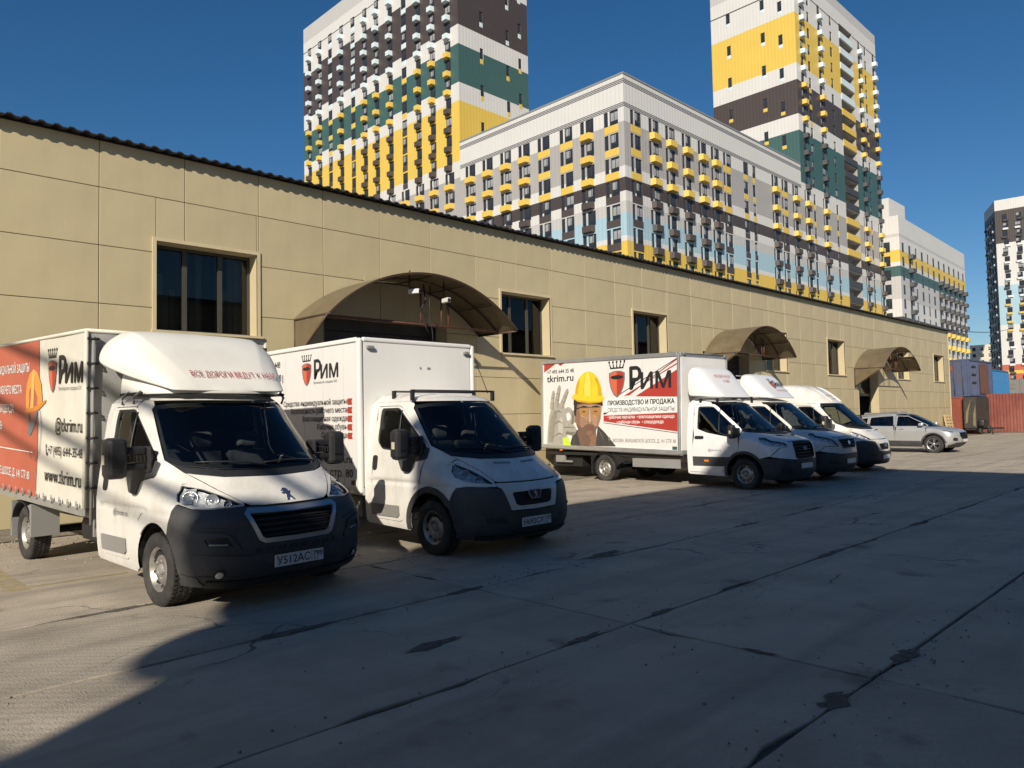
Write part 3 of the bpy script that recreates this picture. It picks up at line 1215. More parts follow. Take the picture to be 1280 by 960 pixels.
def flat_window(w, h, style):
    """window seen at a distance: frame, mullion, transom, pane; outside faces -y, origin at the lower left"""
    k = (round(w, 2), round(h, 2), style)
    if k not in _wm:
        m = MB()
        t = .07
        m.box(0, t, 0, .07, 0, h)
        m.box(w - t, w, 0, .07, 0, h)
        m.box(t, w - t, 0, .07, 0, t)
        m.box(t, w - t, 0, .07, h - t, h)
        m.box(t, w - t, .005, .06, h * .27, h * .27 + t * .8)
        if w > 1.1:
            m.box(w * .5 - t / 2, w * .5 + t / 2, .005, .06, h * .27 + t * .8, h - t)
        m.quad((t, .045, t), (w - t, .045, t), (w - t, .045, h - t), (t, .045, h - t), 1)
        if style == 2:
            m.quad((t * 1.3, .043, h * .45), (w * .6, .043, h * .45), (w * .6, .043, h - t), (t * 1.3, .043, h - t), 2)
        if style == 3:
            m.quad((t, .043, h * .3), (w - t, .043, h * .3), (w - t, .043, h * .86), (t, .043, h * .86), 2)
        _wm[k] = m.mesh('window', [AFRAME, APANE, APANEL])
    return _wm[k]


_bm = {}


def basket(w, h, d, col):
    """air-conditioner basket: a box with sloping ends"""
    k = (round(w, 2), round(h, 2), round(d, 2), col)
    if k not in _bm:
        m = MB()
        s = min(.18, w * .12)
        m.add([(0, 0, 0), (w, 0, 0), (w, 0, h), (0, 0, h), (s, -d, .06), (w - s, -d, .06), (w - s, -d, h), (s, -d, h)],
              [(4, 5, 6, 7), (0, 4, 7, 3), (5, 1, 2, 6), (3, 7, 6, 2), (0, 1, 5, 4)])
        _bm[k] = m.mesh('balcony_basket', BASK[col])
    return _bm[k]


def facade(b, P, Q, z0, z1, color, ops, bands, baskets=(), depth=.11, ubreaks=(), loggias=()):
    """wall strip of building b from P to Q (world x,y): cells coloured by color(u, z), openings ops = (u0,u1,za,zb,style),
    baskets = (u0, w, z, h, d, colour)"""
    P, Q = Vector((P[0], P[1], 0)), Vector((Q[0], Q[1], 0))
    L = (Q - P).length
    t = (Q - P) / L
    n = Vector((t.y, -t.x, 0))                # outside
    us = sorted({0, L} | {o[0] for o in ops} | {o[1] for o in ops} | {u for u in ubreaks if 0 < u < L} | {l[0] for l in loggias} | {l[1] for l in loggias})
    zs = sorted({z0, z1} | {o[2] for o in ops} | {o[3] for o in ops} | {z for z in bands if z0 < z < z1} | {l[2] for l in loggias} | {l[3] for l in loggias})
    ui = {u: i for i, u in enumerate(us)}
    zi = {z: i for i, z in enumerate(zs)}
    mask = set()
    for o in list(ops) + list(loggias):
        for i in range(ui[o[0]], ui[o[1]]):
            for j in range(zi[o[2]], zi[o[3]]):
                mask.add((i, j))
    m = MB()

    def W(u, z, d=0.0):
        p = P + t * u - n * d
        return (p.x, p.y, z)
    for j in range(len(zs) - 1):
        zc = (zs[j] + zs[j + 1]) / 2
        i = 0
        while i < len(us) - 1:
            if (i, j) in mask:
                i += 1
                continue
            c = color((us[i] + us[i + 1]) / 2, zc)
            k = i + 1
            while k < len(us) - 1 and (k, j) not in mask and color((us[k] + us[k + 1]) / 2, zc) == c:
                k += 1
            m.quad(W(us[i], zs[j]), W(us[k], zs[j]), W(us[k], zs[j + 1]), W(us[i], zs[j + 1]), CLN.index(c))
            i = k
    for o in list(ops) + list(loggias):
        u0, u1, a, c = o[:4]
        dd = depth if len(o) < 6 else o[5]
        mi = CLN.index(color((u0 + u1) / 2, c + .05)) if len(o) < 6 else CLN.index('grey')
        for q in (((u0, a, 0), (u0, a, dd), (u0, c, dd), (u0, c, 0)), ((u1, a, dd), (u1, a, 0), (u1, c, 0), (u1, c, dd)),
                  ((u0, c, 0), (u0, c, dd), (u1, c, dd), (u1, c, 0)), ((u0, a, dd), (u0, a, 0), (u1, a, 0), (u1, a, dd))):
            m.quad(*[W(*x) for x in q], mi)
        if len(o) >= 6:
            m.quad(W(u0, a, dd), W(u1, a, dd), W(u1, c, dd), W(u0, c, dd), CLN.index('grey'))
    m.build('wall', CLM, b, fix=False)
    rz = math.atan2(t.y, t.x)
    for o in ops:
        u0, u1, a, c, st = o[:5]
        inst('window', flat_window(u1 - u0, c - a, st), b, W(u0, a, depth - .035), rz)
    for (u0, w, z, h, d, col) in baskets:
        inst('balcony_basket', basket(w, h, d, col), b, W(u0, z, -.005), rz)


def roof_and_back(b, pts, z1, z0=0.0):
    """roof slab and the unseen sides; pts is the plan, the first sides listed are the visible facades"""
    m = MB()
    m.add([(x, y, z1 - .02) for x, y in pts], [tuple(range(len(pts)))], CLN.index('grey'))
    m.build('roof', CLM, b)


def sc(x, y):
    return (x * K, y * K)


def sz(z):
    return (z - 1.7) * K + 1.7


FL = 3.335
ROWS = [65.0 - FL * i for i in range(-8, 20)]         # height of the basket row of each storey
rng = random.Random(3)


def wstyle():
    return rng.choice((1, 1, 2, 2, 3, 1))


def mid_color(flip=0):
    def f(u, z):
        if z > sz(48.35):
            return 'white'
        for (c0, c1) in ((47.65, 48.35), (44.35, 44.95)):
            if sz(c0) < z < sz(c1):
                k = int((z - sz(c0)) / .105)
                return 'lgrey' if k % 2 else 'dark'
        for lim, c in ((42.3, 'white'), (36.1, 'grey'), (34.5, 'white'), (32.6, 'brown'), (31.2, 'white'), (29.6, 'lgrey'), (26.4, 'blue'), (25.7, 'white')):
            if z > sz(lim):
                return c
        return 'yellow'
    return f


LOUV = [sz(47.65) + .105 * i for i in range(7)] + [sz(44.35) + .105 * i for i in range(6)]
MIDB = [sz(z) for z in (48.35, 47.65, 44.95, 44.35, 42.3, 36.1, 34.5, 32.6, 31.2, 29.6, 26.4, 25.7)] + LOUV


def mid_windows(cols, rows, L0, rev=False):
    """pairs of a narrow and a wide window with baskets or spandrels below; cols are positions along the wall"""
    ops, bas = [], []
    for ci, (c, kind) in enumerate(cols):
        for z in rows:
            zb = sz(z + .55)
            h = 2.1 * K
            if kind == 'n':
                ops.append((c - .45, c + .45, zb, zb + h, wstyle()))
            elif kind == 'w':
                ops.append((c - .7, c + .7, zb, zb + h, wstyle()))
            else:
                w1, w2, g = .6, 1.28, .28
                a = c - (w1 + w2 + g) / 2
                if rev:
                    ops.append((a, a + w2, zb, zb + h, wstyle()))
                    ops.append((a + w2 + g, a + w2 + g + w1, zb, zb + h, 1))
                else:
                    ops.append((a, a + w1, zb, zb + h, 1))
                    ops.append((a + w1 + g, a + w1 + g + w2, zb, zb + h, wstyle()))
            col = 'yellow' if z > 34.0 else 'brown'
            if kind == 'b':
                bas.append((c - .9, 1.85, sz(z - .45), .84, .6, col))
            elif kind == 'n':
                bas.append((c - .45, .9, sz(z - .4), .8, .02, col))
            elif kind == 'w':
                bas.append((c - .7, 1.4, sz(z - .4), .8, .02, col))
            else:
                bas.append((c - 1.08, 2.16, sz(z - .5), .92, .02, col))
    return ops, bas


MROWS = [z for z in ROWS if 14 < z < 43]
# middle block
b = empty('apartment_block', (*sc(81.93, 60), 0), label='grey and white nine storey apartment wing with yellow baskets between the two towers', cat='apartment block')
b.location = (0, 0, 0)
cols = [((94.5 - y) * K, k) for y, k in ((91.9, 'b'), (87.65, 'b'), (83.4, 'b'), (79.25, 'b'), (75.1, 'p'), (70.6, 'p'), (66.6, 'b'), (62.25, 'p'))]
ops, bas = mid_windows(cols, MROWS, 34.5 * K)
facade(b, sc(81.93, 94.5), sc(81.93, 60), 0, sz(48.9), mid_color(), ops, MIDB, bas)
xs_ = [(84.6, 'p'), (89.0, 'b'), (93.2, 'b'), (97.6, 'b'), (102.1, 'b'), (106.0, 'b'), (109.8, 'p'), (116.0, 'w'), (118.9, 'n'), (126.7, 'b'), (130.6, 'p'), (135.0, 'b')]
ops, bas = mid_windows([((x - 81.93) * K, k) for x, k in xs_], MROWS, 55 * K)
facade(b, sc(81.93, 60), sc(137.7, 60), 0, sz(48.9), mid_color(), ops, MIDB, bas)
m = MB()
pl = [sc(81.93, 60), sc(137.7, 60), sc(137.7, 78), sc(99.2, 78), sc(99.2, 94.5), sc(81.93, 94.5)]
m.add([(x, y, sz(48.5)) for x, y in pl], [tuple(range(6))])
m.build('roof', CL['grey'], b)
m = MB()
for (x0, x1, y0, y1) in ((81.85, 137.7, 59.9, 60.25), (81.85, 82.2, 60.25, 94.5)):
    m.box(x0 * K, x1 * K, y0 * K, y1 * K, sz(48.9), sz(49.15))
m.build('parapet_cap', mat('cap_metal', (.35, .36, .36), .4, .4), b)


# left tower
def tower_color(bounds, names, grid=None):
    def f(u, z):
        for i, lim in enumerate(bounds):
            o = 0
            if z > sz(lim) + o:
                return names[i]
        return names[-1]
    return f


lt = empty('apartment_tower', label='tall tower banded brown, green, white and yellow left of the grey wing', cat='apartment tower')
LB = [86.2, 84.0, 83.8, 79.6, 69.8, 66.4, 59.6, 56.4, 45.9, 43.0]
LN = ['lgrey', 'white', 'dark', 'white', 'brown', 'white', 'green', 'white', 'yellow', 'white', 'grey']
Ycols = [97.3, 101.6, 105.7, 110.05, 114.35, 118.9, 123.0, 127.35, 131.65, 136.1, 140.3, 144.65]
ops, bas = [], []
for ci, y in enumerate(Ycols):
    c = (147.2 - y) * K
    flat = ci in (3, 7, 9)
    for z in ROWS:
        if not 38 < z < 84:
            continue
        if z < 43.5:
            o2, b2 = mid_windows([(c, 'b')], [z], 0)
            ops += o2
            bas += [(p, w, zz, h, d, 'yellow') for p, w, zz, h, d, _ in b2]
            continue
        zb = sz(z + .55)
        ops.append((c - .66, c + .66, zb, zb + 2.05 * K, wstyle()))
        col = 'blue' if z > 66.5 else 'yellow' if z > 57 else 'brown'
        if flat:
            bas.append((c - .66, 1.32, sz(z - .45), .85, .03, col))
        else:
            bas.append((c - .62, 1.24, sz(z - .45), .82, .7, col))
step = 4.29 * K


def lt_color(u, z):
    # every second pier is shifted by part of a storey, as the cladding steps along the wall
    k = int((u + step * .5) / step) if u > 0 else 0
    zz = z + (0.9 if k % 2 else 0.0) * (1 if sz(56) < z < sz(83) else 0)
    for i, lim in enumerate(LB):
        if zz > sz(lim):
            return LN[i]
    return LN[-1]


bands = [sz(x) for x in LB] + [sz(x) - .9 for x in LB[3:8]]
facade(lt, sc(81.93, 147.2), sc(81.93, 94.5), 0, sz(89.5), lt_color, ops, bands, bas, ubreaks=[(k - .5) * step for k in range(1, 15)])
# its narrow side
ops, bas = [], []
for x, off in ((87.4, 0), (93.9, -.35), (97.1, .45)):
    for z in ROWS[::2]:
        if 46 < z < 88:
            u = (x - 81.93) * K
            zb = sz(z + .3 + off * 3)
            ops.append((u - .35, u + .35, zb, zb + 1.75, 1))
            bas.append((u - .35, .7, zb - .75, .74, .02, 'yellow' if z < 66 else 'blue'))
fb = tower_color(LB, LN)
facade(lt, sc(81.93, 94.5), sc(99.24, 94.5), sz(40), sz(89.5), fb, ops, [sz(x) for x in LB], bas)
m = MB()
m.quad((*sc(99.24, 94.5), 0), (*sc(99.24, 147.2), 0), (*sc(99.24, 147.2), sz(89.5)), (*sc(99.24, 94.5), sz(89.5)))
m.quad((*sc(99.24, 147.2), 0), (*sc(81.93, 147.2), 0), (*sc(81.93, 147.2), sz(89.5)), (*sc(99.24, 147.2), sz(89.5)))
m.build('rear_wall', CL['white'], lt, fix=False)
roof_and_back(lt, [sc(81.93, 94.5), sc(99.24, 94.5), sc(99.24, 147.2), sc(81.93, 147.2)], sz(89.5))

# right tower
rtw = empty('apartment_tower', label='tall tower banded yellow, brown and dark green right of the grey wing', cat='apartment tower')
RB = [87.0, 84.2, 83.95, 78.9, 68.9, 65.6, 58.9, 55.7, 45.6]
RN = ['lgrey', 'white', 'dark', 'white', 'yellow', 'white', 'brown', 'white', 'green', 'white']
ops, bas = [], []
for x, kind in ((140.3, 'b'), (143.6, 'f'), (148.8, 'b'), (154.7, 'n'), (170.2, 'b'), (173.9, 'f'), (178.9, 'b')):
    u = (x - 137.7) * K
    for z in ROWS:
        if not 14 < z < 85:
            continue
        if z < 43.5:
            kk = {'b': 'b', 'f': 'n', 'n': 'n'}[kind]
            if kind == 'f' and x > 170:
                kk = 'n'
            o2, b2 = mid_windows([(u, kk)], [z], 0)
            ops += o2
            bas += b2
            continue
        zb = sz(z + .55)
        hw = .62 if kind == 'b' else .5
        ops.append((u - hw, u + hw, zb, zb + 2.05 * K, wstyle()))
        col = 'blue' if z > 67 else 'yellow' if z > 56.5 else 'dark'
        if kind == 'b':
            bas.append((u - .62, 1.24, sz(z - .45), .82, .7, col))
        elif kind == 'f' and 56.5 < z < 67:
            bas.append((u - .5, 1.0, sz(z - .45), .82, .03, col))
logg = []
for z in ROWS:
    if 14 < z < 84:
        logg.append(((159.2 - 137.7) * K, (166.4 - 137.7) * K, sz(z - .2), sz(z + FL - .55), 0, 1.5))


def rt_color(u, z):
    if z < sz(45.6):
        for lim, c in ((42.3, 'white'), (36.1, 'grey'), (34.5, 'white'), (32.6, 'brown'), (31.2, 'white'), (29.6, 'lgrey'), (26.4, 'blue'), (25.7, 'white')):
            if z > sz(lim):
                return c
        return 'yellow'
    for i, lim in enumerate(RB):
        if z > sz(lim):
            return RN[i]
    return RN[-1]


facade(rtw, sc(137.7, 60), sc(180.6, 60), 0, sz(89.2), rt_color, ops, [sz(x) for x in RB] + MIDB[4:12], bas, loggias=logg)
# loggia parapets
for z in ROWS:
    if 14 < z < 84:
        col = 'blue' if z > 66.9 else 'yellow' if z > 56.3 or 34 < z < 43 else 'dark'
        k = ('lp', col)
        if k not in _bm:
            mm = MB()
            mm.box(0, 7.2 * K, -.12, .0, 0, 1.05)
            mm.box(0, 7.2 * K, -.12, 1.4, -.16, -.004)
            _bm[k] = mm.mesh('loggia_parapet', BASK[col])
        inst('loggia_parapet', _bm[k], rtw, (159.2 * K, 60 * K - .01, sz(z - .2)))
ops, bas = [], []
for y, off in ((74.0, 0), (66.6, .1), (63.0, 1.9)):
    for z in ROWS[1::2]:
        if 50 < z < 88:
            u = (77.9 - y) * K
            zb = sz(z + .3 - off)
            ops.append((u - .38, u + .38, zb, zb + 1.75, 1))
            bas.append((u - .38, .76, zb - .6, .59, .02, 'yellow' if z < 66 else 'blue'))
facade(rtw, sc(137.7, 77.9), sc(137.7, 60), sz(45), sz(89.2), rt_color, ops, [sz(x) for x in RB], bas)
m = MB()
m.quad((*sc(180.6, 60), 0), (*sc(180.6, 77.9), 0), (*sc(180.6, 77.9), sz(89.2)), (*sc(180.6, 60), sz(89.2)))
m.quad((*sc(180.6, 77.9), 0), (*sc(137.7, 77.9), 0), (*sc(137.7, 77.9), sz(89.2)), (*sc(180.6, 77.9), sz(89.2)))
m.build('rear_wall', CL['white'], rtw, fix=False)
roof_and_back(rtw, [sc(137.7, 60), sc(180.6, 60), sc(180.6, 77.9), sc(137.7, 77.9)], sz(89.2))


# ---- helper: point on the ground plan seen at a pixel column (1280 wide) at a given depth along the view axis
def at_px(px, py, depth):
    d = fw + r2 * ((px - 640) / CAM_F) - u2 * ((py - 480) / CAM_F)
    return Vector((0, 0, CAM_H)) + d * depth


# farther wing beyond the right tower
c = at_px(1122.5, 268.7, 150)
zt = c.z
bx, by = c.x, c.y
e5 = at_px(1204.5, 309.7, 150)
ang = rad(2.0)
tx, ty = math.cos(ang), math.sin(ang)
# length of the long side so that it ends at the pixel column 1204.5
dirr = at_px(1204.5, 309.7, 1) - Vector((0, 0, CAM_H))
# solve c + t*(tx,ty) on the ray direction (x,y)
det = tx * -dirr.y + ty * dirr.x
tt = (-bx * -dirr.y + -by * dirr.x) / det
LEN5 = abs(tt)
b5 = empty('apartment_block', label='far apartment wing with yellow and green stripe and dark balconies beyond the right tower', cat='apartment block')
Q5 = (bx + tx * LEN5, by + ty * LEN5)
P5 = (bx - ty * 16, by + tx * 16)
fl = 2.9


def c5(u, z):
    h = zt - z
    if h < 4.3:
        return 'white' if h < 3.7 else 'lgrey'
    for lim, cc in ((7.0, 'white'), (9.4, 'yellow'), (10.3, 'white'), (12.4, 'green'), (17.0, 'lgrey'), (20.6, 'white'), (22.6, 'brown'), (60, 'white')):
        if h < lim:
            return cc
    return 'white'


B5 = [zt - h for h in (3.7, 4.3, 7.0, 9.4, 10.3, 12.4, 17.0, 20.6, 22.6)]
ops, bas = [], []
n5 = 12
for i in range(11):
    zb = zt - 7.3 - fl * i
    if zb < 1:
        break
    for j in range(n5):
        u = LEN5 * (j + .5) / n5
        if j in (2, 4):
            ops.append((u - .45, u + .45, zb, zb + 2.2, 1))
        else:
            ops.append((u - .7, u + .7, zb, zb + 2.0, 1))
        col = 'yellow' if i in (5, 6, 7) else 'dark'
        if j in (1, 6, 7, 8, 9, 10, 11) and not (i == 0 and j > 5):
            bas.append((u - .95, 1.9, zb - .85, .95, .85, col))
facade(b5, (bx, by), Q5, 0, zt, c5, ops, B5, bas, depth=.05)
ops = []
for i in range(11):
    zb = zt - 7.3 - fl * i
    for u in (3.5, 9.5, 13.6):
        if zb > 1:
            ops.append((u - .6, u + .6, zb, zb + 2.1, 1))
facade(b5, P5, (bx, by), 0, zt, c5, ops, B5, [])
roof_and_back(b5, [(bx, by), Q5, (Q5[0] - ty * 16, Q5[1] + tx * 16), P5], zt)
m = MB()
q = at_px(1119, 247, 158)
m.box(q.x - 1, q.x + 9, q.y + 1, q.y + 12, zt - .02, q.z)
m.build('roof_house', CL['white'], b5)

# far tower at the edge of the yard view
A7 = at_px(1242.5, 251.2, 255)
z7 = A7.z
d12 = math.atan2(A7.y, A7.x)
ta, tb = d12 + rad(11), d12 - rad(97)
La, Lb = 17.0, 24.0
P7 = (A7.x + math.cos(ta) * La, A7.y + math.sin(ta) * La)
Q7 = (A7.x + math.cos(tb) * Lb, A7.y + math.sin(tb) * Lb)
b7 = empty('apartment_tower', label='distant tower with brown top, white middle and pale blue band above the rusty containers', cat='apartment tower')


def c7(u, z):
    h = z7 - z
    for lim, cc in ((3.6, 'white'), (15.0, 'brown'), (29.5, 'white'), (43.0, 'blue'), (56.5, 'white'), (58.5, 'red'), (59.6, 'yellow')):
        if h < lim:
            return cc
    return 'red'


def c7d(u, z):
    return 'lgrey' if z7 - z < 3.6 else 'brown' if z7 - z < 56.5 else 'red'


B7 = [z7 - h for h in (3.6, 15, 29.5, 43, 56.5, 58.5, 59.6)]
ops, bas = [], []
for i in range(22):
    zb = z7 - 6.9 - fl * i
    if zb < 3:
        break
    for j in range(6):
        u = 2.6 + 3.75 * j + (.35 if (i + j) % 2 else 0)
        ops.append((u - .75, u + .75, zb, zb + 1.75, wstyle()))
        col = 'yellow' if 9 < i < 14 else 'white' if i % 2 else 'dark'
        bas.append((u - .95 + (.5 if i % 3 == 0 else 0), 1.7, zb - .78, .7, .55, col))
facade(b7, (A7.x, A7.y), Q7, 0, z7, c7, ops, B7, bas)
ops, bas = [], []
for i in range(22):
    zb = z7 - 6.9 - fl * i
    if zb < 3:
        break
    for j in range(4):
        u = 2.2 + 4.0 * j
        ops.append((u - .75, u + .75, zb, zb + 1.75, 1))
        bas.append((u - .9, 1.8, zb - .78, .7, .55, 'white' if (i + j) % 3 else 'dark'))
facade(b7, P7, (A7.x, A7.y), 0, z7, c7d, ops, B7, bas)
roof_and_back(b7, [(A7.x, A7.y), Q7, (Q7[0] + P7[0] - A7.x, Q7[1] + P7[1] - A7.y), P7], z7)
# pale old block in the gap
A8 = at_px(1212, 432, 330)
b8 = empty('apartment_block', label='pale beige old apartment block far off between the wing and the distant tower', cat='apartment block')
ops = []
z8 = A8.z
for i in range(10):
    for j in range(9):
        zb = z8 - 2.6 - 2.8 * i
        if zb > 1:
            ops.append((1.6 + 3 * j - .6, 1.6 + 3 * j + .6, zb, zb + 1.5, 1 + j % 3))
d8 = math.atan2(A8.y, A8.x) - rad(97)
Q8 = (A8.x + math.cos(d8) * 28, A8.y + math.sin(d8) * 28)
P8 = (A8.x - math.sin(d8) * -12, A8.y + math.cos(d8) * -12)
facade(b8, (A8.x, A8.y), Q8, 0, z8, lambda u, z: 'pale', ops, [], [(3 + 6 * (i % 4), 1.8, z8 - 3.6 - 2.8 * i, 1.0, .8, 'white') for i in range(9)])
m = MB()
bk = (Q8[0] + math.cos(d12) * 12, Q8[1] + math.sin(d12) * 12)
bk2 = (A8.x + math.cos(d12) * 12, A8.y + math.sin(d12) * 12)
m.add([(A8.x, A8.y, z8 - .05), (*Q8, z8 - .05), (*bk, z8 - .05), (*bk2, z8 - .05), (*bk, 0), (*bk2, 0), (A8.x, A8.y, 0), (*Q8, 0)], [(0, 1, 2, 3), (3, 2, 4, 5), (0, 3, 5, 6), (1, 7, 4, 2)])
m.build('rear_wall', CL['pale'], b8)

# ================================================================== far yard: containers, fence, trailer, pallet
BLUEC = mat('blue_container_paint', (.06, .085, .165), .6, var=.15, vscale=1.2, dirt=(.16, .10, .07), dirt_amt=.5, dirt_scale=1.2, streak=True)
REDC = mat('orange_red_paint', (.25, .06, .036), .6, var=.15, vscale=1.5, dirt=(.22, .10, .06), dirt_amt=.5, dirt_scale=1.6, streak=True)
RUST = mat('rust_red_sheet', (.22, .062, .045), .7, var=.2, vscale=1.0, dirt=(.34, .16, .11), dirt_amt=.6, dirt_scale=1.3, streak=True)
BRNC = mat('brown_sheet', (.16, .075, .05), .7, var=.2, vscale=2)
TARPD = mat('dark_tarp', (.045, .038, .030), .75, var=.3, vscale=2.5, bump=.4, bscale=6)
TARPL = mat('sand_tarp', (.19, .155, .095), .8, var=.2, vscale=2.5, bump=.4, bscale=6)
WOOD = mat('pale_pallet_wood', (.52, .38, .20), .75, var=.2, vscale=6, dirt=(.3, .22, .12), dirt_amt=.5, dirt_scale=5)
GCONC = mat('grey_fence_concrete', (.22, .22, .21), .9, var=.2, vscale=2, dirt=(.12, .12, .11), dirt_amt=.5, dirt_scale=2)


def corrugated(p, q, z0, z1, pitch, depth, n=4):
    """trapezoid sheet from p to q (plan) as one strip; returns verts, faces"""
    p, q = Vector((*p, 0)), Vector((*q, 0))
    L = (q - p).length
    t = (q - p) / L
    nn = Vector((t.y, -t.x, 0))
    k = int(L / pitch)
    pr = []
    for i in range(k):
        for a, d in ((0, 0), (.3, 0), (.45, 1), (.85, 1)):
            pr.append(((i + a) * pitch, d * depth))
    pr.append((k * pitch, 0))
    V, F = [], []
    for u, d in pr:
        w = p + t * u - nn * d
        V += [(w.x, w.y, z0), (w.x, w.y, z1)]
    for i in range(len(pr) - 1):
        F.append((2 * i, 2 * i + 2, 2 * i + 3, 2 * i + 1))
    return V, F


def container(x, y, z, label, m_end, m_side, doors=True, W_=2.44, L_=6.06, Hh=2.55):
    """end face looks to -x, long side to -y; origin at the near lower corner"""
    e = empty('shipping_container', (x, y, z), label=label, cat='container')
    f = MB()
    b = .12
    for yy in (0, W_ - b):
        for xx in (0, L_ - b):
            f.box(xx, xx + b, yy, yy + b, 0, Hh)
    for zz in (0, Hh - b):
        for yy in (0, W_ - b):
            f.box(b, L_ - b, yy + .004, yy + b - .004, zz + .004, zz + b - .004)
        for xx in (0, L_ - b):
            f.box(xx + .004, xx + b - .004, b, W_ - b, zz + .004, zz + b - .004)
    f.build('frame', m_end, e)
    s = MB()
    s.add(*corrugated((b, .03), (L_ - b, .03), b, Hh - b, .26, .04))
    s.build('side_wall', m_side, e, fix=False)
    s = MB()
    s.add(*corrugated((L_ - b, W_ - .03), (b, W_ - .03), b, Hh - b, .26, .04))
    s.quad((L_ - .03, b, b), (L_ - .03, W_ - b, b), (L_ - .03, W_ - b, Hh - b), (L_ - .03, b, Hh - b))
    s.build('rear_wall', m_side, e, fix=False)
    part('roof', m_side, e, (b, L_ - b, b, W_ - b, Hh - .06, Hh - .02))
    for k in range(2):
        y0 = b + k * (W_ / 2 - b) + .01
        d = part('door', m_end, e, (.03, .08, y0, y0 + W_ / 2 - b - .02, b, Hh - b))
        if doors:
            for q in (.25, .72):
                mm = MB()
                yy = y0 + (W_ / 2 - b) * q
                mm.tube([(.0, yy, .1), (.0, yy, Hh - .1)], .03, 6)
                for zz in (.4, 1.2, 2.0):
                    mm.box(-.02, .03, yy - .06, yy + .06, zz, zz + .07)
                mm.build('locking_bar', BLUEC if m_end == BLUEC else BRNC, d)
    return e


# lower orange-red container, the blue one on top of it
XC, YC = 57.3, 13.95
cr = container(XC - .25, YC + .42, 0, 'orange red container below the blue one at the warehouse corner', REDC, BRNC, False)
part('hatch', BLK, cr, (.005, .028, .85, 1.75, .95, 2.1))
part('hatch_rim', REDC, cr, (-.02, .0, .78, 1.82, .86, .93))
part('hatch_rim', REDC, cr, (-.02, .0, .78, 1.82, 2.12, 2.18))
cb = container(XC, YC, 2.56, 'blue shipping container standing on top of the orange red one', BLUEC, BLUEC)
part('vent_slot', BLK, cb, *[(.7, 1.7, -.012, -.002, .9 + .55 * k, 1.02 + .55 * k) for k in range(3)])
part('patch_plate', BRNC, cb, (2.6, 4.9, -.016, -.004, .2, 2.3))
part('paint_mark', REDC, cb, (-.012, -.004, 1.0, 1.75, 1.75, 2.1), (-.012, -.004, 1.35, 1.7, .8, .95))
# small blue container farther behind
bcp = at_px(1240, 480, 63)
bc = container(bcp.x, bcp.y, 2.5, 'bright blue container end behind the stacked containers', mat('bright_blue_paint', (.03, .17, .38), .55, var=.15, dirt=(.1, .14, .2), dirt_amt=.4), mat('bright_blue_paint'), False)
part('plinth', GCONC, bc, (0, 6, 0, 2.44, -2.5, -.01))
# covered trailer
tr = empty('covered_trailer', (56.75, 13.52, 0), 0, label='tall narrow trailer under dark and sand coloured tarpaulin beside the rusty fence', cat='trailer')
m = MB()
m.box(0, 3.4, 0, .76, .40, 2.5, ch=.05)
m.build('tarpaulin', TARPD, tr)
m = MB()
m.add([(-.012, .52, .8), (-.012, .66, .7), (-.012, .60, 1.5), (-.012, .30, 2.3), (-.012, .45, 1.5)], [(0, 1, 2, 3, 4)])
m.build('tarpaulin_patch', TARPL, tr, fix=False)
m = MB()
m.add([(-.014, .05, .5), (-.014, .22, .6), (-.014, .18, 1.3), (-.014, .04, 2.0)], [(0, 1, 2, 3)])
m.build('tarpaulin_patch', TARPL, tr, fix=False)
part('chassis', BLK, tr, (.05, 3.3, .06, .70, .28, .40))
for x in (.5, 2.6):
    m = MB()
    m.lathe([(.02, -.07), (.24, -.07), (.28, -.04), (.28, .08), (.24, .1), (.02, .1)], 20, 'y', centre=(x, -.12, .28))
    m.build('wheel', RUBBER, tr)
m = MB()
m.box(.05, 1.0, -.42, -.03, .5, .98, ch=.12)
m.build('mudguard', BLK, tr)
m = MB()
m.tube([(.3, -.2, .40), (.0, -1.0, .40)], .05, 6)
m.tube([(.0, -.9, .40), (.0, -.9, .01)], .035, 6)
m.box(-.15, .2, -1.5, -.7, .36, .47)
m.build('drawbar', BLK, tr)
# rusty fence of trapezoid sheets: each sheet its own piece
fe = empty('sheet_fence', (0, 0, 0), label='rust red fence of tall trapezoid metal sheets at the end of the yard', cat='fence')


def on_ground(px, py):
    d_ = fw + r2 * ((px - 640) / CAM_F) - u2 * ((py - 480) / CAM_F)
    q_ = d_ * (-CAM_H / d_.z)
    return Vector((q_.x, q_.y))


fp, fq = on_ground(1228, 540.6), on_ground(1345, 540.5)
fd = (fq - fp).normalized()
for k in range(13):
    a, b_ = fp + fd * 1.15 * k, fp + fd * (1.15 * k + 1.17)
    m = MB()
    m.add(*corrugated((a.x, a.y), (b_.x, b_.y), .02 + random.uniform(0, .04), 2.75 + random.uniform(-.05, .05), .1949, .035))
    m.build('fence_sheet', RUST, fe, fix=False)
m = MB()
for zz in (.5, 2.3):
    m.tube([(fp.x + .1, fp.y, zz), (fq.x + .1, fq.y, zz)], .04, 6)
m.build('rail', BRNC, fe)
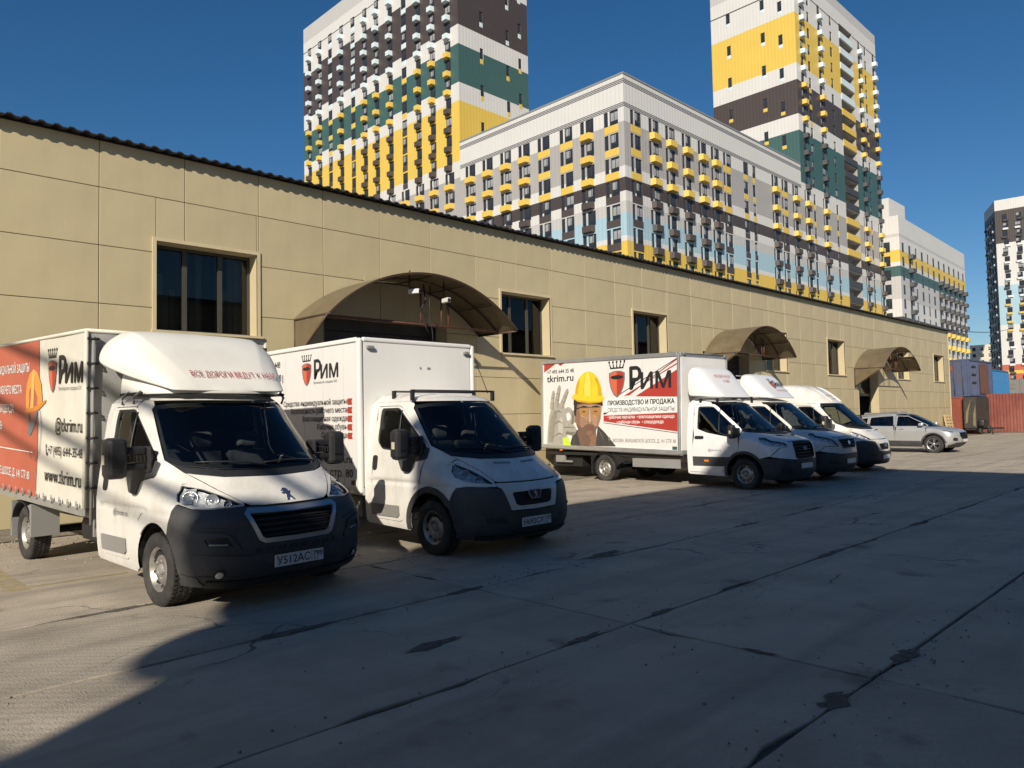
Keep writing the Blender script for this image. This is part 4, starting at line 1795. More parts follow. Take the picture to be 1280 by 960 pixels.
# grey concrete fence higher behind it
ce = empty('concrete_fence', (0, 0, 0), label='grey slab fence on a bank behind the rust red fence', cat='fence')
ga, gb = at_px(1249, 480, 74), at_px(1330, 480, 70)
gd = (gb - ga)
gd.z = 0
gl = gd.length
gd.normalize()
gn = Vector((gd.y, -gd.x, 0))
for k in range(int(gl / 1.9)):
    p = Vector((ga.x, ga.y, 0)) + gd * 1.9 * k
    m = MB()
    for j in range(5):
        m.obox((p.x, p.y, 2.2 + .47 * j), gd * 1.76, gn * -.12, (0, 0, .43))
    m.build('fence_panel', GCONC, ce)
    m = MB()
    m.obox((p.x - gd.x * .13 + gn.x * .05, p.y - gd.y * .13 + gn.y * .05, 1.6), gd * .13, gn * -.22, (0, 0, 3.05))
    m.build('fence_post', GCONC, ce)
m = MB()
bk_ = [(fp + (fq - fp) * t + (fp.normalized() * o)) for o in (1.5, 9, 30) for t in (-.02, 1.6)]
m.add([(bk_[0].x, bk_[0].y, 0), (bk_[1].x, bk_[1].y, 0), (bk_[3].x, bk_[3].y, 1.9), (bk_[2].x, bk_[2].y, 1.9), (bk_[5].x, bk_[5].y, 2.1), (bk_[4].x, bk_[4].y, 2.1)], [(0, 1, 2, 3), (3, 2, 4, 5)])
tag(m.build('bank', mat('earth_bank', (.14, .12, .085), .95, var=.3, vscale=1, bump=.6, bscale=6)), kind='structure')
# pallet leaning on the wall corner
pa = empty('pallet', (54.25, 14.52, 0), label='pale wooden pallet leaning upright at the warehouse corner', cat='pallet')
pa.rotation_euler = (rad(-9), rad(0), rad(-8))
for k in range(7):
    part('deck_board', WOOD, pa, (0, .9, -.02, .0, .2 * k + .02, .2 * k + .15))
for x in (0, .38, .78):
    part('stringer', WOOD, pa, (x, x + .12, .002, .1, 0, 1.37))
# shrubs beyond the fences
LEAF = mat('spring_leaf', (.07, .10, .035), .8, var=.3, vscale=4)
BARK = mat('twig_bark', (.09, .07, .055), .9)


def shrub(x, y, z, h, label):
    e = empty('shrub', (x, y, z), label=label, cat='shrub')
    rn = random.Random(int(x * 7))
    t = MB()
    lf = MB()
    for k in range(16):
        a = rn.random() * 6.28
        top = (math.cos(a) * h * .5 * rn.random(), math.sin(a) * h * .5 * rn.random(), h * rn.uniform(.6, 1))
        t.tube([(0, 0, 0), (top[0] * .4, top[1] * .4, top[2] * .6), top], [.05, .03, .01], 5)
        for q in range(70):
            s = rn.uniform(.3, 1)
            c = Vector((top[0] * s + rn.gauss(0, .25), top[1] * s + rn.gauss(0, .25), top[2] * s + rn.gauss(0, .2)))
            d1 = Vector((rn.gauss(0, 1), rn.gauss(0, 1), rn.gauss(0, 1))).normalized() * .11
            d2 = Vector((rn.gauss(0, 1), rn.gauss(0, 1), rn.gauss(0, 1))).normalized() * .07
            lf.add([c - d1, c + d2, c + d1, c - d2], [(0, 1, 2, 3)])
    t.build('stem', BARK, e)
    lf.build('foliage', LEAF, e, fix=False)


sp_ = at_px(1246, 480, 78)
shrub(sp_.x, sp_.y, 2.0, 2.9, 'small dark green shrub beside the grey slab fence')

# ================================================================== the building behind the camera that shades the yard
hb = 12.0
yf = 9.45 - hb * .97 - .05
x0b = (yf - 4.12) / .626
x1b = 22.7 - hb * 1.55
OPP = mat('opposite_render', (.42, .36, .26), .8, var=.1, vscale=.6, dirt=(.25, .2, .14), dirt_amt=.3)
ob = empty('opposite_building', (0, 0, 0), label='tall plain cream building across the yard that throws the long shadow', cat='building')
m = MB()
m.box(x0b, x1b, yf - 16, yf, 0, hb)
m.build('wall', OPP, ob)
for k in range(4):
    for j in range(3):
        x = x0b + 1.6 + 3.4 * k
        if x + 1.6 < x1b:
            part('window', APANE, ob, (x, x + 1.6, yf + .003, yf + .03, 1.2 + 3.4 * j, 2.9 + 3.4 * j))
part('cornice', TRIM, ob, (x0b - .12, x1b + .12, yf - 16.1, yf + .1, hb + .001, hb + .16))
# dishes and boxes added unseen at its near corner to lump its shadow
for (z, y, r, dx) in ((9.35, .1, .72, .30), (8.35, .0, .45, .2), (7.1, .05, .26, .22)):
    m = MB()
    m.lathe([(.001, .0), (r * .5, .04), (r * .85, .13), (r, .2), (r * .98, .215), (r * .8, .15), (r * .45, .06), (.001, .02)], 20, 'x')
    o = m.build('shadow_dish', CAMW, ob)
    o.location = (x0b - dx, yf + y, z)
    o.rotation_euler = (0, 0, rad(205))
    part('shadow_dish_bracket', GREYP, ob, (x0b - dx, x0b, yf + y - .05 - .1, yf + y + .05 - .1, z - .05, z + .05))
for (z, a, b_) in ((10.2, .62, .7), (5.2, .5, .35)):  # boxes added for the shadow's edge
    part('shadow_box', CAMW, ob, (x0b - a, x0b - .01, yf - 1.3, yf - .2, z, z + b_), ch=.05)

# the low warehouse facing it across the yard, seen only mirrored in the panes
o2 = empty('opposite_warehouse', (0, 0, 0), label='long low cream warehouse on the other side of the yard', cat='warehouse')
part('wall', OPP, o2, (9.5, 75, -26, -12, 0, 8.6))
part('roof', ROOFM, o2, (9.2, 75.3, -26.3, -11.7, 8.602, 8.85))
for k in range(9):
    part('window', APANE, o2, (13 + 7 * k, 15.2 + 7 * k, -11.997, -11.96, 3.6, 5.4))

# ================================================================== overhead cables above the yard
for k, (tx_, ty_, tz_, hz, rr, lab) in enumerate(((2.3, 9.8, 2.42, 9.3, .045, 'thick black overhead cable from the opposite building to the warehouse'),
                                               (2.3, 9.8, 1.62, 8.6, .055, 'lowest sagging overhead cable from the opposite building to the warehouse'),
                                               (2.3, 9.8, 1.22, 8.9, .035, 'thin overhead cable beside the lowest sagging one'),
                                               (3.0, 7.6, 1.55, 9.8, .04, 'highest overhead cable from the opposite building to the warehouse'))):
    kk = hz - tz_                       # walk up the sunbeam from where its shadow falls
    P = Vector((tx_ - 1.55 * kk, ty_ - .97 * kk, hz))
    cd = Vector((.29, 1, -.05))
    p, q = P + cd * ((yf + .05) - P.y), P + cd * (15.6 - P.y)
    pts = [p + (q - p) * (i / 16) - Vector((0, 0, .25 * 4 * (i / 16) * (1 - i / 16) - .2)) for i in range(17)]
    m = MB()
    m.tube(pts, rr, 6)
    tag(m.build('overhead_cable', BLK), lab, 'cable')
m = MB()
w0, w1 = at_px(1184, 412, 50), at_px(1262, 411, 120)
pts = [w0 + (w1 - w0) * (i / 12) - Vector((0, 0, .35 * 4 * (i / 12) * (1 - i / 12))) for i in range(13)]
m.tube(pts, .035, 5)
tag(m.build('overhead_cable', BLK), 'thin black cable strung from the warehouse corner past the distant tower', 'cable')

# ================================================================== vehicle building
def wheel_meshes(R, wd, rim_r, style):
    """tyre and rim meshes, axis y, outer face at -y"""
    t = MB()
    h = wd / 2
    t.lathe([(rim_r, -h * .8), (rim_r + .012, -h * .98), (R * .86, -h * 1.06), (R * .95, -h * .98), (R * .985, -h * .86), (R * .985, -h * .55), (R * .965, -h * .53), (R * .965, -h * .46),
             (R * .99, -h * .44), (R * .992, -h * .05), (R * .968, -h * .04), (R * .968, h * .04), (R * .992, h * .05), (R * .99, h * .44), (R * .965, h * .46), (R * .965, h * .53),
             (R * .985, h * .55), (R * .985, h * .86), (R * .95, h * .98), (R * .86, h * 1.06), (rim_r + .012, h * .98), (rim_r, h * .8)], 44)
    nb = 46
    for k in range(nb):      # tread blocks
        a = 2 * math.pi * k / nb
        for (y0, y1, da) in ((-h * .88, -h * .5, 0), (-h * .42, -h * .06, .5), (h * .06, h * .42, .0), (h * .5, h * .88, .5)):
            aa = a + da * 2 * math.pi / nb
            c, s = math.cos(aa), math.sin(aa)
            w = .0135 if R > .3 else .012
            tx, tz = -s, c
            r0, r1 = R * .955, R * 1.0
            V = []
            for yy, sk in ((y0, -.25), (y1, .25)):
                for rr in (r0, r1):
                    for q in (-1, 1):
                        V.append((c * rr + tx * w * (q + sk), yy, s * rr + tz * w * (q + sk)))
            t.add(V, [(0, 1, 3, 2), (4, 6, 7, 5), (2, 3, 7, 6), (0, 2, 6, 4), (1, 5, 7, 3)])
    tm = t.mesh('tyre', RUBBER)
    r = MB()
    if style == 'steel':
        r.lathe([(rim_r * 1.03, -h * .86), (rim_r * .97, -h * .84), (rim_r * .93, -h * .3), (rim_r * .86, -h * .22), (rim_r * .62, -h * .62), (rim_r * .52, -h * .72), (rim_r * .34, -h * .66),
                 (rim_r * .30, -h * .50), (.0, -h * .50)], 40)
        r.lathe([(rim_r * .97, -h * .84), (rim_r * .97, h * .8)], 40)
        n = 10
        for k in range(n):
            a = 2 * math.pi * k / n
            q = rim_r * .745
            cc = Vector((math.cos(a) * q, -h * .44, math.sin(a) * q))
            rd = Vector((math.cos(a), -.55, math.sin(a))).normalized()
            tg = Vector((-math.sin(a), 0, math.cos(a)))
            nn = Vector((math.cos(a) * .5, -.86, math.sin(a) * .5)) * .004
            r.add([cc + nn + rd * rim_r * .13 * math.cos(b) + tg * rim_r * .11 * math.sin(b) for b in [i * math.pi / 5 for i in range(10)]], [tuple(range(10))], 1)
        for k in range(5):
            a = 2 * math.pi * k / 5 + .3
            r.lathe([(0, -h * .80), (.013, -h * .80), (.016, -h * .70), (.016, -h * .55)], 6, centre=(math.cos(a) * rim_r * .42, 0, math.sin(a) * rim_r * .42), mi=2)
        r.lathe([(0, -h * .74), (rim_r * .17, -h * .74), (rim_r * .24, -h * .66), (rim_r * .26, -h * .5)], 18, mi=2)
    else:
        r.lathe([(rim_r * 1.03, -h * .86), (rim_r * .96, -h * .84), (rim_r * .9, -h * .45), (rim_r * .88, h * .5)], 40)
        r.lathe([(rim_r * .86, -h * .1), (0, -h * .1)], 30, mi=1)
        for k in range(10):
            a = 2 * math.pi * (k // 2) / 5 + (.16 if k % 2 else -.16)
            c, s = math.cos(a), math.sin(a)
            w = rim_r * .055
            V = []
            for rr, y in ((rim_r * .12, -h * .78), (rim_r * .95, -h * .86)):
                for q in (-1, 1):
                    for dy in (0, h * .35):
                        V.append((c * rr - s * w * q, y + dy, s * rr + c * w * q))
            r.add(V, [(0, 2, 6, 4), (1, 5, 7, 3), (0, 1, 3, 2), (4, 6, 7, 5), (0, 4, 5, 1), (2, 3, 7, 6)])
        r.lathe([(0, -h * .84), (rim_r * .14, -h * .84), (rim_r * .2, -h * .7)], 16)
    rm = r.mesh('rim', [STEEL if style == 'steel' else ALLOY, DARK, GREYP])
    return tm, rm


_wheels = {}


def add_wheel(parent, x, y, R=.34, wd=.215, rim=.205, style='steel', out=-1):
    k = (R, wd, rim, style)
    if k not in _wheels:
        _wheels[k] = wheel_meshes(*k)
    e = empty('wheel', (x, y, R - .004), 0 if out < 0 else math.pi, parent)
    a = random.random() * 6
    for nm, me in zip(('tyre', 'rim'), _wheels[k]):
        o = inst(nm, me, e)
        o.rotation_euler = (0, a, 0)
    return e


def mirror_half(h):
    """half outline in ('f', y, z) / ('s', x, z) with y>0, from bottom centre to top centre -> full outline"""
    L = []
    for p in reversed(h):
        if p[0] == 'f':
            L.append(('f', -p[1], p[2]))
        else:
            L.append(('s', p[1], p[2], -1))
    return list(h) + [p for p in L if not (p[0] == 'f' and abs(p[1]) < 1e-6)]


def plate(e, x, y, z, txt, region, w=.52, h=.112, slope=0.0):
    p = part('number_plate', [PLATEW], e, (x, x + .012, y - w / 2, y + w / 2, z, z + h))
    part('plate_frame', BLK, p, (x - .004, x + .008, y - w / 2 - .01, y + w / 2 + .01, z - .01, z - .001), (x - .004, x + .008, y - w / 2 - .01, y + w / 2 + .01, z + h + .001, z + h + .01))
    if not txt:          # too far off to read
        return
    text('plate_lettering', txt, h * .92, lambda a, b: (x + .014, y - w / 2 + .015 + a, z + h * .18 + b), INK, p, bold=.006, width=w * .68)
    text('plate_lettering', region, h * .7, lambda a, b: (x + .014, y + w * .27 + a, z + h * .38 + b), INK, p, bold=.003, width=w * .2)
    text('plate_lettering', 'RUS', h * .3, lambda a, b: (x + .014, y + w * .29 + a, z + h * .09 + b), INK, p, width=w * .09)
    part('plate_divider', INK, p, (x + .0122, x + .0135, y + w * .245, y + w * .252, z + .006, z + h - .006))


SHIELD = [(0, -.62), (.16, -.5), (.30, -.22), (.37, .1), (.38, .42), (.19, .5), (0, .52), (-.19, .5), (-.38, .42), (-.37, .1), (-.30, -.22), (-.16, -.5)]


def rim_logo(parent, fn, s=1.0, sub=True, dx=0.0):
    """the firm's mark: red helmet-shield with a crown, and the lettering; fn maps the print plane, s = shield height"""
    k = s / 1.14
    g = lambda d: (lambda a, b: fn(a, b, d))
    SHIELDW = [(x * 1.22, y) for x, y in SHIELD]
    lg = polys('logo', [[(x * k, y * k) for x, y in SHIELDW]], g(.001), INKG, parent)
    polys('shield_face', [[(x * k * .86, y * k * .90 + .01 * k) for x, y in SHIELDW if x <= 0.0001]], g(.002), mat('print_orange_red', (.62, .14, .07), .5), parent)
    polys('shield_face', [[(x * k * .86, y * k * .90 + .01 * k) for x, y in SHIELDW if x >= -.0001][::1]], g(.002), INKR, parent)
    polys('visor', [[(x * k, y * k) for x, y in arc(0, .24, .37, 0, 360, 20, .09)[:-1]]], g(.003), INK, parent)
    cr = [[(-.40 * k, .60 * k), (.40 * k, .60 * k), (.38 * k, .66 * k), (-.38 * k, .66 * k)]]
    for t, w in ((-.44, .05), (-.22, .045), (0, .05), (.22, .045), (.44, .05)):
        b = t * .8
        cr.append([((b - .04) * k, .66 * k), ((b + .04) * k, .66 * k), ((t + .018) * k, .86 * k), ((t - .018) * k, .86 * k)])
        cr.append([(x * k, y * k) for x, y in arc(t, .89, .055, 0, 360, 8)[:-1]])
    polys('crown', cr, g(.001), INK, parent)
    text('lettering', 'Р', s * 1.12, lambda a, b: fn(.64 * k + a, -.30 * k + b, .001), INK, parent, bold=.03, width=.60 * k)
    text('lettering', 'ИМ', s * .80, lambda a, b: fn(1.26 * k + a, -.30 * k + b, .001), INK, parent, bold=.03, width=1.55 * k, shear=.0)
    if sub:
        text('lettering', 'Производство и продажа СИЗ', s * .15, lambda a, b: fn(.64 * k + a, -.54 * k + b, .001), INKG, parent, width=2.15 * k)
    return lg


LION = [(-.30, .42), (-.10, .50), (.10, .46), (.22, .36), (.20, .22), (.32, .20), (.42, .28), (.36, .10), (.24, .04), (.22, -.12), (.34, -.22), (.44, -.44), (.52, -.50), (.30, -.50),
        (.22, -.34), (.06, -.24), (-.04, -.36), (-.10, -.50), (-.32, -.50), (-.22, -.42), (-.20, -.24), (-.10, -.08), (-.14, .06), (-.34, .02), (-.50, .10), (-.40, .16), (-.22, .18), (-.24, .26), (-.46, .26), (-.40, .34), (-.22, .34)]


MIRB = mat('mirror_black', (.022, .022, .024), .5, var=.15, vscale=8)
PALEL = mat('pale_lens', (.55, .50, .38), .25)


def mirror(e, x, y, z, s, big=True):
    """towing-type wing mirror, s = side (-1 is the vehicle's right)"""
    mr = empty('wing_mirror', (x, y, z), 0, e)
    m = MB()
    if big:
        m.box(-.07, .10, s * .20 - .10, s * .20 + .10, -.20, .19, ch=.05)
        m.build('housing', MIRB, mr)
        a = MB()
        a.box(-.05, .05, min(s * -.08, s * .11), max(s * -.08, s * .11), .02, .10, ch=.02)
        a.box(-.05, .05, min(s * -.08, s * .11), max(s * -.08, s * .11), -.13, -.06, ch=.02)
        for k in range(5):
            yy = s * (-.06 + .036 * k)
            a.box(-.055, .057, yy - .006, yy + .006, -.05, .015)
        a.box(-.09, .09, min(s * -.08, s * -.13), max(s * -.08, s * -.13), -.16, .10, ch=.025)
        a.build('arm', MIRB, mr)
        b = MB()
        b.box(.097, .112, s * .20 - .06, s * .20 + .06, -.08, .12, ch=.005)
        b.build('cover', BLK, mr)
        part('repeater', PALEL, mr, (-.02, .04, s * .302 - .004, s * .302 + .004, -.06, .03))
        part('mirror_glass', CHROME, mr, (-.078, -.072, s * .20 - .08, s * .20 + .08, -.16, .15))
    else:
        m.box(-.06, .08, s * .10 - .09, s * .10 + .09, -.09, .1, ch=.04)
        m.build('housing', BLK, mr)
        part('arm', BLK, mr, (-.03, .03, min(0, s * -.08), max(0, s * -.02), -.06, -.02))
    return mr


def wheel_well(e, x, W, R):
    n = 14
    pts = [(x + R * math.cos(math.pi * i / n), .30 + R * math.sin(math.pi * i / n)) for i in range(n + 1)]
    for s in (-1, 1):
        m = MB()
        ya, yb = s * (W - .03), s * (W - .40)
        V = [(p[0], ya, p[1]) for p in pts] + [(p[0], yb, p[1]) for p in pts]
        m.add(V, [(i, i + 1, i + 2 + n, i + 1 + n) for i in range(n)] + [tuple(range(n + 1, 2 * n + 2))])
        m.build('wheel_housing', DARK, e, fix=False)


BOXER_F = [(.18, .74), (.28, .85), (.42, .90), (.60, .89), (.80, .86), (.90, .80), (1.0, .70), (1.10, .58), (1.20, .47), (1.3, .35), (1.5, .13), (1.7, -.09), (1.9, -.31), (1.97, -.41), (2.03, -.56), (2.075, -.76)]
BOXER_W = [(.18, .92), (.35, .965), (.6, .985), (.84, .988), (.885, .974), (.925, .987), (1.1, .97), (1.3, .945), (1.6, .905), (1.8, .875), (1.93, .84), (2.0, .78), (2.05, .69), (2.075, .6)]
BOXER_L = [(.18, .6), (.6, .62), (.9, .66), (1.0, .78), (1.2, 1.2), (1.4, 1.25), (1.9, 1.1), (2.075, .9)]
BOXER_N = [(.18, 2.6), (.9, 2.6), (1.1, 2.7), (1.3, 2.9), (2.075, 2.9)]
TRAN_F = [(.18, .78), (.28, .90), (.42, .97), (.60, .975), (.85, .955), (1.0, .915), (1.08, .84), (1.15, .66), (1.22, .44), (1.29, .20), (1.35, .08), (1.5, -.10), (1.7, -.33), (1.9, -.57), (1.99, -.69), (2.05, -.85), (2.09, -1.05)]
TRAN_W = [(.18, .90), (.35, .95), (.6, .965), (.9, .975), (1.1, .97), (1.3, .945), (1.6, .905), (1.8, .87), (1.95, .835), (2.02, .77), (2.06, .69), (2.09, .6)]
TRAN_L = [(.18, .62), (.6, .66), (.95, .72), (1.1, .86), (1.25, 1.05), (1.4, 1.1), (1.9, .95), (2.09, .7)]
TRAN_N = [(.18, 2.7), (.9, 2.8), (1.1, 2.8), (1.3, 2.9), (2.09, 2.9)]


BOWL = mat('lamp_bowl', (.62, .64, .67), .3, .0, var=.55, vscale=22)


def cab(e, sp):
    """cab of a van or truck from its spec; local x forward from the front axle, y left, z up"""
    sk = Skin(sp['F'], sp['W'], sp['L'], sp['N'])
    xr = sp['rear']
    P = sp['paint']
    zr = sp.get('zroof', 1.955)
    zt = sp.get('ztop', 2.07)
    A, hd = sp['arch'], sp['hood']
    ax, az, ar = A
    dr = sp['door']
    win = sp['win']
    bumper_mat = sp.get('bumper_mat', BLKP)
    # --- bumper with grille opening
    arcf = arc(ax, az, ar, sp['a_lo'], sp['a_hi'], 8)
    bh = F_(sp['bump_bottom']) + S_(arcf) + sp['bump_top']
    grh = sp['grille']
    gr = sk.conv(mirror_half(F_(grh)), 1, .05)
    bp = sk.conv(mirror_half(bh), 1, .06)
    bum = patch(sk, 'bumper', bp, [bumper_mat, DARK], e, holes=[gr] if sp.get('grille_in_bumper', True) else [], thick=.03)
    # --- bonnet
    hp = sk.conv(mirror_half(F_(hd)), 1, .06)
    patch(sk, 'bonnet', inset(hp, .007), [P, DARK], e, thick=.02)
    if sp.get('mask'):
        mh = sk.conv(mirror_half(sp['mask']), 1, .05)
        patch(sk, 'front_mask', inset(mh, .004), [P, DARK], e, holes=[gr], thick=.03)
    # --- windscreen, cowl
    wp = sk.conv(mirror_half(F_(sp['ws'])), 1, .06)
    wsn = patch(sk, 'windscreen', inset(wp, .006), WSCR, e, thick=0, off=-.006)
    sh = inset(wp, .004)
    patch(sk, 'windscreen_seal', sh, [BLK, BLK], e, holes=[inset(wp, .045)], thick=.004, off=-.012)
    cp = sk.conv(mirror_half(F_(sp['cowl'])), 1, .06)
    patch(sk, 'cowl', inset(cp, .002), [BLK, BLK], e, thick=.02, off=-.012)
    for (y0, z0_, y1, z1_) in sp.get('wipers', ((.62, 1.285, -.05, 1.30), (-.02, 1.27, -.66, 1.33))):
        w = MB()
        pts = []
        for i in range(9):
            t = i / 8
            y, z = y0 + (y1 - y0) * t, z0_ + (z1_ - z0_) * t + .02 * math.sin(t * 3.1)
            a = sk.af(y, z)
            pts.append(sk.pt(a, z) + sk.nrm(a, z) * .012)
        w.tube(pts, .009, 5)
        w.build('wiper', BLK, e)
    # --- sides
    for s in (-1, 1):
        arcb = arc(ax, az, ar, sp['a_hi'], 187, 16)
        outer = S_([(xr, .30), (xr, zr)]) + F_(sp['side_top'] + sp['ws_edge'] + sp['hood_edge']) + sp['bump_side'] + S_(arcb) + S_([(ax - ar - .03, .27)])
        op = sk.conv(outer, s, .06)
        dp = sk.conv(S_(dr), s, .06)
        hl = sk.conv(sp['headlamp'], s, .04)
        bodyp = patch(sk, 'side_panel', op, [P, TRIMIN], e, holes=[dp, hl], thick=.025)
        wpol = sk.conv(S_(win), s, .05)
        door = patch(sk, 'door', inset(dp, .009), [P, TRIMIN], e, holes=[wpol], thick=.03)
        patch(sk, 'window_seal', inset(wpol, .001), [BLK, BLK], door, holes=[inset(wpol, .028)], thick=.004, off=-.008)
        patch(sk, 'side_window', inset(wpol, .01), SIDEG if not sp.get('dark_side') else TINTG, door, thick=0, off=-.010)
        if sp.get('win_bar'):
            x0, z0_, x1, z1_ = sp['win_bar']
            b = MB()
            b.tube([sk.pt(sk.as_(x0 + (x1 - x0) * i / 5, z0_ + (z1_ - z0_) * i / 5, s), z0_ + (z1_ - z0_) * i / 5) for i in range(6)], .011, 5)
            b.build('window_bar', BLK, door)
        if sp.get('strip'):
            stp = sk.conv(S_(sp['strip']), s, .06)
            patch(sk, 'rubbing_strip', stp, [sp.get('strip_mat', GREYP), BLK], door, off=.014, thick=.012)
        hx, hz, hw, hh = sp['handle']
        hp_ = rounded([(hx - hw, hz - hh), (hx + hw, hz - hh), (hx + hw, hz + hh), (hx - hw, hz + hh)], min(hw, hh) * .9)
        patch(sk, 'door_handle', sk.conv(S_(hp_), s, .05), [BLK, BLK], door, off=.016, thick=.014)
        # mirror foot panel
        if sp.get('mirror_foot'):
            patch(sk, 'mirror_foot', sk.conv(S_(rounded(sp['mirror_foot'], .03)), s, .05), [BLKP, BLK], door, off=.012, thick=.012)
        # headlamp: reflector bowl under a clear cover
        lamp = patch(sk, 'headlamp', inset(hl, .003), LENS, e, off=.001, thick=0)
        patch(sk, 'lamp_bowl', inset(hl, .003), [BOWL, BLK], lamp, off=-.05, thick=.004)
        for (mode, a_, z_, r) in sp['lamp_cups']:
            aa = sk.af(a_ * s, z_) if mode == 'f' else sk.as_(a_, z_, s)
            c = sk.pt(aa, z_)
            n = sk.nrm(aa, z_)
            q = MB()
            q.lathe([(0, -.05), (r * .45, -.045), (r * .9, -.02), (r, -.004), (r * 1.06, -.006)], 18, 'x')
            q.lathe([(0, -.015), (r * .35, -.018), (r * .42, -.04)], 12, 'x')
            o = q.build('lamp_cup', REFL, lamp)
            v = Vector((n.x, n.y * .6, n.z * .2)).normalized()
            o.matrix_local = Matrix.Translation(c - n * .018) @ v.to_track_quat('X', 'Z').to_matrix().to_4x4()
        if sp.get('lamp_strip'):
            patch(sk, 'lamp_strip', sk.conv(sp['lamp_strip'], s, .03), [REFL, REFL], lamp, off=-.02, thick=.006)
        mx, my, mz = sp['mirror']
        mo = mirror(e, mx, s * my, mz, s, sp.get('big_mirror', True))
        mo.scale = (sp.get('mirror_scale', 1),) * 3
        if sp.get('arch_trim'):
            at = arc(ax, az, ar - .002, sp['a_hi'] + 2, 187, 16)
            at2 = arc(ax, az, ar + sp['arch_trim'], 187, sp['a_hi'] - 12, 16)
            patch(sk, 'arch_trim', sk.conv(S_(at + at2), s, .07), [BLKP, DARK], e, off=.014, thick=.02)
    # --- roof cap
    if sp.get('roof', True):
        m = MB()
        rows = []
        nz = 7
        amaxes = []
        for j in range(nz + 1):
            z = zr + .003 + (zt - zr) * j / nz
            amax = sk.as_(xr, z, 1)
            rows.append([sk.pt(-amax + 2 * amax * i / 48, z) for i in range(49)])
        c = Vector((xr, 0, 0))
        last = rows[-1]
        for k in (.66, .33, .02):
            rows.append([Vector((xr + (p.x - xr) * k, p.y * k, zt + .035 * (1 - k * k))) for p in last])
        V = [p for r in rows for p in r]
        m.add(V, [(j * 49 + i, j * 49 + i + 1, (j + 1) * 49 + i + 1, (j + 1) * 49 + i) for j in range(len(rows) - 1) for i in range(48)], 0, True)
        m.build('roof', P, e)
    # --- back of the cab
    if sp.get('back', True):
        zs_ = [.32 + (zt - .32) * i / 14 for i in range(15)]
        m = MB()
        poly = [(sk.W(z), z) for z in zs_] + [(-sk.W(z), z) for z in reversed(zs_)]
        m.prism(poly, xr - .03, xr + .004, 'x')
        m.build('cab_back', P, e)
        part('rear_lining', TRIMIN, e, (xr + .008, xr + .02, -.8, .8, .5, 1.95))
    # --- cabin interior
    part('floor_pan', DARK, e, (xr + .05, .35, -sk.W(.5) + .07, sk.W(.5) - .07, .42, .50))
    part('engine_bay', DARK, e, (.05, .50, -.55, .55, .35, .95))
    m = MB()
    zc = sp['dash_z']
    xd = sp['dash_x']
    zq = zc + .01
    ring = []
    for i in range(25):
        a = -1.25 + 2.5 * i / 24
        q = sk.pt(a, zq)
        ring.append((min(q.x - .10, xd + .22), max(-.82, min(.82, q.y * .93))))
    ring = [(xd - .38, -.82)] + ring + [(xd - .38, .82)]
    n_ = len(ring)
    m.add([(x - .12 * (0 < i < n_ - 1), y, .62) for i, (x, y) in enumerate(ring)] + [(x - .02, y, zc - .06) for x, y in ring] + [(x - (.06 if 0 < i < n_ - 1 else -.06), y * .97, zc) for i, (x, y) in enumerate(ring)],
          [tuple(range(2 * n_, 3 * n_))] + [(i + k * n_, (i + 1) % n_ + k * n_, (i + 1) % n_ + (k + 1) * n_, i + (k + 1) * n_) for k in range(2) for i in range(n_)])
    d = m.build('dashboard', TRIMIN, e)
    m = MB()
    m.box(xd - .22, xd + .0, .22, .58, zc + .001, zc + .07, ch=.03)
    m.build('instrument_hood', TRIMIN, d)
    part('papers', mat('paper', (.5, .5, .48), .8), d, (xd - .1, xd + .08, -.35, -.05, zc + .002, zc + .007))
    m = MB()
    c = Vector((xd - .40, .42, zc + .02))
    ax1, ax2 = Vector((0, 1, 0)), Vector((.52, 0, .85)).normalized()
    m.tube([c + (ax1 * math.cos(i * math.pi / 14) + ax2 * math.sin(i * math.pi / 14)) * .19 for i in range(28)], .016, 6, closed=True)
    m.tube([c + ax1 * -.18, c + ax1 * .18], .014, 5)
    m.tube([c, c + Vector((.25, 0, -.15))], .03, 6)
    m.build('steering_wheel', BLK, e)
    for y in (.42, -.12, -.5):
        st = MB()
        bx_ = xd - 1.02
        if bx_ - .12 < xr + .03:
            bx_ = xr + .16
        st.box(bx_, bx_ + .48, y - .22, y + .22, .62, .80, ch=.05)
        st.add(*_tilt_box(bx_ - .08, y, .78, .12, .42, .62, -.13))
        st.build('seat', SEAT, e)
        hr = MB()
        hr.box(bx_ - .17, bx_ - .07, y - .12, y + .12, 1.44, 1.62, ch=.04)
        hr.build('head_rest', SEAT, e)
    part('rear_view_mirror', BLK, e, (sk.F(1.85) - .14, sk.F(1.85) - .11, -.11, .11, 1.78, 1.85))
    wheel_well(e, ax, sk.W(.7), ar + .015)
    return sk


def _tilt_box(x, y, z, tx, wy, h, lean):
    v = []
    for zz, o in ((0, 0), (h, lean)):
        for xx in (0, tx):
            for yy in (-wy / 2, wy / 2):
                v.append((x + xx + o, y + yy, z + zz))
    return v, [(0, 1, 3, 2), (4, 6, 7, 5), (0, 2, 6, 4), (1, 5, 7, 3), (0, 4, 5, 1), (2, 3, 7, 6)]


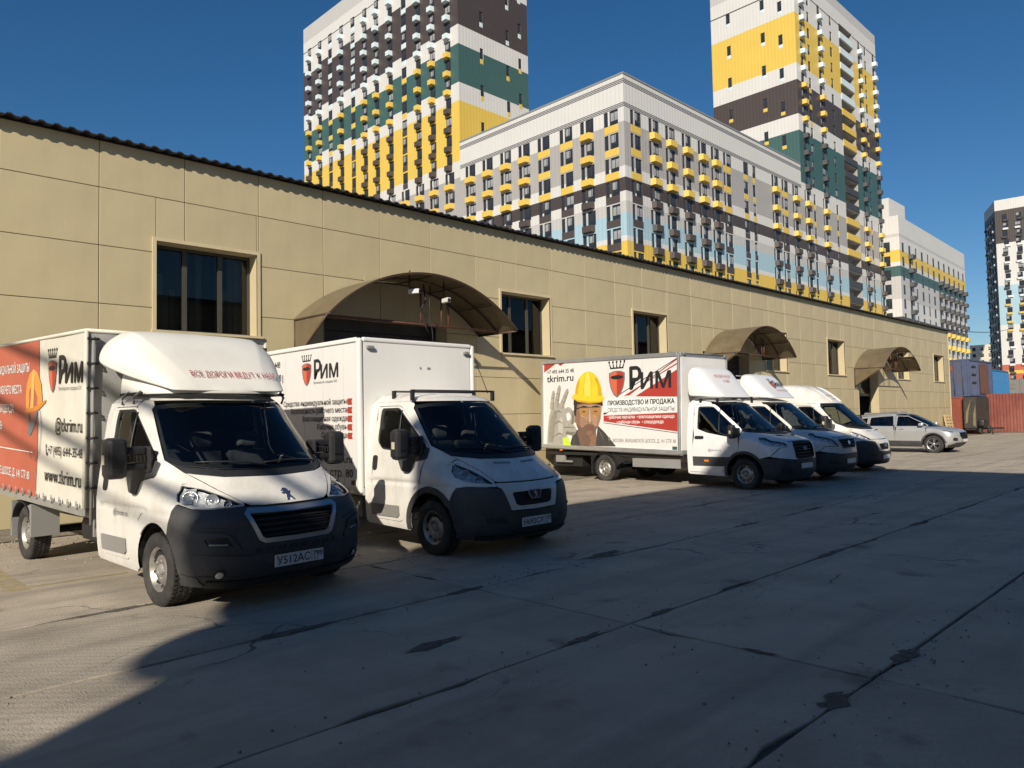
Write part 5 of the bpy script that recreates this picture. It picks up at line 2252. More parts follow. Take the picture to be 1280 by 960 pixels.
def grille_slats(e, sk, half, n, material, off=-.03, back=DARK):
    """dark backing and horizontal slats in a grille outline"""
    pol = sk.conv(mirror_half(F_(half)), 1, .05)
    g = patch(sk, 'grille', inset(pol, -.012), [back, back], e, off=-.055, thick=.005)
    zmin, zmax = min(p[1] for p in half), max(p[1] for p in half)
    for k in range(n):
        z = zmin + (zmax - zmin) * (k + .5) / n
        hw = 0
        for i in range(len(half) - 1):
            (y0, z0), (y1, z1) = half[i], half[i + 1]
            if (z0 - z) * (z1 - z) <= 0 and z0 != z1:
                hw = max(hw, y0 + (y1 - y0) * (z - z0) / (z1 - z0))
        if hw < .05:
            continue
        m = MB()
        N = 12
        rows = []
        for dz, do in ((-.013, -.03), (.002, -.008), (.013, -.02)):
            rows.append([sk.pt(sk.af(-hw + 2 * hw * i / N, z), z) + Vector((do, 0, dz)) for i in range(N + 1)])
        V = [p for r in rows for p in r]
        m.add(V, [(j * (N + 1) + i, j * (N + 1) + i + 1, (j + 1) * (N + 1) + i + 1, (j + 1) * (N + 1) + i) for j in range(2) for i in range(N)], 0, True)
        m.build('grille_slat', material, g, fix=False)
    return g


def grille_ring(e, sk, half, width, material, name='grille_frame', off=.012):
    pol = sk.conv(mirror_half(F_(half)), 1, .05)
    return patch(sk, name, inset(pol, -width), [material, BLK], e, holes=[inset(pol, .004)], off=off, thick=.04)


# ---- specs ----------------------------------------------------------------------------------------------------------
DOOR_B = rounded([(-1.30, .37), (-.62, .36), (-.47, .62), (-.34, .80), (-.20, .90), (-.15, 1.34), (-.83, 1.905), (-1.30, 1.905)], .06)
WIN_B = rounded([(-1.22, 1.42), (-1.21, 1.875), (-.84, 1.875), (-.21, 1.355), (-.24, 1.29), (-.62, 1.285), (-1.10, 1.315)], .05)
boxer_new = dict(
    F=BOXER_F, W=BOXER_W, L=BOXER_L, N=BOXER_N, rear=-1.42, paint=WHITE, arch=(0, .35, .435), a_lo=-14, a_hi=52,
    bump_bottom=[(0, .215), (.55, .215), (.80, .225)],
    bump_top=[('s', .345, .97), ('f', .86, .93), ('f', .72, .918), ('f', .47, .932), ('f', .41, .930), ('f', .3, .922), ('f', 0, .915)],
    grille=[(0, .625), (.33, .63), (.365, .65), (.455, .86), (.435, .875), (0, .862)],
    hood=[(0, .925), (.3, .93), (.40, .938), (.455, .965), (.60, 1.085), (.755, 1.24), (.5, 1.20), (0, 1.185)],
    cowl=[(0, 1.188), (.5, 1.203), (.757, 1.245), (.825, 1.36), (.75, 1.305), (.45, 1.265), (0, 1.255)],
    ws=[(0, 1.258), (.45, 1.268), (.75, 1.308), (.822, 1.368), (.745, 1.87), (.71, 1.918), (.6, 1.938), (0, 1.948)],
    side_top=[(.705, 1.955)], ws_edge=[(.718, 1.918), (.752, 1.87), (.832, 1.365), (.765, 1.245)],
    hood_edge=[(.61, 1.085), (.463, .963), (.46, .942)],
    bump_side=[('f', .72, .928), ('f', .86, .940), ('s', .345, .98)],
    door=DOOR_B, win=WIN_B, win_bar=(-.72, 1.36, -.78, 1.84), strip=[(-1.29, .42), (-.70, .42), (-.66, .45), (-.66, .575), (-1.29, .575)],
    handle=(-1.22, 1.13, .05, .10), mirror_foot=[(-.72, 1.22), (-.60, 1.04), (-.42, 1.02), (-.36, 1.16), (-.14, 1.20), (-.15, 1.33), (-.40, 1.40), (-.62, 1.33)],
    headlamp=[('s', .20, 1.15), ('s', .30, 1.155), ('f', .82, 1.135), ('f', .70, 1.10), ('f', .58, 1.03), ('f', .475, .952), ('f', .60, .938), ('f', .78, .938), ('s', .42, .965), ('s', .32, 1.0), ('s', .24, 1.07)],
    lamp_cups=[('f', .83, 1.03, .065), ('f', .69, 1.01, .056), ('f', .585, .972, .036)], lamp_strip=[('s', .27, 1.105), ('s', .34, 1.115), ('s', .45, .99), ('s', .38, .985)],
    mirror=(-.30, 1.03, 1.40), dash_z=1.22, dash_x=.28)
boxer_old = dict(boxer_new)
boxer_old.update(
    a_hi=40, arch_trim=.075,
    bump_top=[('s', .45, .86), ('f', .86, .872), ('f', .70, .862), ('f', .50, .835), ('f', .40, .555), ('f', 0, .545)], grille_in_bumper=False,
    mask=[('f', 0, .555), ('f', .395, .565), ('f', .495, .842), ('f', .54, .862), ('f', .54, .908), ('f', .50, .908), ('f', .3, .902), ('f', 0, .898)],
    grille=[(0, .61), (.27, .615), (.32, .64), (.36, .765), (.33, .785), (0, .785)],
    hood=[(0, .905), (.3, .91), (.50, .915), (.54, .93), (.63, 1.09), (.755, 1.24), (.5, 1.20), (0, 1.185)],
    hood_edge=[(.64, 1.09), (.548, .93), (.547, .868)],
    bump_side=[('f', .70, .872), ('f', .86, .882), ('s', .45, .868)],
    headlamp=[('s', .20, 1.19), ('s', .30, 1.20), ('f', .80, 1.165), ('f', .69, 1.06), ('f', .565, .895), ('f', .68, .905), ('f', .84, .93), ('s', .38, .985), ('s', .27, 1.07)],
    lamp_cups=[('f', .84, 1.10, .06), ('f', .79, 1.02, .065), ('f', .70, .955, .05)], lamp_strip=None)
transit = dict(
    F=TRAN_F, W=TRAN_W, L=TRAN_L, N=TRAN_N, rear=-1.46, paint=WHITE2, arch=(0, .35, .45), a_lo=-14, a_hi=45, zroof=1.985, ztop=2.09,
    bump_bottom=[(0, .22), (.55, .22), (.80, .23)],
    bump_top=[('s', .42, .70), ('f', .80, .70), ('f', .46, .66), ('f', 0, .66)], grille_in_bumper=False,
    mask=[('f', 0, .668), ('f', .46, .668), ('f', .80, .708), ('s', .60, .74), ('f', .78, .93), ('f', .56, .955), ('f', .50, 1.06), ('f', 0, 1.075)],
    grille=[(0, .70), (.36, .70), (.41, .74), (.43, .98), (.38, 1.04), (0, 1.05)],
    hood=[(0, 1.08), (.5, 1.067), (.60, 1.09), (.74, 1.20), (.79, 1.285), (.45, 1.235), (0, 1.22)],
    cowl=[(0, 1.222), (.45, 1.238), (.79, 1.29), (.835, 1.37), (.76, 1.335), (.45, 1.295), (0, 1.285)],
    ws=[(0, 1.288), (.45, 1.298), (.76, 1.338), (.832, 1.378), (.765, 1.90), (.72, 1.955), (.6, 1.97), (0, 1.978)],
    side_top=[(.715, 1.985)], ws_edge=[(.728, 1.955), (.772, 1.90), (.842, 1.375), (.795, 1.285)],
    hood_edge=[(.745, 1.20), (.605, 1.085), (.51, 1.065), (.565, .96)],
    bump_side=[('f', .79, .938), ('s', .595, .75), ('s', .42, .71)],
    door=rounded([(-1.34, .37), (-.56, .36), (-.44, .60), (-.30, .78), (-.13, .86), (-.10, 1.30), (-.86, 1.945), (-1.34, 1.945)], .06),
    win=rounded([(-1.22, 1.36), (-1.23, 1.89), (-.88, 1.89), (-.12, 1.25), (-.16, 1.14), (-.55, 1.20), (-.95, 1.27)], .05), win_bar=(-.62, 1.22, -.72, 1.84), dark_side=True,
    strip=[(-1.335, .50), (-.50, .50), (-.42, .64), (-.36, .715), (-1.335, .715)], strip_mat=BLKP, handle=(-1.15, 1.16, .12, .035), arch_trim=.06,
    headlamp=[('s', .30, 1.16), ('s', .40, 1.165), ('f', .80, 1.10), ('f', .62, 1.045), ('f', .585, .985), ('f', .66, .965), ('f', .80, .96), ('s', .58, .97), ('s', .42, 1.03)],
    lamp_cups=[('f', .82, 1.03, .05), ('f', .71, 1.015, .04)], wipers=((.62, 1.315, -.05, 1.32), (-.02, 1.31, -.66, 1.355)),
    mirror=(-.20, .97, 1.30), big_mirror=True, mirror_scale=.8, dash_z=1.24, dash_x=.02, bumper_mat=BLKP)
transit_old = dict(transit)
transit_old.update(
    paint=WHITE, big_mirror=False, arch_trim=None, strip=None,
    mask=[('f', 0, .668), ('f', .46, .668), ('f', .80, .708), ('s', .60, .74), ('f', .86, .86), ('f', .50, .86), ('f', .58, 1.06), ('f', 0, 1.075)],
    grille=[(0, .80), (.34, .80), (.40, .84), (.49, .99), (.46, 1.03), (0, 1.04)],
    hood_edge=[(.745, 1.20), (.605, 1.085), (.585, 1.065), (.50, .87)],
    headlamp=[('s', .28, 1.18), ('s', .36, 1.185), ('f', .82, 1.13), ('f', .64, 1.03), ('f', .53, .88), ('f', .62, .88), ('f', .80, .94), ('s', .50, 1.0), ('s', .36, 1.08)],
    bump_side=[('f', .86, .868), ('s', .595, .75), ('s', .42, .71)])


def fairing(e, cols, material, name='roof_fairing', sharp=()):
    """roof deflector from a mirrored cage; cols run from the middle to the lower side edge, each from the lip to the rear"""
    full = [[(x, -y, z) for x, y, z in c] for c in reversed(cols[1:])] + cols
    n = len(cols[0])
    m = MB()
    m.add([p for c in full for p in c], [(i * n + j, i * n + j + 1, (i + 1) * n + j + 1, (i + 1) * n + j) for i in range(len(full) - 1) for j in range(n - 1)], 0, True)
    o = m.build(name, material, e)
    c0 = len(cols) - 1
    cr = o.data.attributes.new('crease_edge', 'FLOAT', 'EDGE')
    want = set()
    for s_, w in sharp:
        for i in {c0 - s_, c0 + s_}:
            for j in range(n - 1):
                want.add((i * n + j, i * n + j + 1))
    for ed in o.data.edges:
        k = tuple(sorted(ed.vertices))
        if k in want:
            cr.data[ed.index].value = sharp[0][1]
    sb = o.modifiers.new('smooth', 'SUBSURF')
    sb.levels = sb.render_levels = 3
    so = o.modifiers.new('shell', 'SOLIDIFY')
    so.thickness = .02
    so.offset = -1
    return o


def plane_at(p0, p1, up_=.012):
    """slanted print plane through two (x, z) points of the fairing's front"""
    def f(y, z, d=0.0):
        t = (z - p0[1]) / (p1[1] - p0[1])
        return Vector((p0[0] + (p1[0] - p0[0]) * t + up_ + d, y, z))
    return f


def chassis(e, x0, x1, half=.42, z=.52):
    for s in (-1, 1):
        part('frame_rail', FRAMEP, e, (x0, x1, s * half - .035, s * half + .035, z, z + .16))
    part('cross_member', DARK, e, *[(x, x + .08, -half + .04, half - .04, z + .02, z + .13) for x in [x0 + .2 + (x1 - x0 - .5) * i / 4 for i in range(5)]])


def axle(e, x, R, wd, rim, style, ytrack):
    for s in (-1, 1):
        add_wheel(e, x, s * ytrack, R, wd, rim, style, out=-1 if s < 0 else 1)
    m = MB()
    m.tube([(x, -ytrack + .1, R), (x, ytrack - .1, R)], .05, 8)
    m.build('axle', DARK, e)


def fender_arch(e, x, y, R, w, material, name='mudguard'):
    for s in (-1, 1):
        m = MB()
        pts = arc(x, R * .95, R + .09, 8, 172, 12)
        pin = arc(x, R * .95, R + .075, 8, 172, 12)
        V = []
        for (a, b), (c, d) in zip(pts, pin):
            V += [(a, s * (y - w / 2), b), (a, s * (y + w / 2), b), (c, s * (y + w / 2), d), (c, s * (y - w / 2), d)]
        n = len(pts)
        m.add(V, [(i * 4 + k, (i + 1) * 4 + k, (i + 1) * 4 + (k + 1) % 4, i * 4 + (k + 1) % 4) for i in range(n - 1) for k in range(4)])
        m.build(name, material, e)

TARPW = mat('white_tarp', (.66, .63, .55), .6, var=.06, vscale=1.5, dirt=(.40, .36, .28), dirt_amt=.45, dirt_scale=1.4, streak=True, bump=.25, bscale=3)
TARPG = mat('grey_tarp', (.42, .42, .41), .6, var=.06, vscale=1.5, dirt=(.32, .30, .27), dirt_amt=.4, dirt_scale=1.2, bump=.25, bscale=3)
TARPR = mat('red_tarp_print', (.46, .115, .07), .6, var=.06, vscale=1.5, dirt=(.36, .16, .11), dirt_amt=.4, dirt_scale=1.2, bump=.25, bscale=3)
BOXW = mat('white_box_panel', (.78, .77, .75), .35, var=.02, vscale=1, dirt=(.55, .52, .47), dirt_amt=.25, dirt_scale=1.0, streak=True)
BOXP = mat('printed_box_panel', (.74, .72, .71), .35, var=.02, vscale=1, dirt=(.5, .47, .43), dirt_amt=.25, dirt_scale=1.0, streak=True)
SKIN = mat('print_skin', (.50, .29, .19), .5, var=.12, vscale=5)
SKIND = mat('print_skin_deep', (.30, .155, .10), .5, var=.12, vscale=5)
HAIR = mat('print_hair', (.035, .025, .02), .5)
HELY = mat('print_helmet_yellow', (.86, .56, .03), .5, var=.1, vscale=3)
HELD = mat('print_helmet_deep', (.62, .36, .02), .5, var=.1, vscale=3)
HELO = mat('print_helmet_orange', (.72, .30, .06), .5, var=.1, vscale=3)
GLOV = mat('print_glove', (.40, .38, .33), .5, var=.2, vscale=9)
GLOVD = mat('print_glove_deep', (.22, .20, .17), .5, var=.2, vscale=9)
LENSO = mat('print_amber_glasses', (.52, .30, .13), .5)
JACK = mat('print_jacket', (.06, .055, .05), .5, var=.2, vscale=6)
LIME = mat('print_lime', (.55, .70, .05), .5)


def vehicle(name, loc, yaw, label, cat, group='vehicles parked along the warehouse wall'):
    return empty(name, (loc[0], loc[1], 0), rad(-90 + yaw), label=label, cat=cat, group=group)


def emblem_lion(e, sk, z, s, material=BLUECHR, name='emblem', off=.008):
    m = MB()
    V0, V1 = [], []
    for x, y in LION:
        a = sk.af(x * s, z + y * s)
        p, n = sk.pt(a, z + y * s), sk.nrm(a, z + y * s)
        V0.append(p + n * off)
        V1.append(p + n * .001)
    n = len(LION)
    m.add(V0 + V1, [tuple(range(n))] + [(i, (i + 1) % n, (i + 1) % n + n, i + n) for i in range(n)])
    return m.build(name, material, e)


def roof_bars(e, xs, z, w):
    for x in xs:
        m = MB()
        m.tube([(x, -w, z), (x, w, z)], .016, 6)
        for s in (-1, 1):
            m.box(x - .025, x + .025, s * w - .02, s * w + .02, z - .14, z + .01)
        m.build('roof_bar', BLK, e)


# ------------------------------------------------------------------ truck with tarpaulin body
t1 = vehicle('tarpaulin_truck', (3.51, 7.46), 3.587, 'white light truck with red and white tarpaulin body and tall roof fairing', 'truck')
sk1 = cab(t1, boxer_new)
grille_slats(t1, sk1, boxer_new['grille'], 5, BLK)
grille_ring(t1, sk1, boxer_new['grille'], .038, SATIN)
emblem_lion(t1, sk1, 1.005, .11)
plate(t1, .905, -.0, .36, 'У512АС', '799')
for s in (-1, 1):        # fog lamp recesses and corner slots
    for (nm, pol, mt, of) in (('bumper_slot', [(.60, .60), (.78, .615), (.80, .66), (.66, .675)], BLK, .004), ('bumper_slot', [(.66, .60), (.80, .61), (.80, .625), (.66, .615)], SATIN, .008)):
        patch(sk1, nm, sk1.conv(F_(rounded(pol, .02)), s, .04), [mt, mt], t1, off=of, thick=.006)
    fl_ = [(.72 + x, .345 + z) for x, z in arc(0, 0, .05, 0, 345, 12)]
    patch(sk1, 'fog_lamp', sk1.conv(F_(fl_), s, .04), [BLK, BLK], t1, off=.008, thick=.008)
    fl_ = [(.72 + x, .345 + z) for x, z in arc(0, 0, .03, 0, 345, 10)]
    patch(sk1, 'fog_lens', sk1.conv(F_(fl_), s, .04), [REFL, REFL], t1, off=.012, thick=.004)
    patch(sk1, 'bumper_crease', sk1.conv(F_([(.56, .30), (.86, .33), (.86, .342), (.56, .312)]), s, .05), [BLKP, BLKP], t1, off=.010, thick=.012)
    patch(sk1, 'bumper_crease', sk1.conv(F_([(.58, .72), (.90, .76), (.90, .772), (.58, .735)]), s, .05), [BLKP, BLKP], t1, off=.012, thick=.014)
for s in (-1, 1):
    patch(sk1, 'bumper_cheek', sk1.conv(F_(rounded([(.54, .53), (.80, .55), (.90, .60), (.91, .74), (.64, .70)], .04)), s, .05), [BLKP, BLKP], t1, off=.014, thick=.016,
          holes=[sk1.conv(F_(rounded([(.61, .585), (.80, .60), (.83, .67), (.67, .68)], .02)), s, .04)])
    patch(sk1, 'lip_end', sk1.conv(S_([(.50, .25), (.62, .24), (.62, .33), (.47, .36)]), s, .05), [BLKP, BLKP], t1, off=.012, thick=.014)
patch(sk1, 'bumper_lip', sk1.conv(mirror_half(F_([(0, .222), (.60, .222), (.80, .24), (.80, .29), (.58, .275), (0, .27)])), 1, .06), [BLK, BLK], t1, off=.022, thick=.03)
patch(sk1, 'bumper_seam', sk1.conv(mirror_half(F_([(0, .495), (.55, .50), (.90, .535), (.90, .542), (.55, .508), (0, .503)])), 1, .06), [BLK, BLK], t1, off=.003, thick=.004)
lower = patch(sk1, 'lower_intake', sk1.conv(F_([(-.42, .515), (.42, .515), (.44, .555), (-.44, .555)]), 1, .05), [BLK, BLK], t1, off=.003, thick=.004)
for q in range(7):
    y = -.36 + .12 * q
    patch(sk1, 'intake_rib', sk1.conv(F_([(y - .012, .517), (y + .012, .517), (y + .012, .553), (y - .012, .553)]), 1, .05), [BLKP, BLKP], lower, off=.008, thick=.006)
axle(t1, 0, .345, .215, .205, 'steel', .85)
axle(t1, -3.99, .345, .215, .205, 'steel', .86)
chassis(t1, -6.0, -.9)
# fairing
cols1 = [[(-.36, 0, 2.06), (-.42, 0, 2.13), (-.75, 0, 2.43), (-1.08, 0, 2.69), (-1.25, 0, 2.76), (-1.46, 0, 2.77)],
         [(-.36, .30, 2.06), (-.42, .30, 2.13), (-.75, .42, 2.43), (-1.08, .52, 2.685), (-1.25, .54, 2.755), (-1.46, .54, 2.765)],
         [(-.36, .40, 2.06), (-.42, .40, 2.13), (-.75, .54, 2.42), (-1.08, .68, 2.67), (-1.25, .70, 2.74), (-1.46, .70, 2.75)],
         [(-.37, .60, 2.065), (-.44, .60, 2.13), (-.80, .76, 2.40), (-1.10, .84, 2.60), (-1.27, .86, 2.65), (-1.46, .86, 2.66)],
         [(-.44, .66, 2.075), (-.55, .70, 2.14), (-.88, .85, 2.34), (-1.15, .93, 2.47), (-1.3, .95, 2.51), (-1.46, .955, 2.53)],
         [(-.50, .66, 2.085), (-.66, .73, 2.13), (-.95, .86, 2.22), (-1.20, .94, 2.31), (-1.33, .96, 2.355), (-1.46, .975, 2.40)]]
ff = fairing(t1, cols1, CREAMW, sharp=((2, .75),))
pf = plane_at((-.42, 2.13), (-.75, 2.43), .014)
text('fairing_lettering', 'ВСЕ ДОРОГИ ВЕДУТ К НАМ', .088, lambda a, b: pf(-.40 + a, 2.215 + b, .012), INKR, t1, bold=.0, width=.98)
bs = Skin([(2.0, -.36), (2.05, -.35), (2.13, -.42), (2.35, -.62)], [(2.0, .79), (2.06, .80), (2.18, .79), (2.35, .76)], .85, 2.8)
pol = bs.conv(mirror_half([('f', 0, 2.03), ('s', -1.30, 2.03), ('s', -1.30, 2.33), ('s', -.85, 2.20), ('f', 0, 2.085)]), 1, .07)
patch(bs, 'fairing_base', pol, [CREAMW, BLK], t1, thick=.02)
patch(bs, 'fairing_seal', bs.conv(mirror_half([('f', 0, 2.018), ('s', -1.30, 2.018), ('s', -1.30, 2.03), ('f', 0, 2.03)]), 1, .07), [BLK, BLK], t1, off=.008, thick=.02)
for x in (-1.12, -.82):
    for s in (-1, 1):
        m = MB()
        m.tube([(x, s * .85, 1.93), (x + .03, s * .86, 2.0), (x + .06, s * .80, 2.06)], .016, 6)
        m.build('fairing_clamp', GREYP, t1)
m = MB()
for s in (-1, 1):
    m.tube([(-1.25, s * .815, 2.035), (-.72, s * .815, 2.035)], .018, 6)
m.build('fairing_rail', BLK, t1)
text('door_lettering', '@tkrim.ru', .085, lambda a, b: sk1.pt(sk1.as_(-.98 + a, .80 + b, -1), .80 + b) + Vector((0, -.003, 0)), INKG, t1, width=.36)

# tarpaulin body; its own frame starts at the front lower edge
XF, ZF = -1.60, .79
HW, LB_, HB = 1.06, 4.65, 1.93
cargo = part('cargo_floor', FRAMEP, t1, (-LB_, 0, -HW + .06, HW - .06, -.08, .02))
cargo.location = (XF, 0, ZF)
cargo.rotation_euler = (0, rad(1.5), 0)


def tarp_face(nm, p, u, v, nu, nv, material, amp=.012, seed=1, fold=.25):
    """cloth stretched over bows: sags between them, with small folds along the lower edge"""
    rn = random.Random(seed)
    p, u, v = Vector(p), Vector(u), Vector(v)
    n = u.cross(v).normalized()
    ph = [rn.uniform(0, 6.28) for _ in range(8)]
    V = []
    for j in range(nv + 1):
        for i in range(nu + 1):
            a, b = i / nu, j / nv
            w = u.length
            d = -amp * (1 - abs(math.cos(a * w * math.pi / .95))) * math.sin(b * math.pi)
            d += amp * .35 * math.sin(a * w * 9 + ph[0] + 2.5 * b) * (1 - b) ** 2 * fold * 4
            d += amp * .25 * math.sin((a * 3.1 + b * 2.3) * 6 + ph[1])
            V.append(p + u * a + v * b + n * d)
    m = MB()
    W_ = nu + 1
    m.add(V, [(j * W_ + i, j * W_ + i + 1, (j + 1) * W_ + i + 1, (j + 1) * W_ + i) for j in range(nv) for i in range(nu)], 0, True)
    return m, V, W_


def tarp_at(V, W_, nu, nv, p, u, v):
    """height of the cloth under a print"""
    p, u, v = Vector(p), Vector(u), Vector(v)

    def f(a, b, d=0.0):          # a along u in metres, b along v in metres
        i = min(nu - 1e-4, max(0, a / u.length * nu))
        j = min(nv - 1e-4, max(0, b / v.length * nv))
        i0, j0 = int(i), int(j)
        s, t = i - i0, j - j0
        q = lambda ii, jj: V[jj * W_ + ii]
        r = (q(i0, j0) * (1 - s) + q(i0 + 1, j0) * s) * (1 - t) + (q(i0, j0 + 1) * (1 - s) + q(i0 + 1, j0 + 1) * s) * t
        return r + u.normalized().cross(v.normalized()) * (.006 + d)
    return f


NU, NV = 120, 30
side = ((-LB_, -HW, .03), (LB_, 0, 0), (0, 0, HB))
m, V1_, W1_ = tarp_face('side_tarpaulin', *side, NU, NV, TARPW, .014, 4)
m.build('side_tarpaulin', TARPW, cargo, fix=False)
cloth = tarp_at(V1_, W1_, NU, NV, *side)
m, V2_, W2_ = tarp_face('front', (0, -HW, .03), (0, 2 * HW, 0), (0, 0, HB), 40, 24, TARPG, .010, 5)
m.build('front_tarpaulin', TARPG, cargo, fix=False)
m, _, _ = tarp_face('side', (0, HW, .03), (-LB_, 0, 0), (0, 0, HB), 60, 12, TARPW, .014, 6)
m.build('side_tarpaulin', TARPW, cargo, fix=False)
m, _, _ = tarp_face('rear', (-LB_, HW, .03), (0, -2 * HW, 0), (0, 0, HB), 30, 12, TARPG, .01, 7)
m.build('rear_tarpaulin', TARPG, cargo, fix=False)
m, _, _ = tarp_face('top', (-LB_, -HW, HB + .03), (LB_, 0, 0), (0, 2 * HW, 0), 60, 16, TARPW, .02, 8)
m.build('roof_tarpaulin', TARPW, cargo, fix=False)


def X1(x):                        # vehicle x -> metres along the cloth
    return x - XF + LB_


def Z1(z, x=-2.5):
    return z - ZF - .03 - (XF - x) * .026


# red field with a slanted, curved edge
NR = 40
pts_top = []
m = MB()
for j in range(NV):
    def edge(b):
        return X1(-3.22 + .055 * b / HB)
    b0, b1 = HB * j / NV, HB * (j + 1) / NV
    for i in range(NR):
        m.add([cloth(edge(b0) * i / NR, b0), cloth(edge(b0) * (i + 1) / NR, b0), cloth(edge(b1) * (i + 1) / NR, b1), cloth(edge(b1) * i / NR, b1)], [(0, 1, 2, 3)], 0, True)
m.build('red_print', TARPR, cargo, fix=False)


def T1t(body, xr_, z, size, width, material, bold=.008, left=False):
    x = xr_ if left else xr_ - width
    text('tarp_lettering', body, size, lambda a, b: cloth(X1(x) + a, Z1(z, x) + b, .004), material, cargo, bold=bold, width=width)


T1t('СРЕДСТВ ИНДИВИДУАЛЬНОЙ ЗАЩИТЫ', -3.56, 2.47, .15, 2.3, INKW)
T1t('БЕЗОПАСНОСТЬ РАБОЧЕГО МЕСТА', -3.88, 2.20, .15, 2.0, INKW)
T1t('ВЛАГОЗАЩИТНАЯ ОДЕЖДА', -4.19, 1.95, .15, 1.6, INKW)
T1t('РАБОЧАЯ ОБУВЬ', -4.72, 1.72, .15, 1.1, INKW)
T1t('МОСКВА, ВАРШАВСКОЕ ШОССЕ, Д. 141 СТР. 80', -3.45, 1.13, .14, 2.6, INKW)
polys('white_rule', [[(X1(-6.1), Z1(1.40)), (X1(-3.36), Z1(1.37)), (X1(-3.36), Z1(1.382)), (X1(-6.1), Z1(1.412))]], lambda a, b: cloth(a, b, .004), INKW, cargo)
rim_logo(cargo, lambda a, b, d: cloth(X1(-2.68) + a, Z1(2.315) + b, d + .002), .385, dx=0)
T1t('@tkrim.ru', -2.55, 1.66, .22, .86, INK, .006, True)
T1t('+7 (495) 644-35-48', -2.80, 1.39, .145, 1.12, INK, .006, True)
polys('phone_mark', [[(X1(-2.90) + x, Z1(1.43) + y) for x, y in ((0, .06), (.03, .07), (.035, .03), (.02, .015), (.04, -.03), (.06, -.025), (.085, -.05), (.06, -.075), (.03, -.06), (0, -.01))]], lambda a, b: cloth(a, b, .004), INK, cargo)
T1t('www.tkrim.ru', -2.91, 1.07, .23, 1.22, INK, .008, True)
# printed hard hat
hx, hz = X1(-3.36), Z1(2.0)
hat = [(-.30, -.10), (-.31, .05), (-.27, .22), (-.17, .35), (-.02, .41), (.14, .36), (.26, .22), (.31, .05), (.32, -.06)]
polys('hat_print', [[(hx + x, hz + y) for x, y in hat]], lambda a, b: cloth(a, b, .005), HELO, cargo)
polys('hat_ridge', [[(hx + x, hz + y) for x, y in ((-.10, -.08), (-.07, .36), (-.02, .41), (.03, .36), (.02, -.07))]], lambda a, b: cloth(a, b, .006), mat('print_hat_light', (.82, .42, .12), .5), cargo)
polys('hat_brim', [[(hx + x, hz + y) for x, y in ((-.33, -.14), (-.30, -.08), (.2, -.04), (.44, .03), (.42, -.01), (.2, -.10))]], lambda a, b: cloth(a, b, .006), mat('print_hat_brim', (.60, .22, .04), .5), cargo)
polys('hat_strap', [[(hx + x, hz + y) for x, y in ((-.26, -.16), (-.18, -.30), (-.24, -.40), (-.10, -.42), (.06, -.30), (.18, -.12), (.10, -.12), (-.02, -.24), (-.12, -.26), (-.16, -.14))]], lambda a, b: cloth(a, b, .006), INKG, cargo)
cord = [(.24, -.1), (.30, -.3), (.22, -.6), (.10, -.72), (-.06, -.70), (-.12, -.60)]
polys('hat_cord', [[(hx + x0, hz + y0), (hx + x1, hz + y1), (hx + x1 + .014, hz + y1), (hx + x0 + .014, hz + y0)] for (x0, y0), (x1, y1) in zip(cord[:-1], cord[1:])], lambda a, b: cloth(a, b, .006), INKG, cargo)
# lower rail with hooks, corner pole with rings, top edge bead
part('lower_rail', ALU, cargo, (-LB_, .01, -HW - .022, -HW + .01, -.05, .028))
part('lower_rail', ALU, cargo, (-LB_, .01, HW - .01, HW + .022, -.05, .028))
for k in range(17):
    x = -.12 - .275 * k
    mm = MB()
    mm.tube([(x - .02, -HW - .035, .055), (x, -HW - .04, .10), (x + .015, -HW - .035, .05), (x, -HW - .03, .01)], .008, 5)
    mm.box(x - .02, x + .02, -HW - .034, -HW - .022, .03, .07)
    mm.build('toggle_hook', GREYP, cargo)
for s in (-1, 1):
    m = MB()
    m.tube([(.035, s * (HW - .06), -.15), (.035, s * (HW - .06), HB - .04)], .018, 8)
    m.build('corner_pole', GREYP, cargo)
    for k in range(7):
        m = MB()
        zc = .25 + .27 * k
        m.tube([(.035 + .035 * math.cos(a * 1.05), s * (HW - .06) + .035 * math.sin(a * 1.05), zc) for a in range(6)], .009, 5, closed=True)
        m.box(.0, .04, s * (HW - .06) - .06, s * (HW - .06) + .06, zc - .012, zc + .012)
        m.build('lacing_ring', BLK, cargo)
m = MB()
for p, q in (((-LB_, -HW, HB + .03), (.0, -HW, HB + .03)), ((0, -HW, HB + .03), (0, HW, HB + .03)), ((0, HW, HB + .03), (-LB_, HW, HB + .03)), ((.0, -HW, .03), (.0, -HW, HB + .03)), ((.0, HW, .03), (.0, HW, HB + .03))):
    m.tube([p, q], .022, 6)
m.build('edge_bead', TARPW, cargo)
# boards under the tarpaulin seen at the front, mudguards, side step, tank
part('headboard', GREYP, t1, (-1.66, -1.62, -.95, -.70, .50, 1.1), (-1.66, -1.62, .70, .95, .50, 1.1))
for s in (-1, 1):
    m = MB()
    m.box(-3.62, -3.55, s * .86 - .16, s * .86 + .16, .33, .74)
    m.build('mud_flap', GREYP, t1)
    part('mud_flap', GREYP, t1, (-4.42, -4.36, s * .86 - .16, s * .86 + .16, .28, .74))
    m = MB()
    m.add([(-3.55, s * 1.0, .74), (-3.55, s * 1.0, .38), (-3.72, s * 1.0, .60), (-3.85, s * 1.0, .70)], [(0, 1, 2, 3)])
    m.build('splash_plate', GREYP, t1)
fender_arch(t1, -3.99, .87, .345, .30, BLK)
m = MB()
m.box(-2.75, -2.2, -.72, -.42, .34, .62, ch=.06)
m.build('fuel_tank', BLK, t1)
m = MB()
m.tube([(-1.45, -.62, .52), (-3.2, -.62, .66)], .045, 4, smooth=False)
m.build('side_step', FRAMEP, t1)
m = MB()
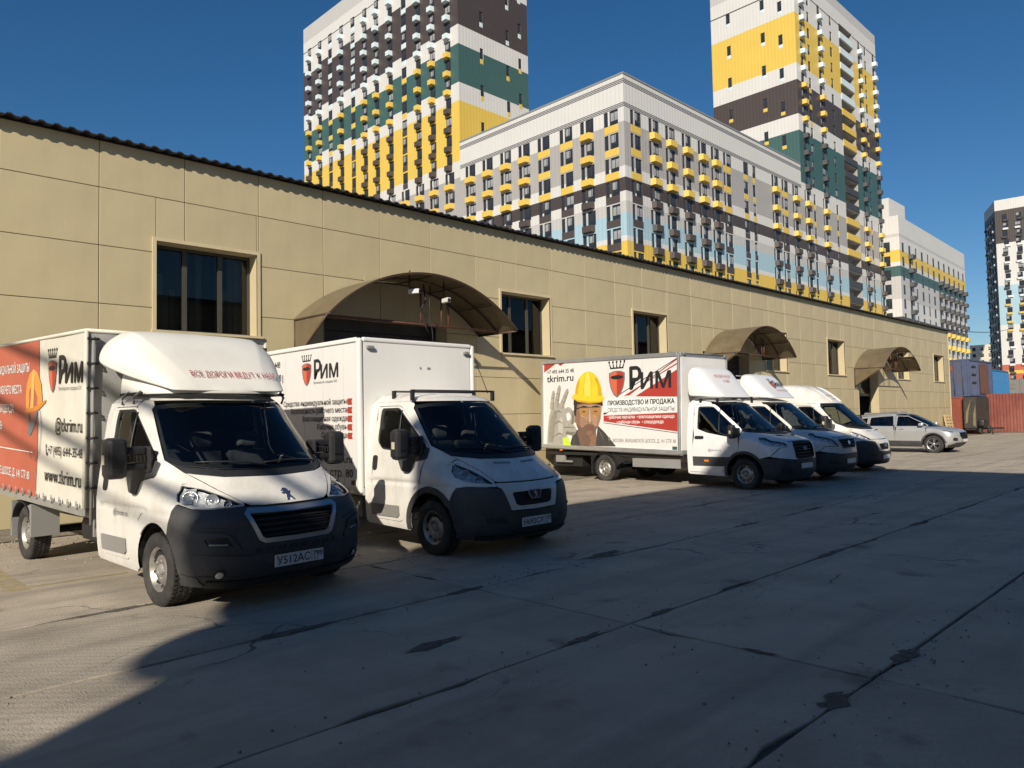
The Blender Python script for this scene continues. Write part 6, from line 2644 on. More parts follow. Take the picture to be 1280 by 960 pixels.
m.tube([(-2.7, .5, .40), (-1.5, .45, .36), (-.9, .4, .36)], .045, 8)
m.box(-3.35, -2.85, .30, .62, .30, .48, ch=.06)
m.build('exhaust', GREYP, t1)

# ------------------------------------------------------------------ white box truck (older face)
t2 = vehicle('box_truck', (6.83, 7.43), 0, 'white box truck with plain white box and older dark-bumper cab', 'truck')
sk2 = cab(t2, dict(boxer_old, ztop=2.055))
grille_slats(t2, sk2, boxer_old['grille'], 7, BLK)


def old_face(e, sk):
    bd = sk.conv(F_(rounded([(-.115, .76), (-.075, .685), (.075, .685), (.115, .76), (.10, .80), (-.10, .80)], .02)), 1, .03)
    patch(sk, 'badge', bd, [SATIN, BLK], e, off=.022, thick=.02)
    bd = sk.conv(F_(rounded([(-.10, .758), (-.065, .698), (.065, .698), (.10, .758), (.088, .788), (-.088, .788)], .02)), 1, .03)
    patch(sk, 'badge_field', bd, [mat('badge_blue', (.02, .03, .09), .3), BLK], e, off=.027, thick=.004)
    emblem_lion(e, sk, .742, .07, CHROME, 'badge_emblem', .034)
    for s in (-1, 1):
        patch(sk, 'bumper_slot', sk.conv(F_(rounded([(.45, .42), (.72, .43), (.74, .50), (.50, .49)], .02)), s, .05), [BLK, BLK], e, off=.004, thick=.006)
        patch(sk, 'hood_vent', sk.conv(F_([(.10, 1.12), (.36, 1.13), (.36, 1.15), (.10, 1.14)]), s, .05), [GREYP, BLK], e, off=.004, thick=.004)
    patch(sk, 'bumper_slot', sk.conv(F_([(-.36, .27), (.36, .27), (.38, .33), (-.38, .33)]), 1, .05), [BLK, BLK], e, off=.004, thick=.006)
    patch(sk, 'bumper_lip', sk.conv(mirror_half(F_([(0, .222), (.60, .222), (.80, .24), (.80, .28), (.58, .265), (0, .26)])), 1, .06), [BLK, BLK], e, off=.022, thick=.03)
    patch(sk, 'bumper_crease', sk.conv(mirror_half(F_([(0, .515), (.6, .525), (.93, .56), (.93, .575), (.6, .54), (0, .53)])), 1, .06), [BLKP, BLKP], e, off=.012, thick=.014)


old_face(t2, sk2)
plate(t2, .905, 0, .355, 'Н692СХ', '197')
axle(t2, 0, .345, .215, .205, 'steel', .85)
axle(t2, -3.99, .345, .215, .205, 'steel', .86)
chassis(t2, -5.7, -.9)
roof_bars(t2, (-1.08, -.66), 2.105, .74)
m = MB()
m.tube([(-.55, .55, 2.07), (-.75, .50, 2.55)], .006, 5)
m.build('aerial', BLK, t2)
XF2, ZF2, HW2, LB2, HB2 = -1.44, .75, 1.05, 4.25, 2.13
cg2 = part('cargo_floor', ALU, t2, (-LB2, 0, -HW2 + .02, HW2 - .02, -.08, .02))
cg2.location = (XF2, 0, ZF2)
seams = [-.08, -.445, -1.01, -1.58, -2.17, -2.75, -3.33, -3.9, -LB2 + .04]
for a, b_ in zip(seams[1:], seams[:-1]):
    part('side_board', BOXP, cg2, (a + .004, b_ - .004, -HW2 + .002, -HW2 + .03, .03, HB2 - .04))
part('side_board', BOXW, cg2, (-LB2 + .04, -.04, HW2 - .03, HW2 - .002, .03, HB2 - .04))
part('front_board', BOXW, cg2, (-.03, -.004, -HW2 + .06, HW2 - .06, .03, HB2 - .04))
part('rear_board', BOXW, cg2, (-LB2 + .004, -LB2 + .03, -HW2 + .06, HW2 - .06, .03, HB2 - .04))
part('roof_board', BOXW, cg2, (-LB2 + .06, -.06, -HW2 + .06, HW2 - .06, HB2 - .045, HB2 - .004))
m = MB()
m.box(-LB2 + .03, -.03, -HW2 + .034, HW2 - .034, .03, HB2 - .05)
m.build('box_core', BOXW, cg2)
for s in (-1, 1):
    m = MB()
    m.box(-.075, .012, s * HW2 - .04, s * HW2 + .04, -.06, HB2 - .005, ch=.03)
    m.build('corner_trim', BOXW, cg2)
    m = MB()
    m.box(-LB2, -.076, s * HW2 - .025, s * HW2 + .012, HB2 - .055, HB2 + .01, ch=.015)
    m.build('edge_trim', BOXW, cg2)
    m = MB()
    m.box(-LB2, -.076, s * HW2 - .025, s * HW2 + .012, -.06, .035, ch=.01)
    m.build('edge_trim', ALU, cg2)
m = MB()
m.box(-.055, .014, -HW2 + .041, HW2 - .041, HB2 - .055, HB2 + .008, ch=.02)
m.build('edge_trim', BOXW, cg2)
for s in (-1, 1):
    m = MB()
    m.box(.0, .05, s * .90 - .06, s * .90 + .06, HB2 - .16, HB2 - .11, ch=.015)
    m.build('marker_lamp', GREYP, cg2)
part('bolt', GREYP, cg2, *[(-.004, .008, y - .012, y + .012, 1.72, 1.745) for y in (.0, .14, .17)])


def side2(x, z, d=0.0):
    return (x - XF2, -HW2 - .0005 - d, z - ZF2)


rim_logo(cg2, lambda a, b, d: side2(-2.93 + a, 2.45 + b, d), .355)
for k, ln in enumerate(('Средства индивидуальной защиты', 'Безопасность рабочего места', 'Влагозащитная одежда', 'Рабочая обувь', 'Спецодежда')):
    z = 1.955 - .122 * k
    w = (1.86, 1.62, 1.26, .82, .70)[k]
    text('box_lettering', ln, .118, lambda a, b: side2(-1.81 - w + a, z + b, .002), INK, cg2, bold=.006, width=w)
    polys('red_marker', [[(-1.775, z + .075), (-1.655, z + .075), (-1.675, z + .03), (-1.655, z - .015), (-1.775, z - .015), (-1.795, z + .03)]], lambda a, b: side2(a, b, .002), INKR, cg2)
for body, xr_, z, h, w in (('www.tkrim.ru', -1.67, 1.11, .17, 1.05), ('шоссе, д. 141 стр. 80', -1.67, .91, .16, 1.9), ('ые', -3.79, 2.60, .17, .17), ('№1', -3.70, 2.34, .19, .22)):
    text('box_lettering', body, h, lambda a, b: side2(xr_ - w + a, z + b, .002), INK, cg2, bold=.01, width=w)
polys('maker_plate', [[(-1.70, .80), (-1.58, .80), (-1.58, .87), (-1.70, .87)]], lambda a, b: side2(a, b, .002), mat('plate_brown', (.12, .06, .05), .5), cg2)
part('battery_box', GREYP, t2, (-2.3, -1.75, -.85, -.5, .32, .62), ch=.02)
part('skirt', mat('pale_green_sheet', (.36, .42, .36), .6), t2, (-1.5, -1.43, -.93, -.6, .34, .60))

# ------------------------------------------------------------------ poster truck
t3 = vehicle('poster_truck', (16.36, 8.21), -2.0, 'white box truck with a hard-hat worker poster covering its side', 'truck')
sk3 = cab(t3, transit)
grille_slats(t3, sk3, transit['grille'], 5, BLKP)
grille_ring(t3, sk3, transit['grille'], .02, BLK)
ov = [(.085 * math.cos(a * math.pi / 9), .90 + .035 * math.sin(a * math.pi / 9)) for a in range(18)]
patch(sk3, 'badge', sk3.conv(F_(ov), 1, .03), [CHROME, BLK], t3, off=.012, thick=.02)
ov = [(.072 * math.cos(a * math.pi / 9), .90 + .027 * math.sin(a * math.pi / 9)) for a in range(18)]
patch(sk3, 'badge_field', sk3.conv(F_(ov), 1, .03), [mat('badge_blue2', (.02, .04, .16), .3), BLK], t3, off=.015, thick=.004)
plate(t3, .985, 0.0, .47, '', '')
for s in (-1, 1):
    patch(sk3, 'hood_vent', sk3.conv(F_([(.18, 1.175), (.42, 1.185), (.40, 1.205), (.20, 1.195)]), s, .05), [BLK, BLK], t3, off=.004, thick=.004)
    patch(sk3, 'bumper_slot', sk3.conv(F_(rounded([(.50, .36), (.78, .38), (.80, .52), (.58, .50)], .03)), s, .05), [BLK, BLK], t3, off=.004, thick=.006)
    patch(sk3, 'side_marker', sk3.conv(S_([(-1.02, .60), (-.90, .60), (-.90, .645), (-1.02, .645)]), s, .05), [ORNG, ORNG], t3, off=.022, thick=.008)
    patch(sk3, 'sill_cover', sk3.conv(S_([(-1.42, .36), (-.58, .355), (-.52, .46), (-1.42, .46)]), s, .06), [WHITE2, BLK], t3, off=.016, thick=.02)
axle(t3, 0, .345, .215, .205, 'steel', .845)
axle(t3, -4.07, .345, .225, .205, 'steel', .85)
chassis(t3, -6.0, -.9)
cols3 = [[(-.66, 0, 2.10), (-.72, 0, 2.17), (-.98, 0, 2.46), (-1.20, 0, 2.76), (-1.30, 0, 2.86), (-1.47, 0, 2.87)],
         [(-.66, .40, 2.10), (-.72, .40, 2.17), (-.98, .42, 2.46), (-1.20, .44, 2.76), (-1.30, .45, 2.855), (-1.47, .45, 2.865)],
         [(-.67, .58, 2.10), (-.73, .59, 2.17), (-.99, .66, 2.45), (-1.21, .70, 2.74), (-1.31, .71, 2.83), (-1.47, .71, 2.84)],
         [(-.72, .68, 2.105), (-.80, .71, 2.17), (-1.04, .80, 2.40), (-1.24, .85, 2.62), (-1.33, .86, 2.70), (-1.47, .86, 2.72)],
         [(-.78, .71, 2.105), (-.90, .76, 2.17), (-1.08, .84, 2.30), (-1.26, .88, 2.42), (-1.35, .89, 2.45), (-1.47, .89, 2.46)],
         [(-.80, .70, 2.10), (-.94, .76, 2.11), (-1.10, .83, 2.125), (-1.28, .87, 2.135), (-1.36, .88, 2.14), (-1.47, .88, 2.145)]]
f3 = fairing(t3, cols3, WHITE2)
pf3 = plane_at((-.72, 2.17), (-1.20, 2.76), .03)
for body, z, w in (('ВСЕ ДОРОГИ ВЕДУТ', 2.60, .72), ('К НАМ', 2.48, .26)):
    text('fairing_lettering', body, .085, lambda a, b: pf3(a - w / 2, z + b), INKR, t3, bold=0, width=w)
roof_bars(t3, (-1.2, -.75), 2.10, .78)
m = MB()
for s in (-1, 1):
    m.tube([(-1.32, s * .82, 2.09), (-.55, s * .80, 2.09)], .02, 6)
m.build('fairing_rail', GREYP, t3)
text('door_lettering', '@tkrim.ru', .075, lambda a, b: sk3.pt(sk3.as_(-.92 + a, .845 + b, -1), .845 + b) + Vector((0, -.003, 0)), INKG, t3, width=.34, bold=.006)
XF3, ZF3, HW3, LB3, HB3 = -1.62, .80, 1.05, 4.70, 2.38
cg3 = part('cargo_floor', ALU, t3, (-LB3, 0, -HW3 + .02, HW3 - .02, -.08, .02))
cg3.location = (XF3, 0, ZF3)
cg3.rotation_euler = (0, rad(1.35), 0)
sm = [-.06, -1.12, -2.25, -3.45, -LB3 + .06]
for a, b_ in zip(sm[1:], sm[:-1]):
    part('side_board', BOXP, cg3, (a + .003, b_ - .003, -HW3 + .004, -HW3 + .03, .045, HB3 - .06))
part('side_board', BOXW, cg3, (-LB3 + .06, -.06, HW3 - .03, HW3 - .004, .045, HB3 - .06))
part('front_board', BOXW, cg3, (-.03, -.006, -HW3 + .07, HW3 - .07, .045, HB3 - .06))
part('rear_board', BOXW, cg3, (-LB3 + .006, -LB3 + .03, -HW3 + .07, HW3 - .07, .045, HB3 - .06))
part('roof_board', BOXW, cg3, (-LB3 + .06, -.06, -HW3 + .06, HW3 - .06, HB3 - .05, HB3 - .006))
m = MB()
m.box(-LB3 + .034, -.034, -HW3 + .034, HW3 - .034, .03, HB3 - .06)
m.build('box_core', BOXW, cg3)
for s in (-1, 1):
    for x in (-.065, -LB3):
        m = MB()
        m.box(x, x + .07, s * HW3 - .035, s * HW3 + .02, -.05, HB3, ch=.012)
        m.build('corner_post', ALU, cg3)
    for z in (-.06, HB3 - .065):
        m = MB()
        m.box(-LB3 + .07, -.066, s * HW3 - .03, s * HW3 + .016, z, z + .1, ch=.01)
        m.build('edge_trim', ALU, cg3)
for z in (-.06, HB3 - .065):
    m = MB()
    m.box(-.05, .008, -HW3 + .036, HW3 - .036, z, z + .1, ch=.01)
    m.build('edge_trim', ALU, cg3)
for y in (-.9, .9):
    m = MB()
    m.box(-.02, .05, y - .05, y + .05, HB3 - .03, HB3 + .035, ch=.012)
    m.build('marker_lamp', GREYP, cg3)
m = MB()
m.tube([(.02, 1.0, HB3 + .02), (.02, -1.0, HB3 + .02)], .014, 6)
m.build('lamp_wire', GREYP, cg3)


def side3(x, z, d=0.0):
    return (x - XF3, -HW3 + .0035 - d, z - ZF3 - (XF3 - x) * .0236)


def P3(name, pts, material, d=.0015):
    polys(name, [pts] if isinstance(pts[0], tuple) else pts, lambda a, b: side3(a, b, d), material, cg3)


def sh(pts, dx, dz, k=1.0):
    return [(x * k + dx, z * k + dz) for x, z in pts]


xl, xr3, zb3, zt3 = -6.24, -1.70, .90, 3.13
P3('red_print', [(-2.95, 2.20), (-1.70, 2.80), (-1.70, 2.14), (-2.93, 2.19)], INKR)
P3('red_print', [(-4.02, 1.72), (-1.70, 1.76), (-1.70, 1.30), (-4.02, 1.57)], INKR)
P3('red_print', [[(-6.22, 2.98), (-5.72, 3.22), (-6.22, 3.235)], [(-5.66, 3.19), (-5.45, 3.23), (-5.36, 3.23), (-5.58, 3.13)]], INKR)
P3('red_rule', [[(-1.70, 2.86 + o), (-1.70, 2.90 + o), (-3.30 + o * .8, 2.22), (-3.38 + o * .8, 2.22)] for o in (0.06, .17)], INKR, .0016)
P3('black_rule', [[(-1.70, 1.27), (-1.70, 1.255), (-4.02, 1.525), (-4.02, 1.54)], [(-4.02, 1.79), (-3.85, 1.82), (-3.9, 1.77), (-4.02, 1.74)], [(-1.70, 3.08), (-1.70, 3.06), (-3.45, 2.26), (-3.5, 2.26)]], INK, .0017)
P3('white_field', [(-3.95, 2.17), (-1.76, 2.13), (-1.84, 1.77), (-3.95, 1.77)], INKW, .0017)
rim_logo(cg3, lambda a, b, d: side3(-3.56 + a * .94, 2.56 + b, d + .002), .70, sub=False)
for body, x0, x1, z, h, mt, bo in (('+7 495 644 35 48', -6.10, -5.08, 2.93, .15, INK, .012), ('tkrim.ru', -6.10, -5.09, 2.70, .27, INK, .02), ('ПРОИЗВОДСТВО И ПРОДАЖА', -3.88, -1.80, 1.985, .165, INK, .035),
                                   ('СРЕДСТВ ИНДИВИДУАЛЬНОЙ ЗАЩИТЫ', -3.88, -1.80, 1.81, .14, INK, .004), ('• рабочие перчатки  • влагозащитная одежда', -3.88, -1.80, 1.635, .12, INKW, .010),
                                   ('• рабочая обувь  • спецодежда', -3.58, -2.12, 1.505, .12, INKW, .010), ('МОСКВА, ВАРШАВСКОЕ ШОССЕ, Д. 141 СТР. 80', -3.72, -1.76, 1.03, .12, INKG, .004)):
    text('box_lettering', body, h, lambda a, b: side3(x0 + a, z + b, .004), mt, cg3, bold=bo, width=x1 - x0)
P3('pin_mark', [[(-3.83 + x * .06, 1.10 + y * .06) for x, y in ((0, -1.2), (.6, .1), (.5, .7), (0, 1), (-.5, .7), (-.6, .1))], ], INKG, .003)
P3('maker_plate', [(-1.86, .86), (-1.72, .86), (-1.72, .94), (-1.86, .94)], mat('plate_green', (.03, .10, .09), .5), .003)
# the printed worker, in flat layers of tone
def tone(nm, col):
    return mat('print_' + nm, col, .5, var=.10, vscale=7)


def R3(name, pts, material, d, r=.07):
    P3(name, rounded(pts, r, 5), material, d)


SK = [tone('skin_%d' % k, c) for k, c in enumerate(((.41, .255, .175), (.33, .19, .125), (.25, .14, .092), (.165, .10, .072), (.52, .35, .25), (.09, .05, .036)))]
GL = [tone('glove_%d' % k, c) for k, c in enumerate(((.36, .34, .30), (.27, .25, .215), (.18, .165, .14), (.46, .44, .40)))]
R3('jacket_print', [(-5.24, .915), (-5.12, 1.24), (-4.95, 1.36), (-4.75, 1.0), (-4.28, .98), (-4.22, 1.46), (-3.98, 1.28), (-3.60, .915)], JACK, .002, .04)
R3('neck_print', [(-4.98, .92), (-4.92, 1.46), (-4.30, 1.46), (-4.24, .92)], SK[2], .0024)
R3('neck_shade_print', [(-4.97, .92), (-4.93, 1.42), (-4.62, 1.20), (-4.45, 1.10), (-4.52, .92)], SK[3], .0026)
R3('collar_print', [(-5.16, .915), (-5.03, 1.34), (-4.92, 1.18), (-4.84, .915)], JACK, .0028, .03)
R3('collar_print', [(-4.30, .915), (-4.23, 1.42), (-4.08, 1.16), (-3.92, .915)], JACK, .0028, .03)
R3('collar_light_print', [(-4.22, 1.40), (-4.10, 1.18), (-4.02, 1.02), (-4.06, 1.20)], tone('jacket_light', (.12, .11, .10)), .0029, .01)
R3('ear_print', [(-5.00, 1.92), (-5.13, 1.86), (-5.12, 1.60), (-4.99, 1.52)], SK[1], .0028, .04)
R3('head_print', [(-5.02, 2.15), (-5.04, 1.80), (-5.00, 1.50), (-4.90, 1.32), (-4.70, 1.17), (-4.50, 1.165), (-4.32, 1.28), (-4.17, 1.50), (-4.09, 1.80), (-4.06, 2.12)], SK[0], .0030, .09)
R3('cheek_print', [(-5.03, 2.1), (-5.04, 1.80), (-5.00, 1.50), (-4.90, 1.33), (-4.80, 1.25), (-4.84, 1.55), (-4.78, 1.72), (-4.86, 2.0)], SK[2], .0032)
R3('cheek_print', [(-4.86, 1.74), (-4.70, 1.70), (-4.60, 1.55), (-4.70, 1.42), (-4.86, 1.45)], SK[1], .0033)
R3('cheek_print', [(-4.16, 1.80), (-4.10, 1.70), (-4.18, 1.48), (-4.30, 1.34), (-4.26, 1.56)], SK[1], .0033, .05)
R3('forehead_print', [(-5.0, 2.16), (-4.98, 2.00), (-4.7, 2.02), (-4.3, 2.02), (-4.08, 1.98), (-4.06, 2.14)], SK[2], .0033, .03)
R3('beard_print', [(-4.98, 1.52), (-4.90, 1.32), (-4.70, 1.165), (-4.50, 1.16), (-4.32, 1.275), (-4.19, 1.48), (-4.30, 1.42), (-4.38, 1.50), (-4.50, 1.505), (-4.64, 1.50), (-4.76, 1.40)], SK[3], .0035, .06)
R3('chin_print', [(-4.66, 1.27), (-4.56, 1.33), (-4.44, 1.33), (-4.37, 1.27), (-4.48, 1.20), (-4.58, 1.20)], SK[2], .0037, .05)
R3('lip_print', [(-4.66, 1.405), (-4.57, 1.432), (-4.51, 1.425), (-4.45, 1.432), (-4.36, 1.405), (-4.50, 1.362)], tone('lips', (.24, .085, .065)), .0039, .03)
R3('mouth_line_print', [(-4.67, 1.407), (-4.51, 1.398), (-4.35, 1.407), (-4.51, 1.388)], SK[5], .0040, .01)
R3('moustache_print', [(-4.70, 1.44), (-4.58, 1.495), (-4.51, 1.485), (-4.44, 1.495), (-4.32, 1.44), (-4.51, 1.452)], SK[3], .0040, .03)
R3('nose_print', [(-4.56, 1.92), (-4.60, 1.62), (-4.64, 1.56), (-4.58, 1.515), (-4.50, 1.505), (-4.42, 1.515), (-4.39, 1.57), (-4.44, 1.66), (-4.47, 1.92)], SK[1], .0036, .03)
R3('nose_light_print', [(-4.52, 1.90), (-4.54, 1.62), (-4.51, 1.55), (-4.46, 1.57), (-4.48, 1.90)], SK[4], .0038, .02)
R3('nostril_print', [(-4.60, 1.535), (-4.55, 1.545), (-4.53, 1.522), (-4.58, 1.515)], SK[5], .0039, .01)
R3('nostril_print', [(-4.47, 1.525), (-4.44, 1.545), (-4.40, 1.535), (-4.43, 1.518)], SK[5], .0039, .01)
for cx in (-4.71, -4.29):
    R3('eye_socket_print', [(cx - .15, 1.92), (cx + .14, 1.93), (cx + .13, 1.80), (cx, 1.76), (cx - .13, 1.79)], SK[3], .0040, .05)
    R3('glasses_print', [(cx - .17, 1.945), (cx + .165, 1.95), (cx + .15, 1.76), (cx + .06, 1.685), (cx - .08, 1.685), (cx - .16, 1.77)], tone('amber_lens', (.40, .215, .085)), .0042, .06)
    R3('eye_print', [(cx - .08, 1.835), (cx, 1.862), (cx + .08, 1.838), (cx, 1.815)], SK[5], .0044, .02)
    R3('lens_light_print', [(cx - .13, 1.75), (cx - .05, 1.70), (cx + .04, 1.70), (cx - .05, 1.725)], tone('amber_light', (.56, .36, .18)), .0044, .02)
R3('brow_print', [(-4.90, 1.945), (-4.74, 2.005), (-4.57, 1.975), (-4.58, 1.945), (-4.74, 1.965)], HAIR, .0046, .02)
R3('brow_print', [(-4.43, 1.975), (-4.26, 2.0), (-4.11, 1.95), (-4.26, 1.96), (-4.42, 1.945)], HAIR, .0046, .02)
R3('glasses_frame_print', [(-4.88, 1.955), (-4.50, 1.965), (-4.12, 1.955), (-4.12, 1.938), (-4.50, 1.945), (-4.88, 1.938)], HAIR, .0047, .005)
R3('glasses_arm_print', [(-5.04, 1.93), (-4.87, 1.955), (-4.87, 1.92), (-5.04, 1.90)], HAIR, .0047, .01)
R3('hair_print', [(-5.07, 1.74), (-5.07, 2.14), (-4.93, 2.16), (-4.97, 1.95), (-5.0, 1.72)], HAIR, .0048, .03)
R3('headband_print', [(-5.09, 2.02), (-5.07, 2.22), (-4.06, 2.15), (-4.03, 1.97), (-4.30, 2.05), (-4.72, 2.07)], HAIR, .0050, .04)
dome = [(-5.04, 2.26), (-5.01, 2.50), (-4.92, 2.72), (-4.76, 2.87), (-4.55, 2.93), (-4.35, 2.87), (-4.19, 2.72), (-4.09, 2.50), (-4.04, 2.20), (-4.3, 2.14), (-4.7, 2.16)]
R3('helmet_print', dome, HELY, .0054, .12)
R3('helmet_shade_print', [(-5.03, 2.27), (-5.00, 2.50), (-4.92, 2.70), (-4.84, 2.70), (-4.90, 2.45), (-4.92, 2.25)], HELD, .0056, .06)
R3('helmet_shade_print', [(-4.20, 2.18), (-4.21, 2.48), (-4.32, 2.74), (-4.23, 2.72), (-4.11, 2.50), (-4.05, 2.21)], HELD, .0056, .06)
R3('helmet_ridge_print', [(-4.70, 2.20), (-4.69, 2.60), (-4.62, 2.90), (-4.50, 2.905), (-4.45, 2.60), (-4.45, 2.18)], mat('print_helmet_light', (.90, .66, .10), .5), .0058, .06)
R3('helmet_seam_print', [(-4.715, 2.20), (-4.705, 2.60), (-4.64, 2.90), (-4.625, 2.90), (-4.685, 2.60), (-4.695, 2.20)], HELD, .0060, .004)
R3('helmet_seam_print', [(-4.455, 2.18), (-4.455, 2.60), (-4.505, 2.90), (-4.49, 2.90), (-4.435, 2.60), (-4.435, 2.18)], HELD, .0060, .004)
R3('brim_print', [(-5.17, 2.23), (-5.05, 2.34), (-4.6, 2.25), (-4.04, 2.25), (-3.97, 2.16), (-4.1, 2.09), (-4.5, 2.10), (-4.9, 2.15)], HELY, .0062, .04)
R3('brim_shade_print', [(-5.17, 2.235), (-4.9, 2.16), (-4.5, 2.105), (-4.1, 2.10), (-3.98, 2.16), (-4.1, 2.07), (-4.5, 2.06), (-4.92, 2.11)], HELD, .0064, .02)
# gloved hand: forearm and palm, three raised fingers, ring of thumb and forefinger
R3('glove_print', [(-6.12, .915), (-6.08, 1.40), (-6.02, 1.76), (-5.90, 2.04), (-5.68, 2.12), (-5.42, 2.00), (-5.32, 1.72), (-5.36, 1.42), (-5.32, 1.20), (-5.40, .915)], GL[0], .0026, .08)
for k, (x0, z0, x1, z1, w) in enumerate(((-5.93, 1.92, -5.85, 2.40, .080), (-5.76, 1.98, -5.62, 2.54, .085), (-5.57, 1.95, -5.32, 2.43, .085))):
    d = Vector((x1 - x0, z1 - z0)).normalized()
    q = Vector((-d.y, d.x)) * w
    R3('finger_print', [(x0 + q.x, z0 + q.y), (x1 + q.x * .75, z1 + q.y * .75), (x1 + d.x * .08, z1 + d.y * .08), (x1 - q.x * .75, z1 - q.y * .75), (x0 - q.x, z0 - q.y)], GL[0], .003 + k * .0004, .05)
    R3('finger_shade_print', [(x0 - q.x, z0 - q.y), (x1 - q.x * .8, z1 - q.y * .8), (x1 - q.x * .15, z1 - q.y * .15), (x0 - q.x * .3, z0 - q.y * .3)], GL[1], .0032 + k * .0004, .03)
    for t in (.35, .65):
        c_ = Vector((x0, z0)).lerp(Vector((x1, z1)), t)
        R3('finger_crease_print', [(c_.x + q.x * .8, c_.y + q.y * .8), (c_.x - q.x * .8, c_.y - q.y * .8), (c_.x - q.x * .8 + d.x * .018, c_.y - q.y * .8 + d.y * .018), (c_.x + q.x * .8 + d.x * .018, c_.y + q.y * .8 + d.y * .018)], GL[2], .0035 + k * .0004, .004)
R3('palm_shade_print', [(-6.06, 1.0), (-6.0, 1.55), (-5.80, 1.95), (-5.70, 1.80), (-5.82, 1.40), (-5.86, 1.0)], GL[1], .0044, .08)
R3('palm_light_print', [(-5.68, 1.15), (-5.66, 1.55), (-5.55, 1.75), (-5.48, 1.55), (-5.50, 1.20)], GL[3], .0044, .07)
R3('forefinger_print', [(-5.48, 1.88), (-5.28, 2.00), (-5.10, 1.88), (-5.03, 1.68), (-5.08, 1.50), (-5.22, 1.45), (-5.36, 1.54)], GL[0], .0066, .08)
R3('forefinger_shade_print', [(-5.16, 1.90), (-5.06, 1.72), (-5.09, 1.52), (-5.20, 1.47), (-5.14, 1.64)], GL[2], .0067, .03)
R3('finger_gap_print', [(-5.36, 1.78), (-5.27, 1.84), (-5.19, 1.74), (-5.21, 1.62), (-5.32, 1.60)], INKW, .0068, .04)
R3('thumb_print', [(-5.48, 1.46), (-5.22, 1.53), (-5.02, 1.45), (-4.97, 1.30), (-5.10, 1.19), (-5.36, 1.22)], GL[0], .0070, .07)
R3('thumb_shade_print', [(-5.40, 1.24), (-5.12, 1.20), (-4.99, 1.30), (-5.12, 1.28), (-5.34, 1.32)], GL[2], .0072, .03)
for pts in ([(-5.95, 1.42), (-5.66, 1.62), (-5.46, 1.52), (-5.66, 1.575)], [(-5.95, 1.12), (-5.62, 1.28), (-5.46, 1.2), (-5.62, 1.235)], [(-5.46, 1.44), (-5.06, 1.42), (-5.06, 1.40), (-5.46, 1.405)], [(-5.86, 1.80), (-5.66, 1.90), (-5.5, 1.82), (-5.66, 1.86)]):
    R3('glove_fold_print', pts, GL[2], .0073, .01)
R3('cuff_print', [(-5.48, .915), (-5.50, 1.12), (-5.30, 1.17), (-5.18, .915)], LIME, .0075, .03)
# under the box: mudguards, side panel, tail gear
fender_arch(t3, -4.07, .86, .345, .30, BLK)
for s in (-1, 1):
    m = MB()
    m.add([(-3.62, s * .98, .42), (-3.30, s * .98, .60), (-3.55, s * .98, .66), (-3.78, s * .98, .74), (-3.72, s * .98, .62)], [(0, 1, 2, 3, 4)])
    m.build('splash_plate', BLK, t3)
    part('mud_flap', BLK, t3, (-4.50, -4.46, s * .86 - .15, s * .86 + .15, .18, .62))
    part('side_guard', GREYP, t3, (-3.2, -1.75, s * .88 - .012, s * .88 + .012, .40, .62))
    part('side_marker', ORNG, t3, *[(x, x + .1, s * 1.068 - .006, s * 1.068 + .006, .775, .81) for x in (-2.9, -5.6)])
part('sub_frame', BLK, t3, (-6.2, -1.6, -.95, .95, .66, .74))
part('tail_gear', GREYP, t3, (-5.9, -5.55, -.92, -.86, .45, .64), (-5.6, -5.3, -.92, -.86, .45, .50))
part('spare_box', BLK, t3, (-6.1, -5.0, -.8, .8, .34, .6))

# ------------------------------------------------------------------ second fairing truck
t4 = vehicle('fairing_truck', (18.95, 8.25), 0, 'white truck with rounded logo fairing between the poster truck and the high van', 'truck')
sk4 = cab(t4, transit_old)
grille_slats(t4, sk4, transit_old['grille'], 4, BLKP)
grille_ring(t4, sk4, transit_old['grille'], .012, SATIN)
patch(sk4, 'badge', sk4.conv(F_([(.07 * math.cos(a * math.pi / 6), .93 + .05 * math.sin(a * math.pi / 6)) for a in range(12)]), 1, .03), [CHROME, BLK], t4, off=.014, thick=.02)
plate(t4, .985, 0, .43, '', '')
for s in (-1, 1):
    patch(sk4, 'bumper_slot', sk4.conv(F_(rounded([(.50, .40), (.78, .42), (.80, .52), (.58, .50)], .03)), s, .05), [BLK, BLK], t4, off=.004, thick=.006)
axle(t4, 0, .345, .215, .205, 'steel', .845)
axle(t4, -3.9, .345, .215, .205, 'steel', .85)
chassis(t4, -5.5, -.9)
cols4 = [[(x, y, 2.10 + (z - 2.10) * .86) for x, y, z in c] for c in cols3]
f4 = fairing(t4, cols4, WHITE2)
pf4 = plane_at((-.72, 2.16), (-1.20, 2.668), .03)
rim_logo(t4, lambda a, b, d: pf4(a - .02, 2.47 + b, d), .20, sub=False)
text('fairing_lettering', 'ВСЕ ДОРОГИ ВЕДУТ К НАМ', .055, lambda a, b: pf4(a - .08, 2.29 + b), INKR, t4, width=.62)
m = MB()
m.box(-5.6, -1.56, -1.02, 1.02, .75, 2.62, ch=.04)
m.build('cargo_box', BOXW, t4)
m = MB()
m.tube([(-1.52, -.98, 2.70), (-1.52, .98, 2.70)], .014, 6)
m.build('box_rail', ALU, t4)

